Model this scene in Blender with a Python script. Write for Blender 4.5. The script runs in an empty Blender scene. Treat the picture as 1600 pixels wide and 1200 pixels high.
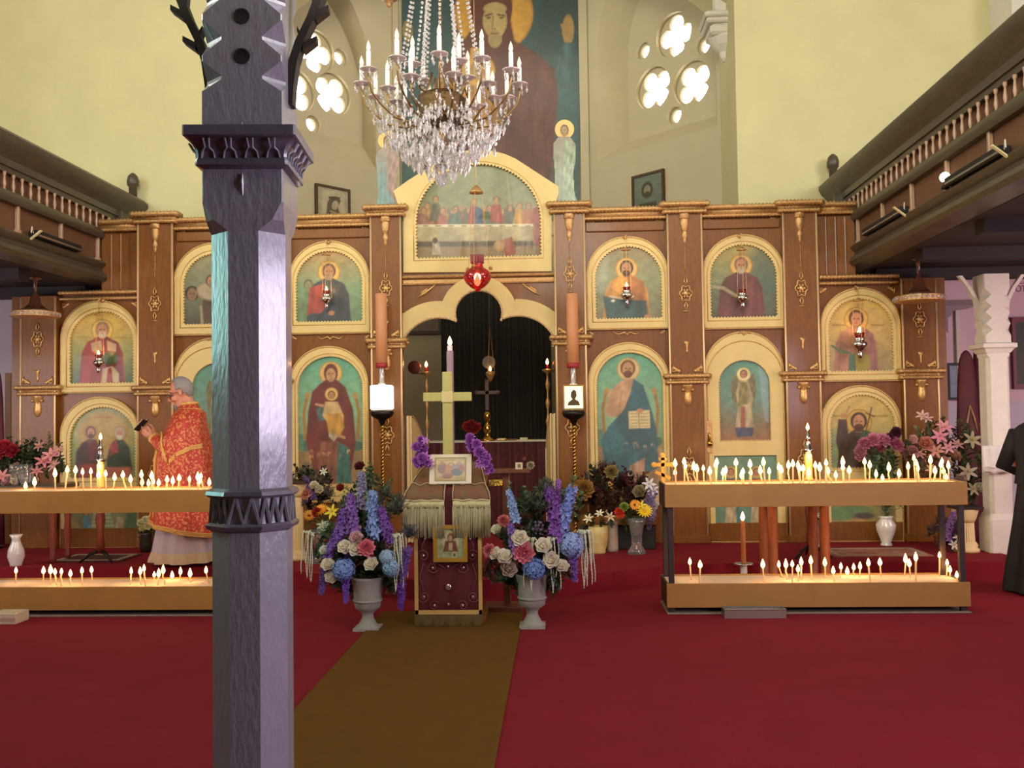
import bpy, math, random
import numpy as np
from mathutils import Vector, Matrix, noise
from mathutils.geometry import tessellate_polygon
R = math.radians
random.seed(7)
sc = bpy.context.scene
col = sc.collection
pi = math.pi

# ------------------------------------------------------------------ camera
F = 1500.0
H0 = 1.60
_ay = Vector((75.0, -52.0, F)).normalized()            # world +Y seen from the camera (right, up, forward)
_az = Vector((-0.014, 1.0, 0.0)); _az.z = -(_ay.x*_az.x + _ay.y*_az.y)/_ay.z; _az.normalize()
_ax = _ay.cross(_az)                                    # sign fixed below
if _ax.x < 0: _ax = -_ax
W2C = Matrix(((_ax.x, _ay.x, _az.x), (_ax.y, _ay.y, _az.y), (_ax.z, _ay.z, _az.z)))
C2W = W2C.transposed()
CAM = Vector((0, 0, H0))
def P(px, py, Y):                                       # point of the plane Y behind the photograph's pixel
    d = C2W @ Vector(((px-800.0)/F, (600.0-py)/F, 1.0))
    return CAM + d*(Y/d.y)
def PZ(px, py, Z):
    d = C2W @ Vector(((px-800.0)/F, (600.0-py)/F, 1.0))
    return CAM + d*((Z-H0)/d.z)
def proj(p):
    c = W2C @ (Vector(p)-CAM)
    return 800+F*c.x/c.z, 600-F*c.y/c.z
cd = bpy.data.cameras.new('camera'); cam = bpy.data.objects.new('camera', cd); col.objects.link(cam)
cd.sensor_width = 36; cd.lens = F/1600*36; cd.clip_start = .05; cd.clip_end = 200
right = C2W @ Vector((1, 0, 0)); up = C2W @ Vector((0, 1, 0)); fwd = C2W @ Vector((0, 0, 1))
m = Matrix(((right.x, up.x, -fwd.x, 0), (right.y, up.y, -fwd.y, 0), (right.z, up.z, -fwd.z, H0), (0, 0, 0, 1)))
cam.matrix_world = m
sc.camera = cam

# ------------------------------------------------------------------ light
sc.view_settings.view_transform = 'Standard'; sc.view_settings.look = 'None'
sc.view_settings.gamma = 1; sc.view_settings.use_curve_mapping = False
sc.view_settings.exposure = 0.0
wd = bpy.data.worlds.new('sky'); sc.world = wd; wd.use_nodes = True
bg = wd.node_tree.nodes['Background']; bg.inputs[0].default_value = (1.0, .97, .9, 1); bg.inputs[1].default_value = 5.0
def area(name, loc, to, sx, sy, power, color, spread=None):
    d = bpy.data.lights.new(name, 'AREA'); d.shape = 'RECTANGLE'; d.size = sx; d.size_y = sy
    d.energy = power; d.color = color
    if spread: d.spread = R(spread)
    o = bpy.data.objects.new(name, d); col.objects.link(o); o.location = loc
    o.rotation_euler = (Vector(to)-Vector(loc)).to_track_quat('-Z', 'Y').to_euler()
    return o
# daylight of the nave's windows: the west window, the clerestory on both sides, the aisle windows
area('west_window_light', (-.9, -3.6, 6.6), (-.9, 11, 3.2), 4.5, 3.4, 680, (1, .95, .78))
area('south_window_light', (6.9, 3.6, 5.9), (-.9, 6, 2.0), 5.5, 1.9, 260, (1, .96, .92))
area('north_window_light', (-7.4, 4.0, 5.9), (.5, 6, 2.0), 6, 1.9, 170, (.88, 1, .86))
area('south_aisle_light', (7.2, 7.6, 2.0), (4.6, 11.3, 1.8), 2.6, 1.6, 160, (1, .74, .78))
area('north_aisle_light', (-8.2, 7.0, 2.0), (-6, 11.3, 1.8), 2.4, 1.4, 90, (1, .88, .95))
area('porch_window_light', (4.5, 1.9, 2.2), (-1, 2.95, 1.6), 1.9, 1.5, 210, (.88, .76, 1))
area('porch_north_light', (-5.0, 4.3, 2.6), (-1, 2.95, 2.2), 1.2, 1.1, 40, (.45, .95, .88))
area('apse_window_light', (-.9, 12.9, 7.6), (-.9, 15, 6), 3.0, 1.0, 25, (1, .94, .8))

# ------------------------------------------------------------------ materials
def hx(h):
    r = []
    for i in (0, 2, 4):
        v = int(h[i:i+2], 16)/255
        r.append(v/12.92 if v <= .04045 else ((v+.055)/1.055)**2.4)
    return tuple(r)
MATS = {}
def mat(name, color, rough=.6, metal=0, var=0, vscale=8, bump=0, bscale=40, coat=0, spec=.5, emit=0, ecol=None, trans=0, stretch=(1,1,1), alpha=1, sheen=0, color2=None, sub=0):
    if name in MATS: return MATS[name]
    if isinstance(color, str): color = hx(color)
    m = bpy.data.materials.new(name); m.use_nodes = True
    nt = m.node_tree; b = nt.nodes['Principled BSDF']
    b.inputs['Base Color'].default_value = (*color, 1); b.inputs['Roughness'].default_value = rough
    b.inputs['Metallic'].default_value = metal; b.inputs['Specular IOR Level'].default_value = spec
    b.inputs['Coat Weight'].default_value = coat; b.inputs['Coat Roughness'].default_value = .12
    b.inputs['Transmission Weight'].default_value = trans; b.inputs['Alpha'].default_value = alpha
    if sheen: b.inputs['Sheen Weight'].default_value = sheen
    if sub: b.inputs['Subsurface Weight'].default_value = sub; b.inputs['Subsurface Radius'].default_value = (.02, .01, .006)
    if emit: b.inputs['Emission Strength'].default_value = emit; b.inputs['Emission Color'].default_value = (*(hx(ecol) if isinstance(ecol, str) else (ecol or color)), 1)
    if var or bump or color2:
        tc = nt.nodes.new('ShaderNodeTexCoord'); mp = nt.nodes.new('ShaderNodeMapping'); mp.inputs['Scale'].default_value = stretch
        nt.links.new(tc.outputs['Object'], mp.inputs[0])
    if var or color2:
        n = nt.nodes.new('ShaderNodeTexNoise'); n.inputs['Scale'].default_value = vscale; n.inputs['Detail'].default_value = 6; n.inputs['Roughness'].default_value = .65
        nt.links.new(mp.outputs[0], n.inputs['Vector'])
        r = nt.nodes.new('ShaderNodeValToRGB'); r.color_ramp.elements[0].position = .3; r.color_ramp.elements[1].position = .7
        c2 = hx(color2) if isinstance(color2, str) else (color2 or tuple(min(1, c*(1+var)) for c in color))
        r.color_ramp.elements[0].color = (*[c*(1-var) for c in color], 1); r.color_ramp.elements[1].color = (*c2, 1)
        nt.links.new(n.outputs['Fac'], r.inputs[0]); nt.links.new(r.outputs[0], b.inputs['Base Color'])
    if bump:
        n2 = nt.nodes.new('ShaderNodeTexNoise'); n2.inputs['Scale'].default_value = bscale; n2.inputs['Detail'].default_value = 3
        nt.links.new(mp.outputs[0], n2.inputs['Vector'])
        bp = nt.nodes.new('ShaderNodeBump'); bp.inputs['Strength'].default_value = bump; bp.inputs['Distance'].default_value = .01
        nt.links.new(n2.outputs['Fac'], bp.inputs['Height']); nt.links.new(bp.outputs[0], b.inputs['Normal'])
    MATS[name] = m; return m
def paint_mat(name='painting', rough=.45):
    if name in MATS: return MATS[name]
    m = bpy.data.materials.new(name); m.use_nodes = True; nt = m.node_tree; b = nt.nodes['Principled BSDF']
    a = nt.nodes.new('ShaderNodeAttribute'); a.attribute_name = 'Paint'
    tc = nt.nodes.new('ShaderNodeTexCoord'); n = nt.nodes.new('ShaderNodeTexNoise'); n.inputs['Scale'].default_value = 30; n.inputs['Detail'].default_value = 5
    nt.links.new(tc.outputs['Object'], n.inputs['Vector'])
    mx = nt.nodes.new('ShaderNodeMix'); mx.data_type = 'RGBA'; mx.blend_type = 'OVERLAY'; mx.inputs[0].default_value = .25
    nt.links.new(a.outputs['Color'], mx.inputs[6]); nt.links.new(n.outputs['Fac'], mx.inputs[7]); nt.links.new(mx.outputs[2], b.inputs['Base Color'])
    b.inputs['Roughness'].default_value = rough; b.inputs['Coat Weight'].default_value = .12
    MATS[name] = m; return m

M_wall = mat('cream plaster', 'cfc696', .85, var=.06, vscale=1.5, bump=.15, bscale=30)
M_apse = mat('apse plaster', 'beb292', .85, var=.06, vscale=1.5, bump=.15, bscale=30)
M_white = mat('white plaster', 'd8d2c4', .8, var=.05, bump=.1)
M_pinklit = mat('pink-lit aisle wall', 'd9bcc4', .85, var=.05, vscale=1)  # pink cast of stained-glass light painted into the wall colour
M_lilacw = mat('lilac aisle wall', 'c9c0cc', .85, var=.05, vscale=1)
M_carpet = mat('red carpet', '86202a', .95, var=.07, vscale=3, bump=.5, bscale=260, spec=.15)
M_runner = mat('brown runner carpet', '6c4c1c', .95, var=.08, vscale=6, bump=.5, bscale=260, spec=.12)
M_wood = mat('varnished brown wood', '7a4a16', .42, var=.22, vscale=6, stretch=(6, 6, .8), bump=.25, bscale=22, coat=.16, spec=.35)
M_woodd = mat('dark gallery wood', '4a4030', .45, var=.3, vscale=5, stretch=(1, 1, 6), bump=.2, bscale=30, coat=.15)
M_woodp = mat('brown gallery panel', '6a452c', .5, var=.2, vscale=12, stretch=(6, 6, 1), bump=.3, bscale=30)
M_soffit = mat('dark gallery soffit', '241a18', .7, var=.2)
M_stile = mat('pale gallery wood with lit tint', 'b08c70', .4, var=.15, vscale=10, coat=.3)  # pinkish-white light reflecting off the balusters is put into this wood colour
M_cream = mat('cream gold icon frame', 'd8c17c', .5, var=.06, vscale=5, bump=.08, bscale=20)
M_gold = mat('old gold', 'd0a668', .38, metal=.65, var=.25, vscale=40, bump=.3, bscale=60)
M_goldl = mat('pale gold strip', 'e0c090', .35, metal=.35)
M_golddk = mat('dull gold carving', 'c49a62', .42, metal=.55, var=.35, vscale=50, bump=.5, bscale=70)
M_brass = mat('brass', 'c9a04e', .22, metal=1)
M_dkmetal = mat('dark metal', '2a241f', .4, metal=.7)
M_silver = mat('silver', 'c8c8c4', .22, metal=1)
M_post = mat('grey lilac painted wood', '8e8e96', .3, var=.06, vscale=12, stretch=(2, 2, .8), bump=.3, bscale=30, coat=.6)
M_postd = mat('dark grey painted moulding', '625e6a', .35, bump=.3, bscale=30, coat=.3)
M_black = mat('black', '101012', .6)
M_flame = mat('candle flame', 'ffd080', .5, emit=11, ecol=(1.0, .50, .16))
M_wax = mat('beeswax taper', 'f4cc98', .5, sub=.3, var=.05)
M_waxd = mat('brown beeswax', 'b8743c', .45, sub=.2)
M_glass = mat('crystal', (.93, .90, .93), .06, trans=.75, spec=.8)
M_leaf = mat('green leaves', '2f4a2a', .55, var=.35, vscale=20)
M_leafd = mat('dark leaves', '28301f', .6, var=.4, vscale=20)
M_skin = mat('skin', 'c98a70', .5, sub=.15, var=.04)

# ------------------------------------------------------------------ mesh helpers
class MB:
    def __init__(s): s.v = []; s.f = []; s.m = []; s.mats = []; s.mi = 0; s.T = None
    def use(s, mt):
        if mt not in s.mats: s.mats.append(mt)
        s.mi = s.mats.index(mt); return s
    def add(s, vs, fs):
        b = len(s.v)
        if s.T is not None: vs = [s.T @ Vector(p) for p in vs]
        s.v.extend([tuple(p) for p in vs]); s.f.extend([tuple(i+b for i in f) for f in fs]); s.m.extend([s.mi]*len(fs)); return s
    def box(s, x0, x1, y0, y1, z0, z1):
        return s.add([(x0,y0,z0),(x1,y0,z0),(x1,y1,z0),(x0,y1,z0),(x0,y0,z1),(x1,y0,z1),(x1,y1,z1),(x0,y1,z1)],
                     [(3,2,1,0),(4,5,6,7),(0,1,5,4),(1,2,6,5),(2,3,7,6),(3,0,4,7)])
    def bbox(s, x0, x1, y0, y1, z0, z1, b=.006):       # box with chamfered long edges
        o = [(x0+b,y0),(x1-b,y0),(x1,y0+b),(x1,y1-b),(x1-b,y1),(x0+b,y1),(x0,y1-b),(x0,y0+b)]
        i = [(x0+2*b,y0+b),(x1-2*b,y0+b),(x1-b,y0+2*b),(x1-b,y1-2*b),(x1-2*b,y1-b),(x0+2*b,y1-b),(x0+b,y1-2*b),(x0+b,y0+2*b)]
        return s.rings([[(x,y,z0) for x,y in i],[(x,y,z0+b) for x,y in o],[(x,y,z1-b) for x,y in o],[(x,y,z1) for x,y in i]])
    def rings(s, rs, closed=True, cap=True):
        n = len(rs[0]); vs = [p for r in rs for p in r]; fs = []
        for k in range(len(rs)-1):
            for i in range(n if closed else n-1):
                j = (i+1) % n; fs.append((k*n+i, k*n+j, (k+1)*n+j, (k+1)*n+i))
        if cap and closed: fs.append(tuple(range(n-1, -1, -1))); fs.append(tuple((len(rs)-1)*n+i for i in range(n)))
        return s.add(vs, fs)
    def lathe(s, prof, c=(0,0,0), n=16, sx=1, sy=1):
        return s.rings([[(c[0]+r*sx*math.cos(2*pi*i/n), c[1]+r*sy*math.sin(2*pi*i/n), c[2]+z) for i in range(n)] for r, z in prof])
    def tube(s, pts, r, n=6, cap=True):
        pts = [Vector(p) for p in pts]
        if not hasattr(r, '__len__'): r = [r]*len(pts)
        rs = []; a = None
        for i, p in enumerate(pts):
            t = (pts[min(i+1, len(pts)-1)]-pts[max(i-1, 0)])
            t = t.normalized() if t.length > 1e-9 else Vector((0,0,1))
            if a is None: a = t.orthogonal().normalized()
            a = (a - t*a.dot(t)); a = a.normalized() if a.length > 1e-6 else t.orthogonal().normalized()
            b = t.cross(a)
            rs.append([p + (a*math.cos(2*pi*k/n)+b*math.sin(2*pi*k/n))*r[i] for k in range(n)])
        return s.rings(rs, cap=cap)
    def ball(s, c, r, n=8, m_=6, sc=(1,1,1)):
        return s.rings([[(c[0]+sc[0]*r*math.sin(pi*(k+.02)/(m_+.04))*math.cos(2*pi*i/n), c[1]+sc[1]*r*math.sin(pi*(k+.02)/(m_+.04))*math.sin(2*pi*i/n), c[2]-sc[2]*r*math.cos(pi*(k+.02)/(m_+.04))) for i in range(n)] for k in range(m_+1)])
    def plate(s, outer, holes, y0, y1, back=True):      # outlines in (x, z); y0 is the front
        loops = [outer]+list(holes)
        tri = tessellate_polygon([[Vector((x, z, 0)) for x, z in l] for l in loops])
        flat = [p for l in loops for p in l]; N = len(flat)
        vs = [(x, y0, z) for x, z in flat]+[(x, y1, z) for x, z in flat]; fs = []
        for t in tri:
            a, b, c = [flat[i] for i in t]
            cr = (b[0]-a[0])*(c[1]-a[1])-(b[1]-a[1])*(c[0]-a[0])
            if abs(cr) < 1e-12: continue
            t = tuple(t) if cr > 0 else tuple(reversed(t))
            fs.append(t)
            if back: fs.append(tuple(i+N for i in reversed(t)))
        b = 0
        for l in loops:
            n = len(l); ar = sum(l[i][0]*l[(i+1)%n][1]-l[(i+1)%n][0]*l[i][1] for i in range(n))
            ccw = (ar > 0) == (b == 0)
            for i in range(n):
                j = (i+1) % n; q = (b+i, b+j, b+j+N, b+i+N)
                fs.append(tuple(reversed(q)) if ccw else q)
            b += n
        return s.add(vs, fs)
    def prism(s, poly, axis, a0, a1):                   # poly in the plane across axis
        def pt(u, v, a): return {'x': (a,u,v), 'y': (u,a,v), 'z': (u,v,a)}[axis]
        return s.rings([[pt(u,v,a0) for u,v in poly],[pt(u,v,a1) for u,v in poly]])
    def build(s, name, mt=None, parent=None, off=(0,0,0), smooth=False, auto=None):
        me = bpy.data.meshes.new(name)
        ox, oy, oz = off
        me.from_pydata([(x-ox, y-oy, z-oz) for x,y,z in s.v], [], s.f)
        for k in (s.mats or [mt]): me.materials.append(k)
        if s.mats: me.polygons.foreach_set('material_index', s.m)
        if smooth: me.polygons.foreach_set('use_smooth', [True]*len(me.polygons))
        me.validate(); me.update()
        if auto:
            import bmesh
            bm = bmesh.new(); bm.from_mesh(me); bmesh.ops.recalc_face_normals(bm, faces=bm.faces)
            for f in bm.faces: f.smooth = True
            for e in bm.edges:
                if len(e.link_faces) == 2 and e.calc_face_angle(0) > R(auto): e.smooth = False
            bm.to_mesh(me); bm.free()
        o = bpy.data.objects.new(name, me); col.objects.link(o)
        if parent: o.parent = parent
        return o
def tag(o, label=None, cat=None, group=None, kind=None):
    if label: o['label'] = label
    if cat: o['category'] = cat
    if group: o['group'] = group
    if kind: o['kind'] = kind
    return o
def empty(name, loc, label=None, cat=None, group=None, rz=0):
    o = bpy.data.objects.new(name, None); col.objects.link(o); o.location = loc; o.rotation_euler = (0,0,rz); o.empty_display_size = .1
    return tag(o, label, cat, group)
def struct(mb, name, mt=None, auto=None):
    return tag(mb.build(name, mt, auto=auto), kind='structure')
def copy_tree(o, parent=None):
    c = o.copy(); col.objects.link(c); c.parent = parent
    for ch in [q for q in bpy.data.objects if q.parent == o]: copy_tree(ch, c)
    return c
def inst(name, mesh, parent, loc, rot=(0,0,0), scl=1):
    o = bpy.data.objects.new(name, mesh); col.objects.link(o); o.parent = parent; o.location = loc; o.rotation_euler = rot
    o.scale = (scl,)*3 if not hasattr(scl, '__len__') else scl
    return o
def arch(x0, x1, z0, z1, k=.95, n=24):                  # round-topped outline, counterclockwise
    r = (x1-x0)/2; cx = (x0+x1)/2; ry = r*k; zs = z1-ry
    return [(x0, z0), (x1, z0)]+[(cx+r*math.cos(pi*i/n), zs+ry*math.sin(pi*i/n)) for i in range(n+1)]
def densify(l, step):
    out = []
    for i in range(len(l)):
        a, b = l[i], l[(i+1)%len(l)]; d = math.hypot(b[0]-a[0], b[1]-a[1]); k = max(1, round(d/step))
        out += [(a[0]+(b[0]-a[0])*j/k, a[1]+(b[1]-a[1])*j/k) for j in range(k)]
    return out
def toothed(l, pitch, amp):                             # zigzag the outline inwards
    L = []; tot = 0; pts = densify(l, pitch*.25)
    per = sum(math.hypot(pts[i][0]-pts[i-1][0], pts[i][1]-pts[i-1][1]) for i in range(len(pts)))
    n = round(per/pitch)*2; step = per/n; acc = 0; out = []; k = 0
    cx = sum(p[0] for p in pts)/len(pts); cz = sum(p[1] for p in pts)/len(pts)
    for i in range(len(pts)):
        a, b = pts[i], pts[(i+1)%len(pts)]; d = math.hypot(b[0]-a[0], b[1]-a[1])
        while acc <= tot+d and k < n:
            t = (acc-tot)/d if d else 0; x = a[0]+(b[0]-a[0])*t; z = a[1]+(b[1]-a[1])*t
            nx, nz = -(b[1]-a[1])/d, (b[0]-a[0])/d
            w = amp if k % 2 else 0
            out.append((x+nx*w, z+nz*w)); k += 1; acc = k*step
        tot += d
    return out

# ------------------------------------------------------------------ painter: shapes in photograph pixels, laid on a real plane as a painted panel
def soft(d, s): return np.clip(.5-d/(s), 0, 1)
class Canvas:
    def __init__(s, x0, x1, y0, y1, step):
        nx = int((x1-x0)/step)+2; ny = int((y1-y0)/step)+2
        s.x, s.y = np.meshgrid(np.linspace(x0, x1, nx), np.linspace(y0, y1, ny)); s.c = np.zeros(s.x.shape+(3,)); s.step = step; s.b = (x0, x1, y0, y1)
    def _mix(s, a, c, o=1):
        c = np.array(hx(c)); a = (a*o)[..., None]; s.c = s.c*(1-a)+c*a
    def grad(s, stops):
        t = (s.y-s.b[2])/(s.b[3]-s.b[2]); ps = [p for p, _ in stops]; cs = np.array([hx(c) for _, c in stops])
        s.c = np.stack([np.interp(t, ps, cs[:, k]) for k in range(3)], -1); return s
    def e(s, cx, cy, rx, ry, c, sf=1.3, o=1, rot=0):
        dx, dy = s.x-cx, s.y-cy; ca, sa = math.cos(R(rot)), math.sin(R(rot)); u = (dx*ca+dy*sa)/rx; v = (-dx*sa+dy*ca)/ry
        d = (np.sqrt(u*u+v*v)-1)*min(rx, ry); s._mix(soft(d, sf), c, o); return s
    def p(s, pts, c, sf=1.3, o=1):
        n = len(pts); d = np.full(s.x.shape, 1e9); ins = np.zeros(s.x.shape, bool)
        for i in range(n):
            ax, ay = pts[i]; bx, by = pts[(i+1) % n]; ex, ey = bx-ax, by-ay; L = ex*ex+ey*ey+1e-9
            t = np.clip(((s.x-ax)*ex+(s.y-ay)*ey)/L, 0, 1); d = np.minimum(d, np.hypot(s.x-ax-t*ex, s.y-ay-t*ey))
            cnd = ((ay > s.y) != (by > s.y)); xi = ax+(s.y-ay)*(bx-ax)/((by-ay) if by != ay else 1e-9); ins ^= cnd & (s.x < xi)
        a = soft(np.where(ins, -d, d), sf)*o
        if sf >= 2:                                     # drapery strokes
            cc = np.array(hx(c)); k_ = 22.0/max(14, min(70, max(q[0] for q in pts)-min(q[0] for q in pts))); w = np.sin(s.x*.62*k_+2.4*np.sin(s.y*.05*k_+cc[0]*9)+s.y*.12*k_)*np.sin(s.y*.07*k_+s.x*.11*k_+cc[1]*40)+.7*np.sin(s.x*.27*k_-s.y*.21*k_+cc[1]*20)
            cc = cc*(1+.20*w)[..., None]*.92; s.c = s.c*(1-a[..., None])+np.clip(cc, 0, 1)*a[..., None]
        else: s._mix(a, c)
        return s
    def l(s, pts, w, c, sf=1.2, o=1):
        d = np.full(s.x.shape, 1e9)
        for i in range(len(pts)-1):
            ax, ay = pts[i]; bx, by = pts[i+1]; ex, ey = bx-ax, by-ay; L = ex*ex+ey*ey+1e-9
            t = np.clip(((s.x-ax)*ex+(s.y-ay)*ey)/L, 0, 1); d = np.minimum(d, np.hypot(s.x-ax-t*ex, s.y-ay-t*ey))
        s._mix(soft(d-w/2, sf), c, o); return s
    def face(s, cx, cy, r, hair='5a3826', beard=None, skin='c08a60', cloth=None):
        if cloth: s.e(cx, cy-.1*r, r*1.15, r*1.3, cloth)
        else: s.e(cx, cy-.15*r, r*1.08, r*1.2, hair)
        s.e(cx, cy, r*.75, r*1.0, skin)
        if beard: s.e(cx, cy+.72*r, r*.62, r*.55, beard)
        s.e(cx-.3*r, cy-.1*r, r*.16, r*.08, '3a2418', .8); s.e(cx+.3*r, cy-.1*r, r*.16, r*.08, '3a2418', .8)
        s.l([(cx, cy-.1*r), (cx+.05*r, cy+.3*r)], r*.1, '8a5c3c', 1, .8); s.l([(cx-.2*r, cy+.52*r), (cx+.2*r, cy+.52*r)], r*.1, '8a4030', .8, .9)
        return s
    def halo(s, cx, cy, r, c='e8c060', ring='c08840'):
        s.e(cx, cy, r, r, ring); s.e(cx, cy, r*.9, r*.9, c); return s
    def mesh(s, name, Y, parent, off, outline=None, mtl=None, quad=None):
        ny, nx = s.x.shape; vs = []
        if quad: Y = Y or 10
        p00, p10, p01 = P(s.b[0], s.b[2], Y), P(s.b[1], s.b[2], Y), P(s.b[0], s.b[3], Y); p11 = P(s.b[1], s.b[3], Y)
        U = (s.x-s.b[0])/(s.b[1]-s.b[0]); V = (s.y-s.b[2])/(s.b[3]-s.b[2])
        X = (p00.x*(1-U)+p10.x*U)*(1-V)+(p01.x*(1-U)+p11.x*U)*V; Z = (p00.z*(1-U)+p10.z*U)*(1-V)+(p01.z*(1-U)+p11.z*U)*V
        YY = np.full(X.shape, float(Y or 0))
        if quad:
            a, b, c = [np.array(q) for q in quad]; g = a+U[..., None]*(b-a)+V[..., None]*(c-a); X, YY, Z = g[..., 0], g[..., 1], g[..., 2]
        keep = np.ones(X.shape, bool)
        if outline:
            keep[:] = False; n = len(outline)
            for i in range(n):
                ax, az = outline[i]; bx, bz = outline[(i+1) % n]
                if az == bz: continue
                cnd = (az > Z) != (bz > Z); xi = ax+(Z-az)*(bx-ax)/(bz-az); keep ^= cnd & (X < xi)
        me = bpy.data.meshes.new(name); vs = np.stack([X-off[0], YY-off[1], Z-off[2]], -1).reshape(-1, 3)
        fs = []
        for j in range(ny-1):
            for i in range(nx-1):
                if keep[j, i] or keep[j+1, i+1] or keep[j, i+1] or keep[j+1, i]: a = j*nx+i; fs.append((a+nx, a+nx+1, a+1, a))
        used = sorted({i for f in fs for i in f}); mp_ = {u: k for k, u in enumerate(used)}
        me.from_pydata([tuple(vs[u]) for u in used], [], [tuple(mp_[i] for i in f) for f in fs])
        at = me.color_attributes.new('Paint', 'FLOAT_COLOR', 'POINT')
        c = (s.c*.84*(1+.10*np.sin(s.x*.21+2*np.sin(s.y*.17))*np.sin(s.y*.13+1.3))[..., None]+np.array(hx('8c7440'))*.09).reshape(-1, 3)[used]; at.data.foreach_set('color', np.concatenate([c, np.ones((len(c), 1))], 1).astype(np.float32).ravel())
        me.materials.append(mtl or paint_mat()); o = bpy.data.objects.new(name, me); col.objects.link(o); o.parent = parent
        return o
# ------------------------------------------------------------------ the building
CX = -.91; IW = 10.95; EW = 12.0; SZ = .17
struct(MB().box(-9.2, 8.0, -4.2, 16, -.25, 0), 'floor', M_carpet)
OPR = P(1150, 150, EW).x; OPL = 2*CX-OPR
bul = [(CX+(-1.95+3.9*i/20), 9.38-.85*math.sin(pi*i/20)**.8) for i in range(21)]
struct(MB().prism([(-8.9, 15.2), (-8.9, 9.4)]+[(-3.4, 9.4)]+bul+[(1.6, 9.4), (4.42, 9.4), (4.42, 15.2)], 'z', .0, SZ), 'platform', M_carpet)
ro = empty('carpet_runner', (CX, 5, 0), 'long brown carpet runner laid down the middle of the red carpet', 'carpet')
mb = MB(); mb.bbox(-.585, .585, -8.9, 2.95, .0005, .010, .003); mb.build('runner', M_runner, ro)
mb = MB()
for i in range(190): mb.box(-.585+i*1.17/190, -.582+i*1.17/190, 2.95, 2.99, .001, .005)
mb.build('fringe', M_runner, ro)
# east wall with the chancel opening
def wall(name, outer, holes, y0, y1, m_): return struct(MB().plate(outer, holes, y0, y1), name, m_)
TOP = 9.0
ga = [(OPL, 0)]+[(OPL, 7.0)]+[(OPL+(OPR-OPL)*i/12, 7.0+1.6*math.sin(pi*i/12)) for i in range(1, 12)]+[(OPR, 7.0), (OPR, 0)]
RX = P(1547, 60, EW).x; LX = -8.2
wall('wall_back', [(LX-.6, 0)]+ga+[(7.9, 0), (7.9, TOP), (LX-.6, TOP)], [], EW, 13.15, M_wall)
AR = P(1480, 600, EW).x
struct(MB().use(M_pinklit).box(4.0, 7.9, EW-.03, EW-.001, 1.72, 3.24).use(M_lilacw).box(4.0, 7.9, EW-.03, EW-.001, 0, 1.72), 'wall_aisle_right')
struct(MB().use(M_lilacw).box(-8.8, -5.6, EW-.03, EW-.001, 0, 3.24), 'wall_aisle_left')
struct(MB().box(RX, RX+.3, 11.42, EW-.001, 3.45, TOP), 'trim_1', M_white)
struct(MB().box(7.6, 8.0, -4.2, EW, 0, 4.6).box(7.6, 8.0, -4.2, 1, 4.6, 8.5).box(7.6, 8.0, 6.4, EW, 4.6, 8.5), 'wall_right', mat('right aisle wall', '8a5040', .85, var=.1))
struct(MB().box(LX-1, LX-.6, -4.2, EW, 0, 4.6).box(LX-1, LX-.6, -4.2, 1, 4.6, 8.5).box(LX-1, LX-.6, 7, EW, 4.6, 8.5), 'wall_left', mat('left aisle wall', 'b8b08a', .85, var=.1))
struct(MB().box(LX-1, 8.0, -4.4, -4.2, 0, 5).box(LX-1, -3.3, -4.4, -4.2, 5, 8.5).box(1.5, 8, -4.4, -4.2, 5, 8.5), 'wall_front', M_wall)
struct(MB().box(LX-1, 8.0, -4.4, 16.2, TOP-.3, TOP-.2), 'ceiling', M_white)
struct(MB().box(LX-.6, 7.6, -4.2, 2.3, 3.3, 3.5), 'ceiling_porch', M_soffit)
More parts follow.
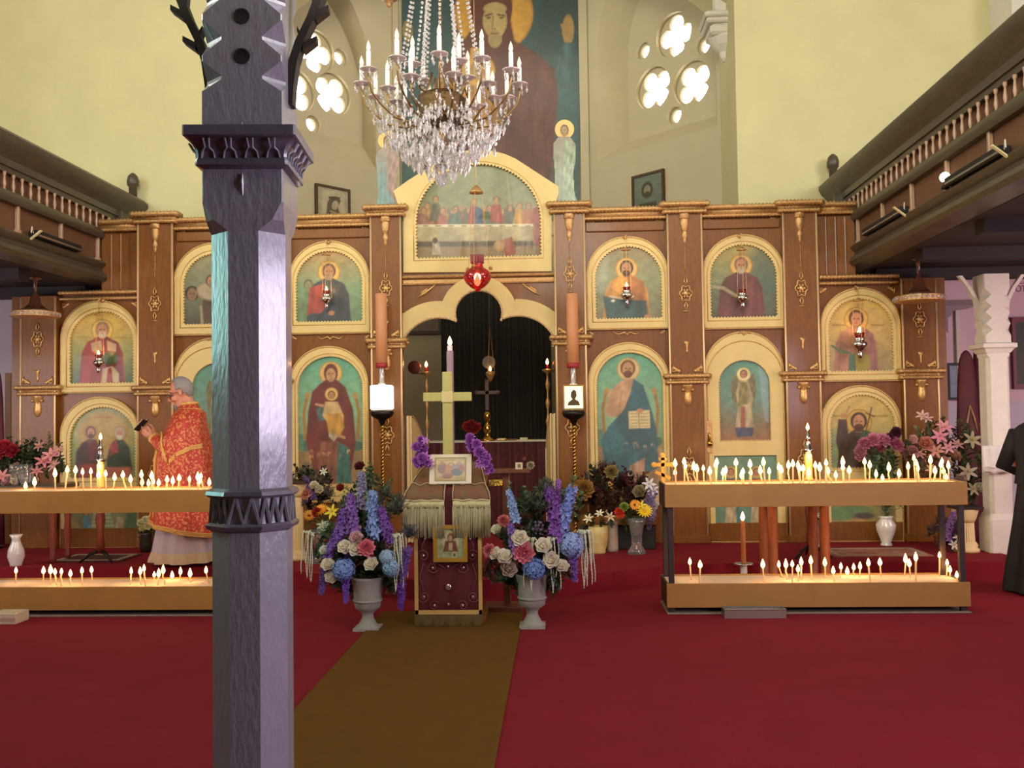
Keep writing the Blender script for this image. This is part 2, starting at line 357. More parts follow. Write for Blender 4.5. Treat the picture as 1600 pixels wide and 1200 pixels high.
# apse
BR, BL = P(913, 180, 15.0).x, P(622, 180, 15.0).x
struct(MB().box(BL-.1, BR+.1, 15.0, 15.3, 0, TOP), 'wall_apse', M_apse)
struct(MB().box(BR-.07, BR+.06, 14.9, 14.999, 0, TOP).box(BL-.06, BL+.03, 14.9, 14.999, 0, TOP), 'trim_2', M_apse)
def ray_plane(px, py, o, n):
    d = C2W @ Vector(((px-800.0)/F, (600.0-py)/F, 1.0)); t = (Vector(o)-CAM).dot(n)/d.dot(n); return CAM+d*t
def sidewall(name, p0, p1, outer_px, arch_px, inner_px, sill, quads, smalls, wn):
    p0 = Vector((*p0, 0)); p1 = Vector((*p1, 0)); L = (p1-p0).length; u = (p1-p0)/L; n = Vector((-u.y, u.x, 0))
    if n.y > 0: n = -n                                  # towards the nave
    M = Matrix(((u.x, -n.x, 0, p0.x), (u.y, -n.y, 0, p0.y), (0, 0, 1, 0), (0, 0, 0, 1)))
    def uv(px, py, dep=0):
        q = ray_plane(px, py, p0-n*dep, n)-p0; return q.dot(u), q.z
    DEP = .42
    us = sorted([uv(outer_px[0], 200)[0], uv(outer_px[1], 200)[0]]); zb = (uv(*sill[0])[1]); w = us[1]-us[0]
    zsp = uv(outer_px[0], arch_px)[1]
    def pointed(a, b, z0, zs, rk=1.0, n_=14):
        w_ = b-a; pts = [(a, z0), (b, z0)]
        r = w_*rk; x0 = b-r
        am = math.acos((w_/2+ (r-w_))/r)
        pts += [(b-r+r*math.cos(am*i/n_), zs+r*math.sin(am*i/n_)) for i in range(n_+1)]
        pts += [(a+r-r*math.cos(am*i/n_), zs+r*math.sin(am*i/n_)) for i in range(n_-1, -1, -1)]
        return pts
    hole = pointed(us[0], us[1], zb, zsp)
    ins = sorted([uv(inner_px[0], 150, DEP)[0], uv(inner_px[1], 150, DEP)[0]]); zi = uv(*sill[1], DEP)[1]
    inner = pointed(ins[0], ins[1], zi, zsp)
    mb = MB(); mb.T = M
    mb.plate([(0, 0), (L, 0), (L, TOP), (0, TOP)], [hole], 0, .05, back=False)
    mb.rings([[(x, 0, z) for x, z in hole], [(x, DEP, z) for x, z in inner]], cap=False)
    cir = lambda cx, cz, r, n_=28: [(cx+r*math.cos(2*pi*i/n_), cz+r*math.sin(2*pi*i/n_)) for i in range(n_)]
    def quat(cx, cz, r, a0):
        pts = []
        for k in range(4):
            a = a0+k*pi/2; ox, oz = cx+r*.56*math.cos(a), cz+r*.56*math.sin(a)
            pts += [(ox+r*.44*math.cos(a+t), oz+r*.44*math.sin(a+t)) for t in [R(d) for d in range(-115, 116, 23)]]
        return pts
    big = [uv(x, y, DEP) for x, y in quads]; sm = [uv(x, y, DEP) for x, y in smalls]
    mb.plate(inner, [cir(a, b, .335) for a, b in big]+[cir(a, b, .135) for a, b in sm], DEP, DEP+.07, back=False)
    o1 = struct(mb, name, M_apse)
    mb = MB(); mb.T = M
    bd = [(ins[0]-.1, zi-.1), (ins[1]+.1, zi-.1), (ins[1]+.1, zsp+w), (ins[0]-.1, zsp+w)]
    mb.plate(bd, [quat(a, b, .315, R(52 if k else 90)) for k, (a, b) in enumerate(big)]+[cir(a, b, .095) for a, b in sm], DEP+.08, DEP+.13)
    struct(mb, wn, M_apse)
    return p0, u, n
SR = sidewall('wall_apse_right', (OPR, 13.15), (BR, 15.0), (935, 1121), 92, (982, 1119), ((1010, 229), (1040, 205)),
              [(1052, 54), (1020, 138), (1080, 130)], [(1004, 79), (1053, 180), (1098, 70)], 'window_1')
SL = sidewall('wall_apse_left', (OPL, 13.15), (BL, 15.0), (362, 588), 96, (380, 566), ((480, 241), (500, 210)),
              [(495, 80), (521, 147), (463, 142)], [(533, 89), (490, 193), (452, 90)], 'window_2')
# capital and shaft on the chancel reveal
mb = MB(); c = P(1118, 60, 12.75)
mb.lathe([(.02, -.34), (.06, -.30), (.08, -.22), (.16, -.14), (.21, -.05), (.21, .12)], (OPR, 12.7, c.z), 16); mb.bbox(OPR-.27, OPR+.1, 12.43, 12.97, c.z+.10, c.z+.17, .02); mb.bbox(OPR-.30, OPR+.1, 12.40, 13.0, c.z+.17, c.z+.24, .02); mb.bbox(OPR-.22, OPR+.1, 12.48, 12.92, c.z-.04, c.z+.10, .03)
mb.lathe([(.15, .24), (.15, 1.9)], (OPR, 12.7, c.z), 12); struct(mb, 'trim_3', M_white)
mb = MB(); mb.lathe([(.12, 0), (.11, 1.8)], (OPL, 12.75, c.z), 10); struct(mb, 'trim_4', M_white)
# mural
cv = Canvas(628, 906, -160, 345, 1.8).grad([(0, '24484e'), (.6, '2c5257'), (1, '34605c')])
cv.e(648, 40, 30, 60, '35626a', 30, .5).e(870, 60, 40, 70, '1f3c42', 30, .6).e(880, 190, 35, 90, '3c6a68', 30, .6)
cv.e(772, 22, 62, 62, 'b07c34').e(772, 22, 59, 59, 'c8963c')
cv.p([(735, 50), (800, 62), (835, 82), (866, 108), (872, 150), (866, 230), (850, 345), (660, 345), (668, 180), (690, 110), (715, 78)], '5c332c', 3)
cv.p([(830, 110), (868, 112), (872, 300), (835, 340)], '6a4038', 12, .6)
cv.e(768, 12, 33, 52, '5a2a28').p([(740, 30), (798, 30), (806, 72), (745, 80)], '5a2a28', 3)
cv.e(774, 34, 19, 27, 'b09a62').e(774, 15, 18, 10, 'b09a62').e(774, 62, 11, 14, '9c8858')
cv.l([(759, 26), (769, 23)], 2.4, '3c2a22').l([(778, 24), (789, 26)], 2.4, '3c2a22').e(764, 29, 3.5, 1.6, '2c2420').e(784, 29, 3.5, 1.6, '2c2420')
cv.l([(771, 27), (770, 46), (775, 47)], 1.6, '6c5434').l([(769, 54), (779, 54)], 2, '8a4a38')
cv.p([(736, 76), (756, 76), (758, 130), (734, 130)], 'c8963c').e(748, 112, 26, 26, 'c8963c').face(748, 112, 12, 'a87838', None, 'a8905c')
cv.p([(722, 135), (775, 135), (782, 210), (716, 210)], 'a8742c', 4)
cv.e(888, 48, 9, 24, 'a88850').l([(878, 40), (881, 56)], 3, 'a88850').p([(880, 68), (896, 68), (890, 130), (868, 120)], '3a6468', 4)
cv.e(637, 50, 8, 18, '9c8850').p([(630, 66), (646, 66), (668, 130), (650, 130)], '3a6468', 4)
for i in range(9): cv.l([(690+i*20, 150+(i % 3)*20), (684+i*22, 345)], 2, '43241f', 2, .5)
mo = empty('mural', (P(767, 300, 14.98).x, 14.98, 3), 'tall teal wall painting of a haloed woman in a maroon hood, arms raised', 'painting')
cv.mesh('painted_canvas', 14.97, mo, tuple(mo.location))
# ------------------------------------------------------------------ galleries
def gallery(X, s, label, y0=2.3):                       # s = +1 when the aisle lies towards +X
    t = empty('gallery_balcony', (X, 7, 3.2), label, 'balcony', 'side galleries')
    off = (X, 7, 3.2); y1 = EW-.035; ye = y1
    def bx(mb, a, b, z0, z1, ya=y0, yb=ye): return mb.box(min(X+s*a, X+s*b), max(X+s*a, X+s*b), ya, yb, z0, z1)
    mb = MB(); mb.prism([(X+s*q, z) for q, z in [(.25, 3.24), (-.02, 3.26), (-.05, 3.30), (-.04, 3.345), (.0, 3.37), (.015, 3.41), (-.02, 3.44), (-.035, 3.47), (.0, 3.50), (.2, 3.5)]], 'y', y0, ye-.0); mb.build('cornice', M_woodd, t, off, auto=40)
    mb = MB(); bx(mb, .06, .10, 3.50, 3.78); mb.build('fascia_panel', M_woodp, t, off)
    mb = MB(); mb.prism([(X+s*q, z) for q, z in [(.16, 3.77), (.0, 3.77), (-.02, 3.80), (-.02, 3.85), (.0, 3.88), (.16, 3.88)]], 'y', y0, ye); mb.build('mid_rail', M_woodd, t, off, auto=40)
    mb = MB(); bx(mb, .05, .09, 4.07, 4.13); bx(mb, .03, .11, 4.13, 4.2)
    mb.prism([(X+s*q, z) for q, z in [(.03, 4.2), (.0, 4.24), (-.06, 4.30), (-.09, 4.36), (-.09, 4.40), (-.05, 4.44), (.12, 4.44), (.14, 4.36), (.12, 4.2)]], 'y', y0, ye); mb.build('top_rail', M_woodd, t, off, auto=40)
    mb = MB(); bx(mb, .10, .13, 3.86, 4.1)
    mb.build('back_board', M_woodp, t, off)
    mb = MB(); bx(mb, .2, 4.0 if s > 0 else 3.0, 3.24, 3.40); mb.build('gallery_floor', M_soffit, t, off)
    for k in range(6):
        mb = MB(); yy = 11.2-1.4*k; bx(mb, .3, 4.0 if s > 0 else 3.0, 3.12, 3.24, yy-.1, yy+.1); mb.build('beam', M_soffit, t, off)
    st = MB(); 
    st.bbox(-.018, .018, -.02, .02, 0, .27, .004); st.box(-.03, .03, -.03, .02, -.0, .03)
    first = None; y = 11.72
    while y > 3:
        if first is None: first = st.build('stile', M_stile, t); me = first.data; first.location = (s*.04, y-7, .305)
        else: inst('stile', me, t, (s*.04, y-7, .305), (0, 0, 0))
        y -= .83
    bl = MB(); bl.lathe([(.016, 0), (.016, .02), (.010, .03), (.019, .07), (.012, .12), (.010, .15), (.017, .165), (.017, .19)], n=8)
    me = None; y = 11.8; k = 0
    while y > 2.6 and k < 58:
        if me is None: o = bl.build('baluster', M_stile, t, smooth=True); me = o.data; o.location = (s*.045, y-7, .68)
        else: inst('baluster', me, t, (s*.045, y-7, .68))
        y -= .155; k += 1
    mb = MB(); mb.lathe([(.05, 0), (.05, .2), (.07, .22), (.075, .28), (.06, .34), (.02, .38), (.001, .385)], (X+s*.06, 11.86, 4.4), 12); mb.build('end_post', M_woodd, t, off, smooth=True)
    mb = MB(); mb.box(X+s*-.03-.03, X+s*.1, 11.4, 11.46, 3.5, 4.2); mb.build('corner_stile', M_woodd, t, off)
    return t
GR = P(1327, 400, 11.1).x; GL = P(171, 430, 11.1).x
gallery(GR, 1, 'dark wooden gallery balcony along the right side with a row of small balusters')
gallery(GL, -1, 'dark wooden gallery balcony along the left side with a row of small balusters')
# flood lamps resting on the balcony cornices
def flood(p, s, ln, label, rz=0):
    t = empty('flood_lamp', p, label, 'lamp', rz=rz)
    mb = MB(); mb.bbox(-.05, .05, -ln/2, ln/2, .0, .075, .01); mb.build('housing', M_black, t)
    mb = MB(); mb.box(-s*.052-.002, -s*.052+.002, -ln/2+.02, ln/2-.02, .012, .03); mb.build('reflector_strip', M_silver, t)
    mb = MB(); mb.tube([(0, -ln/2, .04), (-s*.03, -ln/2-.08, .09), (-s*.05, -ln/2-.13, .02)], .006, 5); mb.build('cable', M_white, t)
    mb = MB(); mb.T = Matrix.Translation((-s*.08, -ln/2-.1, .0)) @ Matrix.Rotation(R(38*s), 4, 'Y'); mb.bbox(-.075, .075, -.02, .02, -.006, .006, .003); mb.build('glass_visor', mat('pale visor', 'e8e2b0', .3), t)
    return t
flood((GR-.0, 9.9, 3.505), 1, 1.15, 'long black flood lamp on the right balcony cornice, nearest the icon screen')
flood((GR-.0, 7.75, 3.505), 1, 1.0, 'long black flood lamp on the right balcony cornice beside the round white bulb')
flood((GL+.0, 9.9, 3.505), -1, .9, 'long flood lamp with a pale visor on the left balcony cornice')
p = P(1520, 261, 7.72); b_ = empty('round_bulb_lamp', (GR-.02, 8.3, 3.50), 'small round white bulb lamp on the right balcony ledge', 'lamp')
MB().ball((0, 0, .10), .045, 14, 10).build('bulb', mat('warm white bulb', 'fff4e0', .3, emit=2.5, ecol='fff0d8'), b_, smooth=True)
MB().lathe([(.035, 0), (.035, .02), (.022, .03), (.02, .06)], n=12).build('lamp_base', M_dkmetal, b_, smooth=True)
# bell lamps under the galleries
def bell_lamp(px, py, Y, label):
    c = P(px, py, Y); t = empty('bell_ceiling_lamp', (c.x, c.y, 3.24), label, 'lamp', 'bell lamps under the galleries'); h = 3.24-c.z
    MB().lathe([(.07, 0), (.07, -.02), (.02, -.035), (.018, -h*.45), (.05, -h*.6), (.06, -h*.75), (.12, -h*.9), (.235, -h)], n=24).build('shade', mat('brown glazed shade', '5a3626', .25, coat=.6), t, smooth=True)
    MB().lathe([(.225, -h), (.25, -h), (.25, -h-.055), (.225, -h-.055)], n=28).build('rim', M_golddk, t)
    mb = MB()
    for k in range(28): a = 2*pi*k/28; mb.ball((.252*math.cos(a), .252*math.sin(a), -h-.027), .016, 6, 5, (1, 1, 1.3))
    mb.tube([(.252*math.cos(2*pi*k/28), .252*math.sin(2*pi*k/28), -h-.027) for k in range(29)], .004, 4); mb.build('glass_bead_ring', M_glass, t, smooth=True)
    return t
bell_lamp(1436, 463, 10.35, 'brown bell-shaped ceiling lamp with a beaded rim under the right gallery')
bell_lamp(55, 488, 10.35, 'brown bell-shaped ceiling lamp with a beaded rim under the left gallery')
# ------------------------------------------------------------------ the icon screen
def f(px, py, Y=IW): q = P(px, py, Y); return q.x, q.z
def fz(px, py): return f(px, py)[1]
def fx(px, py=500): return f(px, py)[0]
IR = empty('icon_screen', (CX, IW, SZ), 'tall brown and gold carved icon screen across the front of the platform', 'icon screen'); IO = (CX, IW, SZ)
def mbuild(mb, name, m_, parent=IR, **k): return mb.build(name, m_, parent, IO, **k)
def rope(mb, x0, x1, z, dep, r=.022, wrap=True):
    pts = []; n = max(4, int((x1-x0)/.02))
    if wrap: pts += [(x0, IW, z), (x0, IW-dep+.01, z)]
    pts += [(x0+(x1-x0)*i/n, IW-dep, z) for i in range(n+1)]
    if wrap: pts += [(x1, IW-dep+.01, z), (x1, IW, z)]
    k = 2 if wrap else 0
    rr = [r]*len(pts)
    for i in range(k, len(pts)-k): rr[i] = r*(.66+.44*((i//1) % 2))
    mb.tube(pts, rr, 7)
def rosette(x, z, s=1.0, parent=IR, y=None):
    y = IW-.10 if y is None else y
    mb = MB(); N = 36
    mb.tube([(x+s*.062*(1+.16*math.cos(6*t))*math.cos(t), y, z+s*.085*(1+.16*math.cos(6*t))*math.sin(t)) for t in [2*pi*i/N for i in range(N+1)]], .0075*s, 5)
    mb.ball((x, y, z), .03*s, 8, 6, (1, .5, 1.1))
    for k in range(6): a = k*pi/3; mb.ball((x+s*.034*math.cos(a), y, z+s*.040*math.sin(a)), .014*s, 6, 4, (1, .5, 1))
    for q in (1, -1):
        mb.tube([(x, y, z+q*s*.09), (x-.018*s, y, z+q*s*.14), (x, y, z+q*s*.2)], [.007*s, .008*s, .003*s], 5)
        mb.tube([(x, y, z+q*s*.09), (x+.018*s, y, z+q*s*.14), (x, y, z+q*s*.2)], [.007*s, .008*s, .003*s], 5)
    mb.tube([(x-.03*s, y, z-.2*s), (x+.03*s, y, z-.2*s)], .007*s, 5)
    return mb.build('rosette', M_gold, parent, IO, smooth=True)
def corbel(x, z, dark, parent):
    mb = MB()
    pr = [(.062, .0), (.062, -.03), (.05, -.04), (.052, -.06), (.035, -.075), (.04, -.1), (.048, -.15), (.045, -.19), (.03, -.225), (.012, -.24)] if not dark else \
         [(.06, 0), (.06, -.05), (.045, -.06), (.05, -.1), (.04, -.15), (.028, -.19), (.02, -.2), (.034, -.235), (.03, -.26), (.018, -.275), (.022, -.3), (.004, -.33)]
    mb.lathe(pr, (x, IW-.09, z), 12, 1, .75)
    if not dark:
        for q in (-1, 1): mb.ball((x+q*.055, IW-.105, z-.055), .018, 7, 5)
    return mb.build('corbel', M_golddk if dark else M_gold, parent, IO, auto=50)
def leafy(mb, x, z, sx, sz, y=IW-.095, s=1):
    for k in range(5): mb.ball((x+sx*s*(.008+.011*k), y, z+sz*s*(.004+.012*(4-k)**1.1*.5)), .011*s, 6, 4, (1, .4, 1.2))
    mb.tube([(x, y, z), (x+sx*.01*s, y, z+sz*.055*s)], [.007*s, .003*s], 5); mb.tube([(x, y, z), (x+sx*.055*s, y, z+sz*.008*s)], [.007*s, .003*s], 5)
def pilaster(pl, pr, ytop, ymid, yros, yros2, ref, low=False):
    xl, xr = fx(pl, ymid), fx(pr, ymid); xm = (xl+xr)/2; zt = fz(ref, ytop) if ytop else 3.10; zm = fz(ref, ymid)
    mb = MB(); mb.bbox(xl+.012, xr-.012, IW-.09, IW+.02, SZ, zt, .006)
    pil = mbuild(mb, 'pilaster', M_wood)
    for q, x in ((-1, xl+.022), (1, xr-.022)):
        mb = MB(); mb.tube([(x, IW-.093, SZ+.06), (x, IW-.093, zt-.02)], .012, 8); mb.build('gold_strip', M_goldl, pil, IO, smooth=True)
    mb = MB()
    rope(mb, xl-.03, xr+.03, zm, .12, .030); rope(mb, xl-.012, xr+.012, zm-.072, .105, .024); mb.box(xl-.02, xr+.02, IW-.10, IW+.01, zm-.06, zm-.01); mb.build('rope_moulding', M_golddk, pil, IO, smooth=True)
    corbel(xm, zm-.1, False, pil)
    mb = MB(); leafy(mb, xl+.045, zm+.05, 1, 1, IW-.1, 1.5); leafy(mb, xr-.045, zm+.05, -1, 1, IW-.1, 1.5); mb.build('corner_leaves', M_gold, pil, IO, smooth=True)
    if ytop and not low:
        mb = MB(); rope(mb, xl-.04, xr+.04, zt, .135, .036); rope(mb, xl-.018, xr+.018, zt-.085, .12, .026); mb.box(xl-.025, xr+.025, IW-.11, IW+.02, zt-.07, zt+.01); mb.build('cap_moulding', M_golddk, pil, IO, smooth=True)
        corbel(xm, zt-.11, True, pil)
        mb = MB(); mb.tube([(xm, IW-.093, zt-.45), (xm, IW-.093, zt-.78)], [.004, .004], 5)
        for k in range(4): mb.ball((xm, IW-.093, zt-.5-.07*k), .008, 6, 4)
        mb.build('pendant_cord', M_golddk, pil, IO, smooth=True)
    rosette(xm, fz(ref, yros), 1.0, pil)
    if yros2: rosette(xm, fz(ref, yros2), 1.12, pil)
    mb = MB(); zz = (fz(ref, yros)-.21+zm)/2-.02; mb.lathe([(.038, .05), (.02, .02), (.008, -.02), (.01, -.06), (.004, -.09)], (xm, IW-.095, zz), 8, 1, .4); mb.build('trumpet_flower', M_gold, pil, IO, smooth=True)
    mb = MB(); mb.bbox(xl-.01, xr+.01, IW-.12, IW+.0, SZ, SZ+.09, .01); mb.build('plinth', M_wood, pil, IO)
    return xl, xr
PIL = {}
PIL['D'] = pilaster(580, 632, 327, 533, 452, 680, 606)
PIL['E'] = pilaster(866, 918, 322, 528, 430, 668, 892)
PIL['C'] = pilaster(396, 454, 330, 596, 468, 720, 425)
PIL['F'] = pilaster(1043, 1102, 322, 588, 460, 728, 1072)
PIL['B'] = pilaster(218, 277, 338, 606, 476, 740, 248)
PIL['G'] = pilaster(1223, 1281, 320, 584, 452, 716, 1252)
PIL['A'] = pilaster(36, 95, None, 606, 531, 770, 66)
PIL['H'] = pilaster(1405, 1464, None, 580, 500, 700, 1434)
zcorn = fz(980, 329)
def bay(a, b, top, name='bay_panel', orn_y=None, ref=980):
    x0, x1 = PIL[a][1], PIL[b][0]
    mb = MB(); mb.box(x0-.03, x1+.03, IW+.0, IW+.05, SZ, top); pn = mbuild(mb, name, M_wood)
    mb = MB(); mb.bbox(x0-.01, x1+.01, IW-.05, IW+.0, SZ, SZ+.22, .008); mb.build('skirting', M_wood, pn, IO)
    mb = MB()
    leafy(mb, x0+.02, top-.12, 1, -1, IW-.005, 1.3); leafy(mb, x1-.02, top-.12, -1, -1, IW-.005, 1.3)
    if orn_y:
        z = fz(ref, orn_y); xm = (x0+x1)/2
        mb.tube([(xm-.16, IW-.01, z+.03), (xm-.1, IW-.01, z-.005), (xm-.03, IW-.01, z+.02), (xm, IW-.01, z-.01), (xm+.03, IW-.01, z+.02), (xm+.1, IW-.01, z-.005), (xm+.16, IW-.01, z+.03)], [.004, .009, .012, .014, .012, .009, .004], 6)
        leafy(mb, x0+.02, z-.0, 1, 1, IW-.005, .9); leafy(mb, x1-.02, z-.0, -1, 1, IW-.005, .9)
    mb.build('carved_leaves', M_gold, pn, IO, smooth=True)
    return x0, x1, pn
def cornice(x0, x1, z, pn):
    mb = MB(); rope(mb, x0-.03, x1+.03, z, .075, .034, False); rope(mb, x0-.03, x1+.03, z-.095, .05, .024, False); mb.box(x0-.03, x1+.03, IW-.06, IW+.05, z-.08, z); mb.build('cornice_moulding', M_golddk, pn, IO, smooth=True)
    mb = MB(); mb.bbox(x0-.0, x1+.0, IW-.028, IW, z-.24, z-.13, .008); mb.build('frieze_board', M_wood, pn, IO)
for a, b, oy, rf in (('C', 'D', 529, 516), ('E', 'F', 522, 980), ('B', 'C', None, 0), ('F', 'G', None, 0)):
    x0, x1, pn = bay(a, b, zcorn, 'bay_panel', oy, rf); cornice(x0, x1, zcorn, pn)
zlow = fz(1345, 433)
for a, b, gx in (('A', 'B', GL), ('H', 'G', GR)):
    if a == 'A': x0, x1, pn = bay('A', 'B', zlow); s0, s1 = gx-.02, PIL['B'][0]
    else: x0, x1, pn = bay('G', 'H', zlow); s0, s1 = PIL['G'][1], gx+.02
    mb = MB(); rope(mb, x0, x1, zlow-.0, .06, .028, False); rope(mb, x0, x1, zlow-.07, .045, .022, False); mb.build('low_moulding', M_golddk, pn, IO, smooth=True)
    mb = MB(); mb.box(s0, s1, IW+.0, IW+.05, zlow, zcorn)
    for k in range(3): xx = s0+(s1-s0)*(.25+.25*k); mb.tube([(xx, IW, zlow+.03), (xx, IW, zcorn-.13)], .012, 6)
    u_ = mb.build('upper_panel', M_wood, pn, IO); 
    mb = MB(); rope(mb, s0, s1, zcorn, .075, .034, False); rope(mb, s0, s1, zcorn-.09, .05, .024, False); mb.box(s0, s1, IW-.06, IW+.05, zcorn-.08, zcorn); mb.build('cornice_moulding', M_golddk, pn, IO, smooth=True)
# outer side boards
mb = MB(); xe = PIL['H'][1]; mb.box(xe-.01, xe+.10, IW-.03, IW+.3, SZ, 3.10); mbuild(mb, 'side_board', M_wood)
mb = MB(); xe = PIL['A'][0]; mb.box(xe-.12, xe+.01, IW-.03, IW+.3, SZ, 3.10); mbuild(mb, 'side_board', M_wood)
# the trefoil gateway
def arcp(cx, cy, r, a0, a1, n): return [(cx+r*math.cos(R(a0+(a1-a0)*i/n)), cy-r*math.sin(R(a0+(a1-a0)*i/n))) for i in range(n+1)]
inn = arcp(687, 560, 62, 151, 65, 12)+arcp(748.5, 492, 36.5, 197, -17, 22)+arcp(810, 557, 62, 115, 29, 12)
outr = arcp(687, 560, 89, 128, 87, 10)+arcp(748.5, 492, 60, 161, 19, 20)+arcp(810, 557, 89, 93, 51, 10)
inn = [(max(632, min(866, a)), b) for a, b in inn]; outr = [(max(631, min(867, a)), b) for a, b in outr]
fi = [f(*p) for p in inn]; fo = [f(*p) for p in outr]
xL, xR = PIL['D'][1]-.01, PIL['E'][0]+.01
mb = MB(); mb.plate([(xL, fi[0][1])]+fi+[(xR, fi[-1][1])]+[(xR, fo[-1][1])]+fo[::-1]+[(xL, fo[0][1])], [], IW-.05, IW+.0); gt = mbuild(mb, 'gateway_arch', M_cream)
mb = MB()
fi2 = [(a_[0]+(b_[0]-a_[0])*j/2, a_[1]+(b_[1]-a_[1])*j/2) for a_, b_ in zip(fi[:-1], fi[1:]) for j in (0, 1)]
for p in fi2: mb.ball((p[0], IW-.052, p[1]+.012), .0125, 6, 4)
mb.tube([(p[0], IW-.050, p[1]+.012) for p in fi2], .006, 5)
mb.build('bead_trim', M_goldl, gt, IO, smooth=True)
zb = fz(748, 424)
mb = MB(); mb.plate([(xL, fo[0][1]-.0)]+fo+[(xR, fo[-1][1]), (xR, zb), (xL, zb)], [], IW-.02, IW+.04); sp = mbuild(mb, 'spandrel', M_wood)
mb = MB(); mb.bbox(xL, xR, IW-.06, IW+.0, zb-.075, zb-.04, .006); mb.bbox(xL, xR, IW-.04, IW+.0, zb-.14, zb-.085, .006); mb.tube([(xL, IW-.06, zb-.06), (xR, IW-.06, zb-.06)], .010, 6); mb.tube([(xL, IW-.04, zb-.14), (xR, IW-.04, zb-.14)], .010, 6); mb.build('gold_moulding', M_golddk, sp, IO)
mb = MB()
for q in (-1, 1):
    xm = CX+q*.5; mb.tube([(xm-q*.02, IW-.03, zb-.13), (xm+q*.06, IW-.03, zb-.2), (xm+q*.13, IW-.03, zb-.25), (xm+q*.2, IW-.03, zb-.29)], [.006, .016, .022, .004], 6)
    leafy(mb, xm+q*.09, zb-.24, q, 1, IW-.03, 1.2)
mb.build('carved_leaves', M_gold, sp, IO, smooth=True)
# ------------------------------------------------------------------ the icons
def icon(label, fb, pb, draw, style='tooth', lower=None, kf=.95, name='icon', cat='icon', group=None, chain=False):
    fx0, fy0, fx1, fy1 = fb; px0, py0, px1, py1 = pb; mx = (fx0+fx1)/2
    a, b = f(fx0, (fy0+fy1)/2)[0], f(fx1, (fy0+fy1)/2)[0]; zt, zb_ = f(mx, fy0)[1], f(mx, fy1)[1]
    pa, pb2 = f(px0, (py0+py1)/2)[0], f(px1, (py0+py1)/2)[0]; pzt, pzb = f(mx, py0)[1], f(mx, py1)[1]
    o = ((a+b)/2, IW-.02, zb_); t = empty(name, o, label, cat, group)
    out = arch(a, b, zb_, zt, kf); hole = arch(pa, pb2, pzb, pzt, .95)
    holes = [toothed(hole, .036, .018) if style == 'tooth' else hole]
    lo = None
    if lower:
        la, lz1 = f(lower[0], lower[1]); lb, lz0 = f(lower[2], lower[3]); lo = [(la, lz0), (lb, lz0), (lb, lz1), (la, lz1)]; holes.append(lo)
    mb = MB(); mb.plate(out, holes, IW-.045, IW-.001); fr = mb.build('frame', M_cream, t, o)
    mb = MB(); d = densify(arch(a+.012, b-.012, zb_+.012, zt-.012, kf), .05); mb.tube([(x, IW-.046, z) for x, z in d+[d[0]]], .007, 5)
    mid = arch(pa-.03, pb2+.03, pzb-.03, pzt+.03, .95)
    if name == 'icon': mb.tube([(x, IW-.046, z) for x, z in mid+[mid[0]]], .005, 5)
    mb.build('gold_edge', M_gold, fr, o, smooth=True)
    if style == 'bead':
        mb = MB()
        for x, z in densify(hole, .027): mb.ball((x, IW-.045, z), .0095, 6, 4)
        mb.build('bead_trim', M_goldl, fr, o, smooth=True)
    cv = Canvas(px0-2, px1+2, py0-2, py1+3, 1.25); draw(cv)
    cv.mesh('painted_panel', IW-.012, t, o, arch(pa-.01, pb2+.01, pzb-.01, pzt+.01, .95))
    if lower:
        cv = Canvas(lower[0]-1, lower[2]+1, lower[1]-1, lower[3]+1, 1.25); lower[4](cv); cv.mesh('lower_painted_panel', IW-.012, t, o)
    return t
def hand(c, x, y, col_='c08a60', r=5): c.e(x, y, r, r*.75, col_)
def bust(cx, cy, r, bgc, robe, robe2=None, hair='5a3826', beard=None, halo=('e0bc68', 'c8903c'), w=1.0, extra=None, bottom=200):
    def d(c):
        c.grad(bgc)
        if extra: extra(c, 0)
        if halo: c.halo(cx, cy, r*1.75, *halo)
        x0, x1, y0, y1 = c.b; W = (x1-x0)*.36*w
        c.p([(cx-r*.7, cy+r), (cx+r*.7, cy+r), (cx+W*.75, cy+r*1.9), (cx+W, cy+r*3.5), (cx+W*1.12, y1), (cx-W*1.12, y1), (cx-W, cy+r*3.5), (cx-W*.75, cy+r*1.9)], robe, 2)
        if robe2: c.p([(cx, cy+r*1.1), (cx+r*.7, cy+r), (cx+W*.8, cy+r*2), (cx+W*1.1, y1), (cx+W*.2, y1), (cx+W*.1, cy+r*2.5)], robe2, 2)
        for k in range(4): c.l([(cx-W*.7+k*W*.45, cy+r*2.4), (cx-W*.85+k*W*.55, y1)], 1.4, '3a2418', 2, .22)
        c.l([(cx-W*.8, cy+r*3), (cx-W*.3, cy+r*4.2)], 2, '2a1a14', 2, .3)
        c.p([(cx-r*.35, cy+r*.6), (cx+r*.35, cy+r*.6), (cx+r*.4, cy+r*1.3), (cx-r*.4, cy+r*1.3)], 'b07c54')
        c.face(cx, cy, r, hair, beard)
        if extra: extra(c, 1)
    return d
GSKY = [(0, 'b09868'), (.5, '7c9a72'), (1, '607c60')]
def ex7(c, k):
    if k == 0: c.e(945, 455, 14, 18, '7a8460', 4, .6); return
    c.p([(942, 462), (958, 466), (978, 468), (1010, 470), (1012, 500), (948, 500)], '35595a', 2).l([(953, 463), (975, 467), (990, 463)], 2, 'd8d0b0'); hand(c, 1012, 495, 'b88458'); c.e(958, 470, 3, 2, 'f0e8c8')
icon('arched icon of a bearded saint in orange, upper row, right of the gateway', (916, 370, 1045, 515), (929, 385, 1034, 499),
     bust(979, 420, 10, [(0, '9c8c68'), (.45, '8f9a70'), (1, '7c7a5c')], 'd09848', 'a8703c', '43291c', '4a2c1c', extra=ex7, w=.85))
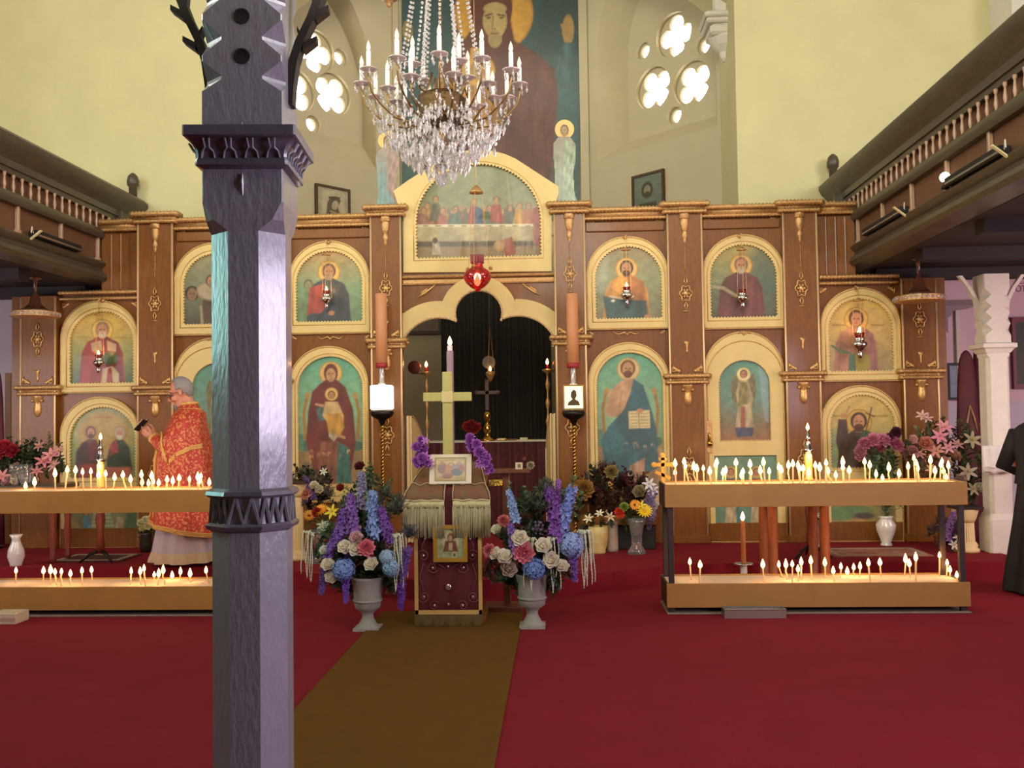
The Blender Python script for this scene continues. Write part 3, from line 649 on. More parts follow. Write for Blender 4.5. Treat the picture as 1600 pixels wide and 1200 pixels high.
def ex8(c, k):
    if k == 0: c.e(1120, 430, 22, 12, '9a9a6c', 5, .7).e(1200, 420, 30, 50, '48665c', 20, .7); return
    c.l([(1113, 448), (1130, 450), (1150, 462)], 5, 'b0a880', 2, .8).e(1122, 432, 12, 5, '7a8060', 2, .7, 20)
icon('arched icon of a white-bearded saint in dark red, upper row, second right of gateway', (1097, 367, 1224, 514), (1108, 382, 1213, 497),
     bust(1158, 415, 10, [(0, 'b8a458'), (.5, '76855e'), (1, '4c5240')], '6a3836', '7a4440', '8a6a50', 'c0b090', extra=ex8, w=.85))
def ex5(c, k):
    if k == 0: c.face(482, 446, 7, '6a6048', None, '8c9068').p([(472, 456), (492, 456), (498, 503), (466, 503)], '6e8a62', 4, .8); return
    c.p([(484, 450), (506, 443), (508, 480), (500, 492), (480, 492)], 'b04a44', 2).p([(484, 490), (525, 488), (520, 503), (482, 503)], '3a4a50', 2); hand(c, 518, 489)
icon('arched icon of a saint in red and dark blue, upper row, left of the gateway', (452, 377, 579, 522), (463, 392, 568, 504),
     bust(514, 425, 10, [(0, 'c09c60'), (.5, '7fa078'), (1, '6a8c68')], '3c4c58', '34444c', '6a4a3a', 'a89070', extra=ex5, w=.8))
def ex3(c, k):
    if k: c.face(300, 460, 10, '3a3028', None, '8a7050').e(330, 455, 22, 14, 'b0a080', 4).face(330, 440, 8, '5a4a38', '8a7a60').l([(314, 480), (316, 505)], 4, 'a8987c', 2)
icon('arched icon of a dark-haired seated figure half hidden by the grey post, upper row', (273, 380, 400, 524), (288, 396, 390, 508),
     bust(352, 430, 9, [(0, '9a9468'), (.5, '76836a'), (1, '4c4a3c')], '5c4c40', None, '4a3a2a', '6a5a44', extra=ex3, halo=None, w=.9))
def ex1(c, k):
    if k == 0: c.e(160, 490, 60, 40, 'd0b050', 25, .8).l([(122, 527), (205, 528)], 2.5, 'a08438', 2, .6); return
    c.p([(142, 536), (158, 532), (160, 548), (144, 550)], 'b09870').p([(167, 532), (182, 538), (181, 550), (168, 548)], 'b09870')
    c.e(172, 560, 13, 10, '3a5a3c').p([(160, 576), (176, 572), (186, 584), (186, 600), (158, 600)], 'c8b080').p([(168, 576), (174, 574), (177, 600), (166, 600)], '9a3430').p([(128, 570), (142, 564), (142, 600), (128, 600)], 'a03430')
icon('arched icon of a white-bearded bishop in a red cope, upper row, far left bay', (97, 470, 218, 614), (111, 486, 212, 600),
     bust(160, 516, 10, [(0, 'c8a848'), (.5, '9a9c58'), (1, '3c6450')], '9c3230', '7a2a2c', '8a7454', 'c8bc9c', extra=ex1, halo=('d8b850', 'a88838'), w=.85))
def ex9(c, k):
    if k == 0: c.l([(1301, 508), (1320, 508)], 3, 'a08438', 1.5, .8).l([(1362, 508), (1382, 508)], 3, 'a08438', 1.5, .8); return
    c.l([(1300, 540), (1312, 549), (1330, 552)], 4, '5a7a58', 2).l([(1342, 512), (1342, 580)], 5, '5c4434', 2, .6).e(1345, 566, 15, 18, 'a09438', 4).p([(1326, 556), (1336, 552), (1338, 581), (1326, 581)], '4c7058')
icon('arched icon of a dark-haired saint in pale rose, upper row, far right bay', (1281, 450, 1406, 596), (1292, 466, 1394, 581),
     bust(1338, 499, 11, [(0, 'd0b058'), (.6, 'c8ae6c'), (1, 'a0946c')], 'b88468', 'a8746c', '4a3020', None, extra=ex9, halo=('d4b050', 'a88030'), w=.85))
def ex10(c, k):
    if k == 0: c.l([(1303, 650), (1325, 650)], 3, 'a08438', 1.5, .8).l([(1366, 650), (1386, 650)], 3, 'a08438', 1.5, .8).e(1308, 700, 20, 30, '88a878', 10, .7); return
    c.p([(1306, 690), (1310, 655), (1323, 655), (1326, 680), (1322, 720), (1314, 720)], '4a342c', 2); hand(c, 1318, 650, 'b88458', 5); c.l([(1321, 648), (1327, 636)], 2.5, 'b88458')
    c.l([(1353, 674), (1362, 637)], 2.2, '6a3c24').l([(1353, 645), (1366, 651)], 2.2, '6a3c24')
    c.p([(1354, 672), (1368, 680), (1370, 690), (1344, 692), (1340, 682)], '38583c', 2)
def low_right(c):
    c.grad([(0, '7c9c60'), (1, 'a88850')]).e(1320, 800, 40, 14, '6a9060', 8).p([(1300, 838), (1320, 815), (1345, 806), (1372, 822), (1392, 838)], 'c09858', 4).e(1340, 828, 14, 8, 'd0c8a8', 3).e(1372, 828, 14, 7, 'c8b890', 3).e(1350, 806, 16, 5, '4a4444', 3)
icon('arched icon of a bearded man with a thin cross, lower row, far right bay', (1283, 602, 1408, 846), (1295, 616, 1398, 732),
     bust(1342, 660, 12, [(0, 'd4b860'), (.5, 'c4b068'), (1, '7c8c60')], '4c3a30', '463830', '3c261a', '4a2c1c', extra=ex10, halo=('d0ac50', 'b08838'), w=.8), lower=(1296, 752, 1399, 838, low_right))
def seat2(c):
    c.grad([(0, '5c9678'), (.35, '8a9c60'), (1, '7c8858')]).e(163, 680, 42, 40, 'b8964c', 16, .95)
    c.e(142, 675, 12, 12, 'a8843c', 2).e(188, 677, 12, 12, 'a8843c', 2).e(163, 675, 9, 9, 'b0984c', 2, .7); c.l([(148, 652), (176, 652)], 3, 'a87c38', 1.5, .9)
    c.p([(128, 692), (138, 686), (150, 687), (158, 704), (160, 748), (116, 748), (119, 706)], '3c2428', 3).p([(136, 690), (150, 688), (156, 712), (140, 722)], '6a2c30', 3).p([(124, 726), (154, 724), (156, 748), (122, 748)], '8c342c', 3).face(142, 676, 7.5, '4a2c1c', '4a2c1c')
    c.p([(176, 690), (184, 686), (194, 688), (203, 700), (207, 735), (168, 738), (166, 712)], '2a4434', 3).p([(172, 696), (182, 688), (186, 706), (172, 712)], 'a04444', 3).p([(166, 730), (204, 730), (206, 748), (162, 748)], 'b06450', 3).face(187, 678, 7.5, 'a8a080', 'c8c0a0')
    c.e(163, 706, 6, 12, 'b09a60', 3)
def stairs(c):
    c.grad([(0, '6c8c70'), (1, '8a7848')]).p([(146, 800), (172, 800), (184, 838), (140, 838)], '9aa884')
    for k in range(6): c.l([(146-k, 806+k*6), (174+k*2, 806+k*6)], 1.2, '607458', 1)
    c.p([(130, 805), (140, 805), (144, 847), (128, 847)], '5890a8', 2).face(135, 802, 4).p([(182, 808), (192, 808), (194, 840), (180, 840)], 'b0a488', 2).e(165, 846, 22, 7, '3c5434', 3).e(190, 842, 14, 5, '8a6038', 3).e(210, 820, 14, 30, '4c7050', 6).e(112, 830, 12, 20, 'a09058', 6)
icon('arched icon of two seated figures at a small table, lower row, far left bay', (96, 620, 221, 860), (111, 635, 215, 748), seat2, lower=(106, 768, 217, 852, stairs))
def throne(cx, top, s):
    def d(c):
        for q in (-1, 1):
            c.l([(cx+q*38, top+s*60), (cx+q*43, top+s*85), (cx+q*41, top+s*125)], 5, 'a0783c', 1.5).e(cx+q*37, top+s*58, 4, 5, 'b88c48')
        c.p([(cx-50, top+s*140), (cx+50, top+s*140), (cx+50, 790), (cx-50, 790)], 'a8885c', 2)
        for q in (-1, 1): c.e(cx+q*38, top+s*137, 13, 8, '3e6a5c', 2)
        c.p([(cx-52, top+s*118), (cx-44, top+s*118), (cx-44, top+s*145), (cx-52, top+s*145)], '5a8a70')
    return d
def mother(c):
    c.grad([(0, '5ca888'), (.45, '86b48a'), (.7, '7c9870'), (1, '8c8458')]); throne(518, 560, 1)(c)
    c.halo(517, 583, 18, 'dcbc6c', 'c89048')
    c.p([(500, 600), (510, 593), (526, 593), (540, 605), (552, 640), (556, 690), (546, 755), (496, 755), (478, 690), (482, 640), (488, 612)], '6e2c30', 2.5)
    c.p([(528, 690), (545, 700), (550, 755), (525, 755)], '357268', 2.5).p([(498, 690), (528, 690), (525, 755), (497, 755)], '8a5444', 2.5)
    for k in range(5): c.l([(500+k*11, 690), (497+k*13, 755)], 1.5, '4c2a24', 2, .4)
    c.e(517, 583, 11, 15, '6a3030').e(517, 586, 7.5, 10.5, 'c09468').l([(513, 584), (515, 584)], 1.5, '3a2418').l([(519, 584), (521, 584)], 1.5, '3a2418').l([(517, 585), (517.5, 590)], 1, '8a5c3c').l([(515, 593), (519, 593)], 1.2, '8a4030')
    c.p([(494, 640), (505, 632), (510, 655), (498, 660)], '4a6a68', 2)
    c.halo(518, 616, 10.5, 'dcbc6c', 'b07c40').p([(508, 628), (528, 628), (537, 650), (536, 668), (516, 664), (504, 650)], 'd0b078', 2).p([(508, 648), (534, 645), (538, 668), (530, 684), (514, 678)], 'c89840', 2)
    c.l([(504, 634), (494, 632)], 4, 'c09468').l([(528, 680), (538, 684)], 4, 'c09468').face(518, 618, 5.5, '6a4020', None); c.p([(514, 675), (528, 682), (522, 690), (514, 682)], 'b8b090', 2)
icon('tall arched icon of a woman in maroon enthroned with a child, left of the gateway', (453, 541, 577, 785), (467, 557, 568, 757), mother, 'bead')
def teacher(c):
    c.grad([(0, '5ca888'), (.45, '86b48a'), (.7, '84a078'), (1, '8c8458')]); throne(985, 553, 1)(c)
    c.halo(982, 577, 18, 'd8c084', 'c09858')
    c.p([(968, 598), (976, 592), (990, 592), (1000, 600), (1002, 650), (950, 652), (945, 640), (952, 612)], 'c8a078', 2.5)
    c.p([(990, 592), (1005, 602), (1018, 640), (1026, 670), (1030, 730), (1000, 745), (975, 760), (945, 735), (940, 690), (950, 668), (975, 640), (985, 615)], '2e6470', 2.5)
    c.e(958, 690, 18, 20, '34707a', 4).e(1008, 690, 18, 20, '2c5c66', 4).p([(975, 760), (985, 728), (1008, 715), (1006, 760)], 'b89074', 2.5)
    for k in range(6): c.l([(952+k*12, 690), (962+k*9, 745)], 1.5, '1e444c', 2, .45)
    c.l([(972, 612), (966, 648)], 1.6, '9a6c50', 1.5, .6)
    c.p([(982, 643), (1015, 641), (1016, 669), (983, 670)], 'd8c890', 1.2).l([(998, 643), (999, 669)], 1.3, '8a7444')
    for k in range(5): c.l([(985, 647+k*5), (996, 646.5+k*5)], 1, '7a6a4c', 1, .8); c.l([(1001, 646.5+k*5), (1013, 646+k*5)], 1, '7a6a4c', 1, .8)
    hand(c, 1000, 642); hand(c, 966, 606, 'c09468', 4); c.l([(966, 608), (968, 598)], 3, 'c09468')
    c.face(981, 577, 11, '7a4c28', '6a3c20', 'c09468')
icon('tall arched icon of an enthroned man in teal with an open book, right of gateway', (920, 535, 1047, 785), (933, 551, 1036, 772), teacher, 'bead')
# side doors
def angel(cx, top):
    def d(c):
        c.grad([(0, '5c9880'), (.5, '6c9480'), (.75, '7c7458'), (1, '9c6c44')])
        for q in (-1, 1): c.p([(cx+q*4, top+30), (cx+q*16, top+18), (cx+q*20, top+40), (cx+q*16, top+72), (cx+q*8, top+55)], '7c7450', 2)
        c.halo(cx, top+20, 11, 'e8dc9c', 'c8b060')
        c.p([(cx-7, top+30), (cx+7, top+30), (cx+15, top+58), (cx+12, top+70), (cx+16, top+104), (cx-13, top+104), (cx-9, top+70), (cx-12, top+50)], 'b8ac80', 2)
        c.p([(cx-6, top+32), (cx+6, top+32), (cx+7, top+66), (cx-9, top+70)], '8c8450', 2).p([(cx-4, top+70), (cx+2, top+70), (cx+3, top+104), (cx-5, top+104)], '9a5c44', 1.5)
        c.p([(cx-14, top+103), (cx+16, top+103), (cx+14, top+117), (cx-10, top+118)], '44506c', 2).face(cx, top+20, 5.5, '5a3420', None)
    return d
def two_low(x0):
    def d(c):
        c.grad([(0, '6a9478'), (1, '639080')])
        for q, rb in ((24, '4c5a70'), (64, 'a8583c')):
            cx = x0+q; c.halo(cx, 738, 10, 'c8ac68', 'a8884c').face(cx, 738, 5, '5a3828').p([(cx-8, 748), (cx+8, 748), (cx+12, 775), (cx-12, 775)], rb, 2).p([(cx-6, 775), (cx+6, 775), (cx+10, 818), (cx-9, 818)], 'c8b890', 2).p([(cx+8, 772), (cx+17, 778), (cx+16, 822), (cx+9, 820)], rb if q > 40 else '4a8a80', 2)
    return d
door_t = icon('cream side door painted with a standing angel, right of the gateway', (1101, 518, 1226, 847), (1123, 563, 1202, 688), angel(1162, 565), 'bead', (1115, 712, 1215, 832, two_low(1118)), name='icon_door', cat='door', kf=1.0)
def door_trim(t, x0, x1, y0):
    a, b = fx(x0, 600), fx(x1, 600); zt = fz((x0+x1)/2, y0); pts = arch(a, b, SZ+.02, zt, 1)[1:]; pts = pts+[(a, SZ+.02)]
    mb = MB(); mb.tube([(x, IW-.047, z) for x, z in pts], .006, 5); mb.build('arched_groove_trim', M_gold, t, tuple(t.location), smooth=True)
    mb = MB(); zz = zt+.08; xm = (a+b)/2; mb.tube([(xm-.07, IW-.05, zz), (xm-.03, IW-.05, zz+.02), (xm, IW-.05, zz-.01), (xm+.03, IW-.05, zz+.02), (xm+.07, IW-.05, zz)], [.008, .014, .012, .014, .008], 6); mb.build('carved_bow', M_golddk, t, tuple(t.location), smooth=True)
door_trim(door_t, 1104, 1222, 533)
lx, lz = f(1107, 690)
mb = MB(); mb.bbox(lx-.035, lx+.035, IW-.056, IW-.044, lz-.13, lz+.24, .004); mb.build('lock_plate', M_golddk, door_t, tuple(door_t.location))
mb = MB(); mb.lathe([(.012, 0), (.012, .03), (.03, .045), (.034, .06), (.02, .075), (.001, .078)], (0, 0, 0), 12); mb.v = [(lx+x, IW-.056-z, lz-.02+y) for x, y, z in mb.v]; mb.lathe([(.02, .02), (.012, .08), (.018, .10), (.001, .12)], (lx, IW-.07, lz-.02), 8); h_ = mb.build('handle', M_brass, door_t, tuple(door_t.location), smooth=True)
door_l = icon('cream side door with an arched painted panel, behind the priest left of the gateway', (273, 528, 399, 858), (302, 567, 382, 700), angel(342, 575), 'bead', (290, 722, 385, 842, two_low(290)), name='icon_door', cat='door', kf=1.0)
door_trim(door_l, 276, 396, 543)
# the supper icon and its cream gable
def supper(c):
    c.grad([(0, '7c8a60'), (.5, '8c8c60'), (.62, '7a6c48'), (1, '8a7448')])
    heads = [(668, 322), (681, 312), (692, 330), (712, 328), (741, 316), (765, 326), (776, 313), (797, 326), (812, 322), (826, 322), (662, 330), (838, 330)]
    robes = ['a87848', '5c5c48', 'a05848', '4c7060', 'a83c34', '54704c', 'a04838', '5c6454', 'c09040', 'b06c48', '8c5c40', '9c4c3c']
    c.e(700, 300, 60, 26, '6c7c54', 20, .6).e(800, 298, 50, 24, '76805c', 20, .6).p([(652, 326), (846, 326), (846, 354), (652, 354)], '5c5844', 6, .8)
    for k in range(15): xx = 658+k*12.6; c.p([(xx-6, 334), (xx+6, 333), (xx+10, 353), (xx-10, 353)], ['7c5844', '54644c', '8c4c40', 'a08048', '5a5c54'][k % 5], 2.5, .9).e(xx, 329+3*math.sin(k*2.1), 3.6, 4.6, ['b08c60', 'a07c54'][k % 2], 1.5)
    for (x, y), rb in zip(heads, robes):
        c.p([(x-6, y+6), (x+6, y+6), (x+11, y+34), (x-11, y+34)], rb, 2.5, .95).face(x, y, 4.6, '6a4c30', None, 'b08858')
    c.p([(742, 322), (752, 326), (756, 350), (740, 350)], '34506c', 2).p([(650, 352), (835, 351), (835, 376), (650, 377)], 'b0a478', 2).p([(650, 351), (836, 350), (836, 354), (650, 355)], 'd8d0a8', 1.5)
    for k in range(9): c.e(665+k*20, 353, 5, 1.5, '8c7850', 1, .8)
    c.p([(650, 378), (850, 377), (850, 384), (650, 386)], '4c4434', 3).p([(676, 378), (686, 378), (690, 398), (676, 398)], 'b8b090', 2).e(680, 376, 4, 5, '5a4434').p([(782, 376), (800, 370), (808, 396), (788, 402)], '9a4c38', 2.5).e(780, 384, 8, 8, 'b08c58', 3).p([(833, 325), (848, 325), (848, 392), (833, 378)], '9a4438', 3)
g0 = [(632, 427), (632, 336), (623, 330), (622, 318), (616, 300), (640, 283), (690, 252), (706, 243), (725, 238), (748, 236), (772, 238), (790, 243), (806, 250), (872, 293), (873, 305), (869, 316), (868, 328), (862, 333), (862, 425)]
o = (CX, IW-.02, f(748, 427)[1]); t = empty('supper_icon', o, 'gabled cream icon of figures at a long table, above the gateway', 'icon')
pa, pb2, pzt, pzb = f(650, 340)[0], f(846, 340)[0], f(748, 257)[1], f(748, 404)[1]
out = [f(*p) for p in g0][::-1]
mb = MB(); mb.plate(out, [toothed(arch(pa, pb2, pzb, pzt, .92, 36), .04, .022)], IW-.06, IW-.001); fr = mb.build('gable_frame', M_cream, t, o)
mb = MB(); mid = arch(pa-.02, pb2+.02, pzb-.02, pzt+.02, .92); mb.tube([(x, IW-.06, z) for x, z in mid+[mid[0]]], .005, 5); mb.build('gold_edge', M_gold, fr, o, smooth=True)
cv = Canvas(648, 848, 255, 408, 1.3); supper(cv); cv.mesh('painted_panel', IW-.014, t, o, arch(pa-.01, pb2+.01, pzb-.01, pzt+.01, .92, 36))
# cut-out figures standing on the screen
def cutout(label, px, y0, y1, hy, cols, hw):
    a = f(px, y1); t = empty('saint_cutout', (a[0], IW-.03, a[1]), label, 'painted figure'); o = (a[0], IW-.03, a[1])
    w = hw; body = [(px-w*.9, y1), (px-w*1.0, y1-6), (px-w*.8, y1-14), (px-w*.85, (y0+y1)/2+15), (px-w, (y0+y1)/2-15), (px-w*.95, hy+22), (px-w*.45, hy+12), (px+w*.45, hy+12), (px+w*.95, hy+24), (px+w, (y0+y1)/2-5), (px+w*.75, (y0+y1)/2+15), (px+w*.9, y1-14), (px+w*1.15, y1-6), (px+w*1.2, y1)]
    ol = [f(*p) for p in body]; mb = MB(); mb.plate(ol[::1] if True else ol, [], IW-.03, IW-.01); mb.build('board', M_white, t, o)
    hc = f(px, hy); hr = .11
    mb = MB(); ci = [(hc[0]+hr*math.cos(2*pi*i/24), hc[1]+hr*math.sin(2*pi*i/24)) for i in range(24)]; mb.plate(ci, [], IW-.028, IW-.012); mb.build('halo', mat('gold leaf halo', 'e8c070', .4), t, o)
    cv = Canvas(px-w*1.3, px+w*1.3, hy+8, y1+1, 1.2).grad([(0, cols[0]), (.55, cols[1]), (1, cols[1])])
    cv.p([(px, hy+14), (px+w, hy+26), (px+w, y1), (px-w*.1, y1-30)], cols[2], 4)
    for k in range(4): cv.l([(px-w*.6+k*w*.4, hy+40), (px-w*.7+k*w*.45, y1)], 1.3, '6c7468', 2, .5)
    cv.mesh('painted_robe', IW-.032, t, o, ol)
    cv = Canvas(px-7, px+7, hy-9, hy+12, 1.0).grad([(0, 'a88858'), (1, 'a88858')]).face(px, hy, 6, '6a5238', None, 'b09468'); e0 = f(px, hy+2)
    cv.mesh('painted_face', IW-.034, t, o, [(e0[0]+.045*math.cos(2*pi*i/20), e0[1]+.065*math.sin(2*pi*i/20)) for i in range(20)])
cutout('cut-out painted saint with a gold halo and pale green robe, right of the gable', 882, 188, 321, 203, ('9c9484', '8e9c84', '9aac90'), 17)
cutout('cut-out painted saint in pink and teal, left of the gable', 606, 205, 326, 220, ('a89484', '7ca09c', 'a88c80'), 17)
# framed prints on the slanting apse walls
def wall_print(SW, x0, y0, x1, y1, label, draw):
    p0, u, n = SW; q = [ray_plane(x, y, p0+n*.03, n) for x, y in ((x0, y0), (x1, y0), (x0, y1))]
    uv_ = (q[1]-q[0]); uv_.z = 0; uv_.normalize(); W = (q[1]-q[0]).length; Hh = q[0].z-q[2].z
    t = empty('framed_print', q[2], label, 'picture'); M = Matrix(((uv_.x, n.x, 0, 0), (uv_.y, n.y, 0, 0), (0, 0, 1, 0)) + ((0, 0, 0, 1),))
    mb = MB(); mb.T = M; fw = .035
    mb.plate([(-.0, 0), (W, 0), (W, Hh), (0, Hh)], [[(fw, fw), (W-fw, fw), (W-fw, Hh-fw), (fw, Hh-fw)]], -.02, .02); mb.build('frame', mat('dark brown picture frame', '4c3520', .5), t)
    cv = Canvas(x0, x1, y0, y1, 1.0); draw(cv)
    a = Vector((uv_.x*.01, uv_.y*.01, Hh-.01)); b = a+uv_*(W-.02); c_ = a-Vector((0, 0, Hh-.02)); cv.mesh('print', 0, t, (0, 0, 0), None, None, (a, b, c_))
def pr1(c): c.grad([(0, 'b8a890'), (1, 'a89c80')]).p([(502, 292), (538, 292), (538, 332), (502, 332)], 'c0b494').p([(508, 340), (511, 312), (516, 302), (526, 300), (532, 306), (528, 318), (534, 340)], '5c5444', 2).e(523, 315, 5, 8, 'b8a888', 1.2, 1, 20).l([(514, 304), (530, 302)], 3, '4c4030').l([(516, 326), (530, 330)], 3, 'a8987c')
def pr2(c): c.grad([(0, '6c7868'), (1, '5c6c60')]).e(1012, 302, 9, 13, '2c2c28', 2).e(1012, 302, 5.5, 8, '8c8468').e(1012, 309, 4.5, 5, '3c342c').p([(998, 322), (1026, 322), (1030, 345), (994, 345)], '34302c', 3)
wall_print(SL, 493, 286, 546, 352, 'small brown-framed print of a hooded woman on the left apse wall', pr1)
wall_print(SR, 989, 276, 1038, 350, 'small dark-framed print of a bearded face on the right apse wall', pr2)
# ------------------------------------------------------------------ sanctuary behind the gateway
M_burg = mat('burgundy damask', '5a1218', .7, color2='3c0d12', vscale=9)
ax0, ax1 = P(640, 700, 12.3).x, P(862, 700, 12.3).x; azt = P(750, 691, 12.3).z
ao = ((ax0+ax1)/2, 12.7, SZ); t = empty('altar_table', ao, 'altar table under a burgundy patterned cloth, seen through the gateway', 'table')
n = 60; fr = [(ax0+(ax1-ax0)*i/n, 12.3+.012*math.sin(i*1.3)) for i in range(n+1)]
mb = MB(); mb.prism(fr+[(ax1, 13.1), (ax0, 13.1)], 'z', SZ+.03, azt); mb.build('altar_cloth', M_burg, t, ao)
mb = MB(); mb.box(ax0-.01, ax1+.01, 12.28, 13.12, azt, azt+.012); mb.build('white_top_cloth', mat('white linen', 'd8d0bc', .8), t, ao)
mb = MB()
for cx_ in (-.62, -.1, .45):
    for q in (-1, 1): mb.tube([(CX+cx_+q*.02, 12.285, azt-.35), (CX+cx_+q*.12, 12.285, azt-.25), (CX+cx_+q*.08, 12.285, azt-.14), (CX+cx_, 12.285, azt-.2)], .006, 4)
    mb.ball((CX+cx_, 12.285, azt-.22), .03, 7, 5, (1, .2, 1))
mb.build('embroidery', mat('dull rose thread', '7a3a38', .6), t, ao)
dx0, dx1 = P(690, 600, 14.2).x, P(862, 600, 14.2).x; do = ((dx0+dx1)/2, 14.3, SZ)
t = empty('dark_curtain', do, 'tall near-black curtain hanging behind the altar table', 'curtain')
mb = MB(); pts = [(dx0+(dx1-dx0)*i/120, 14.2+.012*math.sin(i*.9)+.008*math.sin(i*2.3)) for i in range(121)]; mb.prism(pts+[(dx1, 14.3), (dx0, 14.3)], 'z', SZ, 4.3); mb.build('cloth', mat('near black velvet', '1d1814', .8, color2='262419', vscale=4), t, do)
mb = MB(); mb.tube([(dx0-.06, 14.26, 4.32), (dx1+.06, 14.26, 4.32)], .02, 8); mb.build('curtain_rail', M_golddk, t, do)
c = P(655, 522, 14.95); t = empty('framed_picture', (c.x, 14.98, c.z), 'dark framed picture on the wall inside the sanctuary, left of the curtain', 'picture')
mb = MB(); W_, H_ = .62, .75; x0 = P(690, 520, 14.95).x-c.x; mb.plate([(x0-W_, 0), (x0, 0), (x0, H_), (x0-W_, H_)], [[(x0-W_+.05, .05), (x0-.05, .05), (x0-.05, H_-.05), (x0-W_+.05, H_-.05)]], -.03, 0); mb.build('frame', mat('dark picture frame', '4a3a34', .5), t)
MB().box(x0-W_+.04, x0-.04, -.01, -.002, .04, H_-.04).build('print', mat('brown print', '6a5248', .6, color2='8a7468', vscale=6), t)
def small_cross(name, px, y0, y1, Y, label, m_):
    a, b = P(px, y1, Y), P(px, y0, Y); h = b.z-a.z; t = empty(name, a, label, 'cross')
    mb = MB(); mb.lathe([(.10, 0), (.10, .02), (.05, .05), (.03, .1), (.045, .14), (.055, .18), (.03, .22), (.02, .25), (.04, .29), (.05, .33), (.035, .37), (.014, .4)], n=14); mb.build('foot', M_brass, t, smooth=True)
    mb = MB(); mb.bbox(-.028, .028, -.012, .012, .4, h); z = .4+(h-.4)*.62; mb.bbox(-.14, .14, -.012, .012, z-.025, z+.025)
    for x, zz in ((-.14, z), (.14, z), (0, h)): mb.ball((x, 0, zz), .035, 8, 6, (1, .4, 1))
    mb.build('cross_arms', m_, t)
small_cross('altar_cross', 762, 596, 690, 12.45, 'dark cross on a shiny brass foot, standing on the altar table', mat('dark bronze', '4a3630', .4, metal=.5))
def flame_mesh(s=1.0):
    mb = MB(); mb.lathe([(.003*s, 0), (.011*s, .008*s), (.016*s, .02*s), (.014*s, .034*s), (.008*s, .05*s), (.001, .066*s)], n=8); return mb
def lamp_light(parent, loc, e, colr=(1, .52, .2), r=.025):
    d = bpy.data.lights.new('flame_light', 'POINT'); d.energy = e; d.color = colr; d.shadow_soft_size = r
    o = bpy.data.objects.new('flame_light', d); col.objects.link(o); o.parent = parent; o.location = loc
def standing_lamp(px, yf, ybase, Y, label, z0=None, beads=True, disc=False):
    a = P(px, yf, Y); zf = a.z; zb_ = SZ if z0 is None else z0; t = empty('standing_lamp', (a.x, Y, zb_), label, 'lamp'); h = zf-zb_
    prof = [(.12, 0), (.12, .02), (.04, .05), (.02, .1)]
    k = 8
    for i in range(k): z = .1+(h-.25)*i/k; d = (h-.25)/k; prof += [(.012, z+d*.1), (.026, z+d*.35), (.03, z+d*.5), (.012, z+d*.75)]
    prof += [(.015, h-.14), (.06, h-.11), (.07, h-.09), (.03, h-.085)]
    MB().lathe(prof, n=12).build('stem', M_golddk, t, smooth=True)
    MB().lathe([(.02, h-.09), (.02, h-.03), (.016, h-.03)], n=10).build('glass_cup', mat('red glass cup', '7a1c18', .15, trans=.3), t)
    flame_mesh(1.2).build('flame', M_flame, t, smooth=True).location = (0, 0, h-.03); lamp_light(t, (0, -.05, h+.02), 2.5)
    if disc: o = MB().lathe([(.01, -.01), (.075, -.008), (.085, 0), (.075, .008), (.01, .01)], n=20).build('fan_disc', mat('dark copper', '4a2018', .35, metal=.4), t); o.rotation_euler = (pi/2, 0, 0); o.location = (-.15 if px < 748 else .15, 0, h-.03); MB().tube([(-.02, 0, h-.12), (-.15 if px < 748 else .15, 0, h-.1)], .006).build('fan_arm', M_dkmetal, t)
standing_lamp(666, 570, 0, 12.0, 'slim standing lamp with a burning red cup, left inside the gateway', disc=True)
standing_lamp(855, 566, 0, 12.0, 'slim standing lamp with a burning cup, right inside the gateway', disc=True)
a = P(766, 580, 12.8); t = empty('hanging_oil_lamp', a, 'small oil lamp burning above the altar table, in front of the dark curtain', 'lamp')
MB().lathe([(.01, -.14), (.03, -.11), (.06, -.05), (.065, -.02), (.04, -.0)], n=12).build('bowl', M_golddk, t, smooth=True); flame_mesh(1.1).build('flame', M_flame, t, smooth=True)
mb = MB()
for k in range(3): an = 2*pi*k/3; mb.tube([(.06*math.cos(an), .06*math.sin(an), -.02), (0, 0, .6)], .003, 4)
mb.tube([(0, 0, .6), (0, 0, 1.1)], .003, 4); mb.build('chain', M_golddk, t)
MB().lathe([(.001, -.01), (.085, -.008), (.09, 0), (.085, .008), (.001, .01)], n=20).build('round_plate', mat('dull tan metal', '7a6a50', .4), t).rotation_euler = (pi/2, 0, 0)
bpy.data.objects['round_plate'].location = (-.02, .04, .12)
# small things on the altar table
for k, (px, w, h, m_, lb) in enumerate([(783, .12, .03, M_gold, 'small gold book lying on the altar table'), (818, .10, .035, mat('cream paper', 'd8cca0', .6), 'small cream box on the altar table, right of the gold book'), (797, .16, .02, mat('brown cover', '7a5434', .6), 'flat brown book lying between the gold book and cream box')]):
    a = P(px, 688, 12.5); t = MB().bbox(-w/2, w/2, -.05, .05, 0, h, .004).build('altar_book' if k != 1 else 'small_box', m_); t.location = (a.x, 12.6, azt+.013); tag(t, lb, 'book' if k != 1 else 'box')
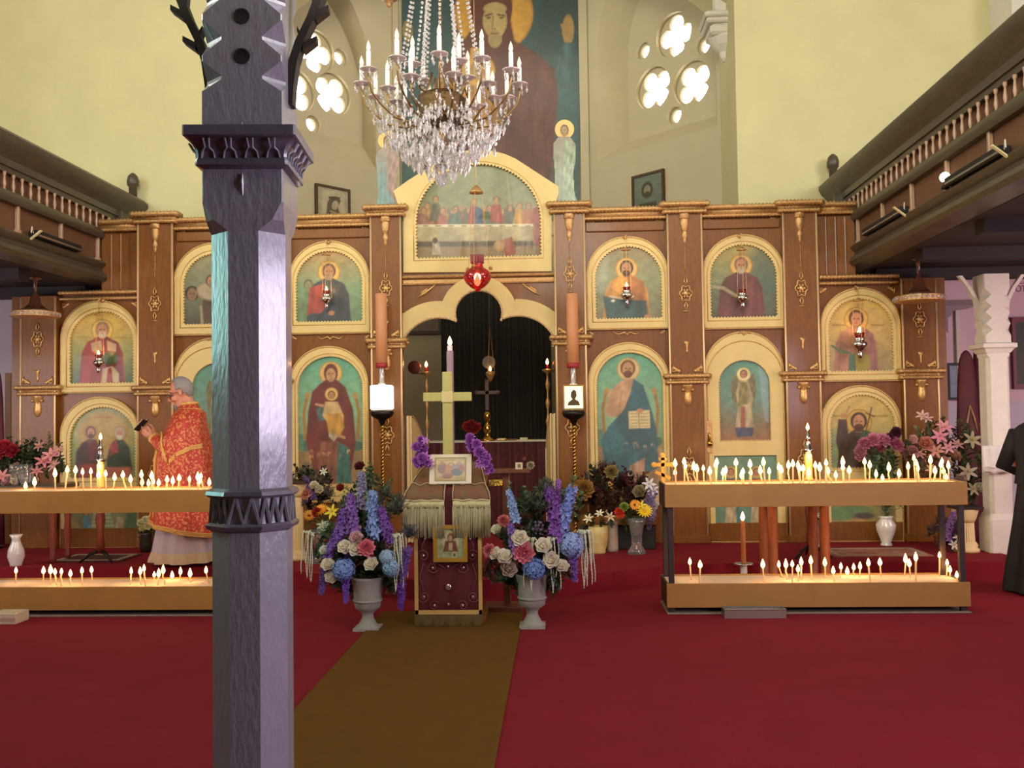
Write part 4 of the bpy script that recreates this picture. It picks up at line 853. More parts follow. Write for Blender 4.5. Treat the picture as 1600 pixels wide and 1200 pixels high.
# opened gateway doors
def leaf(x, q, label):
    t = empty('gateway_door', (x, IW+.08, SZ), label, 'door', rz=q*R(-84))
    W_ = .70; s = -q
    ol = [(0, .02), (W_, .02), (W_, 1.05)]+[(W_-W_*i/10, 1.05+.42*math.sin(i/10*pi/2)) for i in range(1, 11)]
    ol = [(s*x_, z) for x_, z in ol]
    if s < 0: ol = ol[::-1]
    MB().plate(ol, [], -.02, .02).build('panel', M_cream, t)
    mb = MB(); mb.tube([(x_, -.022, z) for x_, z in ol+[ol[0]]], .012, 5); mb.tube([(x_, .022, z) for x_, z in ol+[ol[0]]], .012, 5); mb.build('gold_moulding', M_goldl, t)
leaf(PIL['D'][1]+.03, -1, 'cream and gold gateway door folded open on the left jamb')
leaf(PIL['E'][0]-.03, 1, 'cream and gold gateway door folded open on the right jamb')

# ------------------------------------------------------------------ candle stands
M_sand = mat('pale sand', 'd8c4ac', .9, bump=.3, bscale=200)
M_board = mat('golden tan painted board', 'a87838', .5, var=.08, vscale=5, bump=.05)
M_postk = mat('dark brown stand post', '33261e', .5, var=.1)
SY0, SY1 = 7.85, 8.33
xr0 = P(1042, 935, SY0).x; xr1 = P(1517, 930, SY0).x; zl0, zl1 = P(1280, 949, SY0).z, P(1280, 911, SY0).z; zu0, zu1 = P(1280, 791, SY0).z, P(1280, 755, SY0).z
def candle_stand(x0, x1, label):
    o = ((x0+x1)/2, (SY0+SY1)/2, 0); t = empty('candle_stand', o, label, 'candle stand', 'two-tier candle stands')
    for nm, za, zb_ in (('lower_box', zl0, zl1), ('upper_box', zu0, zu1)):
        mb = MB().use(M_board); mb.bbox(x0, x1, SY0, SY0+.02, za, zb_, .003); mb.bbox(x0, x1, SY1-.02, SY1, za, zb_, .003); mb.use(M_postk); mb.bbox(x0, x0+.02, SY0+.02, SY1-.02, za, zb_, .003); mb.bbox(x1-.02, x1, SY0+.02, SY1-.02, za, zb_, .003)
        mb.box(x0+.02, x1-.02, SY0+.02, SY1-.02, za, za+.015); b = mb.build(nm, M_board, t, o)
        mb = MB(); mb.box(x0+.02, x1-.02, SY0+.02, SY1-.02, za+.015, zb_-.012); mb.build('sand_bed', M_sand, b, o)
    for x in (x0+.045, x1-.045):
        for y in (SY0+.045, SY1-.045):
            MB().bbox(x-.022, x+.022, y-.022, y+.022, .0, zu0+.02, .003).build('post', M_postk, t, o)
    return t, o
s1, o1 = candle_stand(xr0, xr1, 'right-hand long tan candle stand with two rows of burning tapers')
candle_stand(2*CX-xr1, 2*CX-xr0, 'left-hand long tan candle stand partly behind the grey post')
mb = MB(); c0 = P(1036, 750, SY1-.05); x = c0.x; z0 = zu1-.02; hz = P(1035, 711, SY1-.05).z-z0
mb.box(x-.015, x+.015, SY1-.06, SY1-.045, z0, z0+hz); mb.box(x-.075, x+.075, SY1-.06, SY1-.045, z0+hz*.60, z0+hz*.60+.03); mb.box(x-.035, x+.035, SY1-.06, SY1-.045, z0+hz*.82, z0+hz*.82+.022)
for a_, b_ in ((-.075, hz*.60+.015), (.075, hz*.60+.015), (0, hz)): mb.ball((x+a_, SY1-.0525, z0+b_), .024, 8, 6, (1, .35, 1))
q = MB(); q.T = Matrix.Translation((x, SY1-.0525, z0+hz*.30)) @ Matrix.Rotation(R(24), 4, 'Y'); q.box(-.07, .07, -.0075, .0075, -.013, .013); b0 = len(mb.v); mb.v += q.v; mb.f += [tuple(i+b0 for i in f_) for f_ in q.f]; mb.m += q.m
mb.build('three_bar_cross', mat('yellow gilt', 'd8a040', .4, metal=.2), s1, o1)
for x0, x1, px, lb in ((xr0, xr1, 1, 'right'), (2*CX-xr1, 2*CX-xr0, -1, 'left')):
    t = MB().bbox(x0+.0, x1+.0, SY0-.015, SY1+.06, .001, .012, .003).build('floor_mat', mat('grey beige mat', '8a7668', .9, var=.1)); tag(t, 'thin grey mat on the carpet under the %s candle stand' % lb, 'mat')
xa, xb = P(1127, 958, SY0-.02).x, P(1222, 958, SY0-.02).x; t = empty('metal_tray', ((xa+xb)/2, SY0-.10, 0.0005), 'brushed metal tray on the floor under the right candle stand', 'tray')
h = .07; w = (xb-xa)/2; mb = MB(); mb.box(-w, w, -.07, -.065, 0, h); mb.box(-w, w, .065, .07, 0, h); mb.box(-w, -w+.005, -.065, .065, 0, h); mb.box(w-.005, w, -.065, .065, 0, h); mb.box(-w+.005, w-.005, -.065, .065, 0, .004); mb.build('tray_walls', mat('brushed aluminium', 'b0a89c', .35, metal=.8), t)
MB().tube([(-w, -.072, h), (w, -.072, h)], .005, 6).build('rolled_rim', M_silver, t)
a = P(8, 978, 7.55); t = empty('paper_box', (a.x, 7.65, .0), 'small cream cardboard box on the carpet at the left edge', 'box')
MB().bbox(-.14, .085, -.1, .1, 0, .085, .004).build('carton', mat('cream cardboard', 'c8b898', .8), t); MB().box(-.14, .085, -.104, -.1005, .03, .055).build('label_strip', mat('pinkish print', 'b89484', .7), t)
# tapers: (flame x, flame y) measured along each tier
UR = [(1055,725),(1055,738),(1069,721),(1071,728),(1084,730),(1089,733),(1099,731),(1109,737),(1118,726),(1120,722),(1130,739),(1134,735),(1150,723),(1159,743),(1161,736),(1172,726),(1173,738),(1188,736),(1193,723),(1202,736),(1217,730),(1221,735),(1232,728),(1239,725),(1247,727),(1249,732),(1255,732),(1264,740),(1274,727),(1281,732),(1291,723),(1294,736),(1306,742),(1317,723),(1317,730),(1327,735),(1351,721),(1359,727),(1369,741),(1379,746),(1389,732),(1405,740),(1419,729),(1428,715),(1432,723),(1434,732),(1454,720),(1461,736),(1470,726),(1479,748),(1482,728),(1488,736),(1489,720)]
LR = [(1078,878),(1094,883),(1192,883),(1217,882),(1228,883),(1238,881),(1247,889),(1252,879),(1267,877),(1289,880),(1302,892),(1314,885),(1324,893),(1334,886),(1344,885),(1357,880),(1375,879),(1415,875),(1421,881),(1431,872),(1468,867),(1480,879),(1485,890),(1495,898)]
UL = [(40,765),(54,754),(86,741),(105,734),(118,735),(129,737),(142,736),(154,743),(165,740),(179,746),(192,742),(204,749),(221,742),(222,754),(232,755),(237,744),(239,752),(248,754),(261,749),(270,752),(280,747),(296,748),(309,746),(311,752),(314,743),(327,754)]
LL = [(25,891),(68,892),(79,892),(86,893),(96,892),(110,896),(128,891),(143,890),(205,892),(219,893),(225,888),(241,897),(248,897),(255,892),(269,899),(282,893),(297,897),(322,891)]
ORD = 'first second third fourth fifth sixth seventh eighth ninth tenth eleventh twelfth thirteenth fourteenth fifteenth sixteenth seventeenth eighteenth nineteenth twentieth'.split()
def ordn(i):
    if i < 20: return ORD[i]
    t_, u = divmod(i+1, 10)
    if u == 0: return ['', '', 'twentieth', 'thirtieth', 'fortieth', 'fiftieth'][t_]
    return ['', '', 'twenty', 'thirty', 'forty', 'fifty'][t_]+'-'+ORD[u-1]
rnd = random.Random(3)
fm = flame_mesh(1.08); flame_me = None
def taper(px, py, zb_, label, group, idx):
    global flame_me
    Y = rnd.uniform(SY0+.07, SY1-.07); a = P(px, py+4, Y); a.x = max(-99, a.x); lean = rnd.uniform(-.012, .012)+(.02 if idx % 7 == 3 else 0)*rnd.choice((-1, 1))
    bx_ = a.x+lean; lo_, hi_ = (xr0+.035, xr1-.035) if 'right' in group else (2*CX-xr1+.035, 2*CX-xr0-.035); bx_ = min(max(bx_, lo_), hi_); h = max(.012, a.z-zb_); t = empty('taper_candle', (bx_, Y, zb_-.012), label, 'candle', group)
    r = rnd.choice((.0056, .0064, .0075)); h += .012
    if idx % 9 == 4 and h > .06: pts = [(0, 0, 0), (-lean*.4+.006, 0, h*.4), (-lean*.7-.005, 0, h*.7), (-lean, 0, h)]
    else: pts = [(0, 0, 0), (-lean*.5, 0, h*.5), (-lean, 0, h)]
    MB().tube(pts, r, 7).build('wax_stick', M_wax, t, smooth=True)
    if flame_me is None: fo_ = fm.build('flame', M_flame, t, smooth=True); flame_me = fo_.data; fo_.location = (-lean, 0, h-.004)
    else: s_ = rnd.uniform(.8, 1.08); inst('flame', flame_me, t, (-lean, 0, h-.004), (0, 0, 0), (s_, s_, s_*rnd.uniform(.85, 1.1)))
    if idx % 2 == 0: lamp_light(t, (-lean, 0, h+.03), 1.5)
for lst, tier, side, zb_ in ((UR, 'upper', 'right', zu1-.012), (LR, 'lower', 'right', zl1-.012), (UL, 'upper', 'left', zu1-.012), (LL, 'lower', 'left', zl1-.012)):
    for i, (x, y) in enumerate(lst):
        ht = {'upper': 753, 'lower': 908}[tier]+(18 if side == 'left' else 0)-y
        kind = 'short' if ht < 14 else ('tall' if ht > 28 else 'slim')
        taper(x, y, zb_, '%s burning taper, %s from left on the %s tier of the %s stand' % (kind, ordn(i), tier, side), '%s tier tapers on the %s stand' % (tier, side), i)
# ------------------------------------------------------------------ free standing candles and lamps
def big_candle(px, yflame, ybot, Y, wpx, label, stand, zf=0.0, m_=None, bright=3):
    a, b = P(px, yflame, Y), P(px, ybot, Y); t = empty('pillar_candle', (b.x, Y, b.z), label, 'candle'); h = a.z-b.z-.02; r = wpx/2*Y/F
    MB().lathe([(r, 0), (r*1.02, h*.5), (r*.96, h-.01), (r*.6, h)], n=16).build('wax_column', m_ or M_waxd, t, smooth=True)
    flame_mesh(1.25).build('flame', M_flame, t, smooth=True).location = (0, 0, h); lamp_light(t, (0, 0, h+.04), bright)
    return t, b
t, b = big_candle(1162, 810, 880, 8.75, 7.5, 'single brown candle on a flat dish behind the right candle stand', None)
t2 = empty('dish_candle_holder', (b.x, 8.75, 0), 'slim holder with a flat metal dish behind the right candle stand', 'candle holder')
MB().lathe([(.001, b.z-.012), (.085, b.z-.01), (.09, b.z-.002), (.08, b.z-.001)], n=24).build('dish', M_silver, t2, smooth=True); MB().lathe([(.03, .5*b.z), (.03, b.z-.03), (.02, b.z-.012)], n=12).build('white_socket', mat('white porcelain', 'd8d0c8', .3), t2); MB().lathe([(.10, 0), (.10, .015), (.02, .04), (.012, .1), (.012, b.z*.5)], n=14).build('stem', M_dkmetal, t2, smooth=True)
def oil_lamp(px, yf, ybase, Y, label, zfloor, lbl2):
    a, b = P(px, yf, Y), P(px, ybase, Y)
    t = empty('glass_oil_lamp', b, label, 'lamp'); h = a.z-b.z
    MB().lathe([(.045, 0), (.045, .02), (.036, .04), (.036, .07), (.038, h*.3), (.036, h*.48), (.026, h*.52), (.024, h*.56)], n=18).build('lit_glass_body', mat('glowing amber glass', 'ffb860', .2, emit=.9, ecol='ff9a38'), t, smooth=True)
    MB().lathe([(.05, h*.55), (.055, h*.6), (.03, h*.62), (.024, h*.78), (.03, h*.8), (.02, h*.83), (.014, h*.95)], n=14).build('metal_holder', M_silver, t, smooth=True)
    flame_mesh(1.1).build('flame', M_flame, t, smooth=True).location = (0, 0, h*.95); lamp_light(t, (0, -.08, h*.5), 5)
    t = empty('pedestal_table', (b.x, Y, 0 if Y < 9.4 else SZ), lbl2, 'table'); z = b.z-t.location.z
    MB().lathe([(.17, z-.025), (.18, z-.012), (.17, z-.0005)], n=24).build('table_top', mat('reddish stained wood', '74321e', .4, var=.2, coat=.3), t, smooth=True)
    MB().lathe([(.03, .1), (.045, .16), (.03, z*.4), (.05, z*.6), (.03, z*.8), (.04, z-.025)], n=14).build('column', mat('reddish stained wood', '74321e'), t, smooth=True)
    for k in range(3): an = R(90+120*k); MB().tube([(0, 0, .12), (.1*math.cos(an), .1*math.sin(an), .09), (.2*math.cos(an), .2*math.sin(an), .012)], [.018, .016, .012], 7).build('leg', M_dkmetal, t, smooth=True)
oil_lamp(1264, 668, 752, 9.7, 'glowing glass oil lamp with a small flame, behind the right stand tapers', SZ, 'tripod pedestal table behind the right candle stand')
oil_lamp(157, 683, 768, 9.75, 'glowing glass oil lamp with a small flame, behind the left stand tapers', SZ, 'tripod pedestal table behind the left candle stand')
# rugs on the platform
for x0, x1, ya, yb, lb, c1, c2 in ((1292, 1445, 9.75, 10.35, 'patterned red and beige rug on the platform behind the right candle stand', '8a2420', 'a88a70'), (95, 205, 9.75, 10.3, 'dark patterned rug on the platform behind the left candle stand', '5a2420', '3c2c28')):
    a_, b_ = P(x0, 860, 10.0), P(x1, 860, 10.0); w = (b_.x-a_.x)/2; t = empty('patterned_rug', ((a_.x+b_.x)/2, (ya+yb)/2, SZ), lb, 'rug'); d_ = (yb-ya)/2
    MB().bbox(-w, w, -d_, d_, .0005, .012, .004).build('rug_pile', mat('rug '+c1, c1, .9, color2=c2, vscale=7), t)
    mb = MB(); mb.plate([(-w+.04, -d_+.04), (w-.04, -d_+.04), (w-.04, d_-.04), (-w+.04, d_-.04)], [[(-w+.09, -d_+.09), (w-.09, -d_+.09), (w-.09, d_-.09), (-w+.09, d_-.09)]], .0, .003); mb.v = [(x, z, .013+y) for x, y, z in mb.v]; mb.build('border_stripe', mat('rug border beige', 'a89478', .9), t)
# brown posted table behind the right stand
M_oak = mat('orange brown turned wood', '9a5228', .45, var=.15, vscale=10)
xa, xb = P(1208, 850, 8.75).x, P(1289, 850, 8.75).x; zt = P(1250, 778, 8.75).z; o = ((xa+xb)/2, 8.95, 0); t = empty('small_table', o, 'small table with thick orange-brown posts behind the right candle stand', 'table')
mb = MB(); mb.bbox(xa-.08, xb+.08, 8.66, 9.24, zt-.04, zt, .006); mb.build('table_top', M_oak, t, o)
for x in (xa, xb):
    for y in (8.75, 9.15): MB().lathe([(.06, 0), (.06, .05), (.04, .08), (.042, .3), (.045, zt*.6), (.04, zt-.1), (.05, zt-.04)], (x, y, 0), 14).build('leg', M_oak, t, o, smooth=True)
# lantern stands with tall candles beside the gateway
def lantern_stand(px, Y, lit, label, label2):
    g = lambda x, y: P(x, y, Y)
    a = g(px, 640); x = a.x; t = empty('lantern_stand', (x, Y, SZ), label, 'lamp stand', 'lantern stands beside the gateway'); z = lambda y: g(px, y).z-SZ
    MB().lathe([(.16, 0), (.16, .02), (.12, .04), (.05, .09), (.03, .14), (.02, .2)], n=20).build('foot', M_gold, t, smooth=True)
    mb = MB(); zt_, zb_ = z(662), .18; N = 110
    for ph in (0, pi): mb.tube([(.012*math.cos(ph+i*.9), .012*math.sin(ph+i*.9), zb_+(zt_-zb_)*i/N) for i in range(N+1)], .011, 5)
    mb.build('twisted_pole', M_brass, t, smooth=True)
    MB().lathe([(.02, z(664)), (.035, z(660)), (.045, z(656)), (.11, z(651)), (.125, z(648)), (.13, z(644)), (.11, z(641)), (.001, z(641))], n=24).build('dish', M_dkmetal, t, smooth=True)
    w = 16.0*Y/F; zb_, zt_ = z(640), z(602)
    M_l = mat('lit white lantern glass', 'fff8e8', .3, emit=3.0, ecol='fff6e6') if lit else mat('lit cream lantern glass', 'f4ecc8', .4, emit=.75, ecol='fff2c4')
    b = MB().bbox(-w, w, -w, w, zb_, zt_, .012).build('lantern_box', M_l, t)
    if not lit:
        mb = MB(); q = [(-w*.6, zb_+.045), (w*.6, zb_+.045), (w*.45, zb_+.09), (w*.12, zb_+.11), (w*.28, zb_+.15), (w*.22, zb_+.2), (0, zb_+.215), (-w*.24, zb_+.19), (-w*.28, zb_+.14), (-w*.12, zb_+.11), (-w*.5, zb_+.08)]
        mb.plate(q, [], -w-.004, -w-.001); mb.build('painted_bust', mat('olive brown paint', '4a4020', .7), b)
        mb = MB(); mb.plate([(-w, zb_), (w, zb_), (w, zt_), (-w, zt_)], [[(-w+.012, zb_+.012), (w-.012, zb_+.012), (w-.012, zt_-.012), (-w+.012, zt_-.012)]], -w-.006, -w-.001); mb.build('gilt_edge', M_brass, b)
    MB().lathe([(.035, zt_), (.045, zt_+.015), (.03, zt_+.03), (.028, z(576)), (.03, z(575))], n=14).build('glass_socket', mat('silvery glass', 'c0b8b0', .2, metal=.4), t, smooth=True)
    a = g(px, 575); tc_ = empty('altar_candle', (x, Y, a.z), label2, 'candle', 'tall unlit altar candles'); h = g(px, 459).z-a.z; r = 9.3*Y/F
    MB().lathe([(r, 0), (r, h*.5), (r*.97, h-.005), (r*.9, h)], n=18).build('wax_column', mat('terracotta wax', 'c88a5c', .5, sub=.1), tc_, smooth=True); MB().lathe([(r*1.04, .0), (r*1.04, .055)], n=18).build('red_band', mat('red band', '9c2a2c', .5), tc_, smooth=True)
lantern_stand(597, 10.5, True, 'twisted gold lantern stand with a glowing white lantern, left of the gateway', 'tall terracotta candle above the glowing white lantern')
lantern_stand(896.5, 10.5, False, 'twisted gold lantern stand with a painted bust lantern, right of the gateway', 'tall terracotta candle above the lantern with a painted bust')
# icon lamps hanging in front of the upper icons
def icon_lamp(px, yhook, yflame, label, lit=True, red=False, sz=1.25):
    Y = IW-.16; a = P(px, yflame+6, Y); top = P(px, yhook, Y); t = empty('hanging_icon_lamp', a, label, 'lamp', 'oil lamps hanging before the upper icons'); H = (top.z-a.z)/sz; t.scale = (sz, sz*.8, sz)
    MB().lathe([(.001, -.17), (.012, -.165), (.02, -.14), (.012, -.12), (.03, -.11), (.05, -.085), (.055, -.07), (.035, -.055), (.03, -.045), (.042, -.035)], n=14).build('metal_bowl', M_silver if not red else M_golddk, t, smooth=True)
    MB().lathe([(.024, -.05), (.03, -.02), (.036, .0), (.033, .0), (.028, -.02)], n=12).build('glass_cup', mat('ruby glass', '8a1c1c', .1, trans=.4), t, smooth=True)
    mb = MB()
    for k in range(3): an = R(30+120*k); mb.tube([(.05*math.cos(an), .05*math.sin(an), -.07), (.035*math.cos(an), .035*math.sin(an), H*.72)], .0025, 4)
    mb.tube([(0, 0, H*.75), (0, 0, H)], .004, 4); mb.build('chains', M_golddk, t)
    MB().lathe([(.045, H*.71), (.045, H*.72), (.015, H*.75), (.004, H*.78)], n=12).build('chain_cap', M_golddk, t, smooth=True)
    mb = MB(); mb.tube([(0, 0, H), (0, .08, H+.02), (0, .15, H)], .008, 5); mb.ball((0, .10, H), .02, 8, 6); mb.build('hook', M_golddk, t, smooth=True)
    if lit: flame_mesh(.85).build('flame', M_flame, t, smooth=True).location = (0, 0, -.015); lamp_light(t, (0, -.03, .03), .8)
icon_lamp(510, 376, 448, 'hanging silver icon lamp with a red cup, left of the gateway')
icon_lamp(979, 368, 442, 'hanging silver icon lamp with a red cup, first right of the gateway')
icon_lamp(1160, 366, 446, 'unlit hanging icon lamp before the red-robed saint, second right of the gateway', False)
icon_lamp(1343, 450, 514, 'hanging silver icon lamp before the far right upper icon', sz=1.7)
icon_lamp(154, 468, 548, 'hanging silver icon lamp before the bishop icon at far left')
# the red vigil lamp before the gateway
Y = 10.3; a = P(746, 440, Y); top = P(743, 297, Y); t = empty('red_vigil_lamp', a, 'large red glass vigil lamp hanging on chains above the gateway', 'lamp'); H = top.z-a.z; s = Y/F
MB().lathe([(.001, -16*s), (4*s, -15*s), (5*s, -12*s), (11*s, -9*s), (18*s, -3*s), (21*s, 3*s), (22*s, 10*s), (18*s, 17*s), (10*s, 22*s), (9*s, 27*s), (11*s, 30*s)], n=24).build('glass_bowl', mat('ruby lamp glass', 'a0242a', .12, trans=.55, spec=.8), t, smooth=True)
mb = MB()
for k in range(12): an = 2*pi*k/12; mb.box(*[v for v in (9*s*math.cos(an)-.012, 9*s*math.cos(an)+.012, 9*s*math.sin(an)-.012, 9*s*math.sin(an)+.012, 29*s, 42*s)])
mb.lathe([(9*s, 28*s), (10*s, 30*s), (9*s, 32*s)], n=16); mb.build('red_crown', mat('deep red enamel', '8a1218', .3), t)
mb = MB()
for k in range(3):
    an = R(20+120*k); mb.tube([(20*s*math.cos(an), 20*s*math.sin(an), 16*s), (9*s*math.cos(an), 9*s*math.sin(an), H-.03)], .0035, 4); mb.ball((22*s*math.cos(an), 22*s*math.sin(an), 22*s), .022, 8, 6)
mb.tube([(0, 0, H), (0, 0, H+3.2)], .004, 4); mb.build('chains', M_golddk, t)
MB().lathe([(11*s, H-.035), (11*s, H-.02), (5*s, H+.03), (2*s, H+.05)], n=16).build('chain_cap', M_golddk, t, smooth=True)
flame_mesh(1.5).build('flame', mat('red lit flame', 'ff7040', .5, emit=12, ecol=(1, .38, .14)), t, smooth=True).location = (0, -.0, -.02); lamp_light(t, (0, 0, .05), 5, (1, .25, .1))
# ------------------------------------------------------------------ chandelier
def chandelier():
    c = P(689, 131, 7.2); C0 = Vector((c.x, 7.2, c.z)); t = empty('crystal_chandelier', C0, 'large crystal chandelier with white electric candles, hanging from bead chains', 'chandelier')
    M_arm = mat('aged brass arm', '8a6a3c', .3, metal=.8); M_cup = mat('pinkish glass drip pan', 'c0aca4', .15, spec=.8); M_tube = mat('white candle sleeve', 'f4efe0', .4, emit=.25, ecol='fff8e8')
    M_bulb = mat('clear flame bulb', (.95, .93, .88), .05, trans=.6, emit=.15, ecol='fff0d8')
    cup = MB().lathe([(.001, -.035), (.015, -.03), (.03, -.012), (.06, -.005), (.066, .003), (.05, .008), (.02, .005)], n=16)
    tube_ = MB().lathe([(.0165, .005), (.0165, .13), (.012, .135)], n=12); bulb = MB().lathe([(.010, .13), (.013, .14), (.017, .16), (.013, .185), (.005, .205), (.001, .215)], n=10)
    drop = MB(); drop.ball((0, 0, -.02), .010, 6, 4); drop.rings([[(r*math.cos(pi*k/3), r*math.sin(pi*k/3), z) for k in range(6)] for r, z in ((.002, -.03), (.014, -.06), (.001, -.085))])
    me = {}
    def part(nm, mb, m_, loc, parent=t, rot=(0, 0, 0), scl=1, smooth=True):
        if nm not in me: o = mb.build(nm, m_, parent, smooth=smooth); me[nm] = o.data; o.location = loc; o.rotation_euler = rot; o.scale = (scl,)*3; return o
        return inst(nm, me[nm], parent, loc, rot, scl)
    for n_, r, z, ph, zc in ((12, .60, 0, 6, -.30), (8, .41, -.07, 20, -.24), (4, .25, .10, 40, -.15)):
        for k in range(n_):
            a = R(ph+360*k/n_); ca, sa = math.cos(a), math.sin(a)
            arm = MB(); arm.tube([((.08+(r-.08)*q)*ca, (.08+(r-.08)*q)*sa, z+w) for q, w in ((0, zc+.12), (.15, zc+.02), (.35, zc-.04), (.6, zc-.02), (.82, zc+.06), (.96, -.16), (1, -.07), (1, -.02))], [.010, .009, .008, .008, .008, .008, .007, .009], 6)
            ao_ = arm.build('arm', M_arm, t, smooth=True)
            part('drip_pan', cup, M_cup, (r*ca, r*sa, z), ao_); part('candle_sleeve', tube_, M_tube, (r*ca, r*sa, z), ao_); part('flame_bulb', bulb, M_bulb, (r*ca, r*sa, z), ao_)
    # crystal prisms under the pans and arms
    rr = random.Random(5); mb = MB()
    def prism_at(x, y, z, s=1.0):
        mb.T = Matrix.Translation((x, y, z)) @ Matrix.Scale(s, 4); mb.ball((0, 0, -.012), .008, 6, 4); mb.rings([[(r_*math.cos(pi*k/3), r_*math.sin(pi*k/3)*.6, z_) for k in range(6)] for r_, z_ in ((.002, -.02), (.014, -.045), (.001, -.075))]); mb.T = None
    for n_, r, z, ph in ((12, .60, 0, 6), (8, .41, -.07, 20)):
        for k in range(n_):
            a = R(ph+360*k/n_)
            for j in range(5): b = 2*pi*j/5; prism_at(r*math.cos(a)+.055*math.cos(b), r*math.sin(a)+.055*math.sin(b), z-.01, .8)
            for q in (.4, .55, .7, .85): prism_at(r*q*math.cos(a), r*q*math.sin(a), z-.27+.2*max(0, q-.7), 1.1)
    tag(mb.build('crystal_drops', M_glass, t, smooth=False), kind='stuff')
    # basket of crystals below
    mb = MB()
    for k in range(460):
            q = rr.random()**.9; a = rr.uniform(0, 2*pi); r = .46*math.cos(q*1.45)**.8+.02+rr.uniform(-.05, .02); z = -.26-.30*math.sin(q*1.5)+rr.uniform(-.05, .04)
            prism_at(r*math.cos(a), r*math.sin(a), z+.03, rr.uniform(.6, 1.15))
    for lev, rad, n_ in ((-.40, .36, 26), (-.5, .28, 22), (-.58, .18, 16), (-.24, .2, 16), (-.3, .12, 10), (-.64, .1, 9)):
        for k in range(n_): a = 2*pi*k/n_; prism_at(rad*math.cos(a), rad*math.sin(a), lev+rr.uniform(-.02, .02), rr.uniform(1.1, 1.7))
    tag(mb.build('crystal_basket', M_glass, t, smooth=False), kind='stuff')
    MB().lathe([(.001, -.80), (.03, -.77), (.045, -.74), (.02, -.70), (.012, -.68), (.05, -.65), (.06, -.63), (.02, -.6)], n=12).build('bottom_finial', M_glass, t)
    MB().lathe([(.16, -.30), (.19, -.29), (.2, -.26), (.17, -.24), (.19, -.12), (.14, -.08), (.1, -.10), (.09, -.28)], n=10).build('brass_crown', mat('dark aged brass', '5c4424', .4, metal=.7, bump=.6, bscale=40), t, smooth=False)
    MB().lathe([(.02, -.62), (.03, -.4), (.015, -.3), (.03, .0), (.014, .1), (.012, 2.3)], n=10).build('stem', M_arm, t, smooth=True)
    # swags of beads
    for k in range(12):
        mb = MB(); a0 = R(6+30*k); a1 = R(6+30*(k+1)); p0 = Vector((.60*math.cos(a0), .60*math.sin(a0), -.06)); p1 = Vector((.42*math.cos(a1), .42*math.sin(a1), -.36))
        for i in range(15): q = i/14; p = p0.lerp(p1, q); mb.ball((p.x, p.y, p.z-.09*math.sin(pi*q)), .0085, 6, 4)
        mb.tube([(p0.lerp(p1, i/14)-Vector((0, 0, .09*math.sin(pi*i/14)))) for i in range(15)], .002, 4); mb.build('bead_swag', M_glass, t, smooth=True)
    # chains of beads up to the crown
    for k in range(16):
        mb = MB(); a = 2*pi*k/16+.1; r0, r1 = (.36 if k % 2 else .22), (.10 if k % 2 else .05); ztop = 1.55; n_ = 46
        for i in range(n_):
            q = i/(n_-1); r = r0+(r1-r0)*q**.8; z = -.05+(ztop+.05)*q; mb.ball((r*math.cos(a), r*math.sin(a), z), .0135 if i % 2 else .0105, 6, 4)
        mb.build('bead_chain', M_glass, t, smooth=True)
    MB().lathe([(.12, 1.5), (.16, 1.54), (.14, 1.6), (.05, 1.66), (.02, 1.75)], n=16).build('top_crown', M_arm, t, smooth=True)
    MB().tube([(0, 0, 1.7), (0, 0, 4.4)], .012, 6).build('suspension_chain', M_arm, t)
chandelier()
# small lamp foot hanging in the chancel arch
a = P(608, 12, 11.0); t = empty('hanging_lamp', a, 'small turned brass foot of a hanging lamp at the top left of the apse', 'lamp')
MB().lathe([(.001, 0), (.02, .01), (.03, .03), (.015, .045), (.05, .06), (.055, .085), (.1, .1), (.12, .2), (.1, .35), (.03, .4)], n=14).build('bowl', M_golddk, t, smooth=True)
MB().tube([(0, 0, .4), (0, 0, 3.4)], .006, 5).build('chain', M_golddk, t)

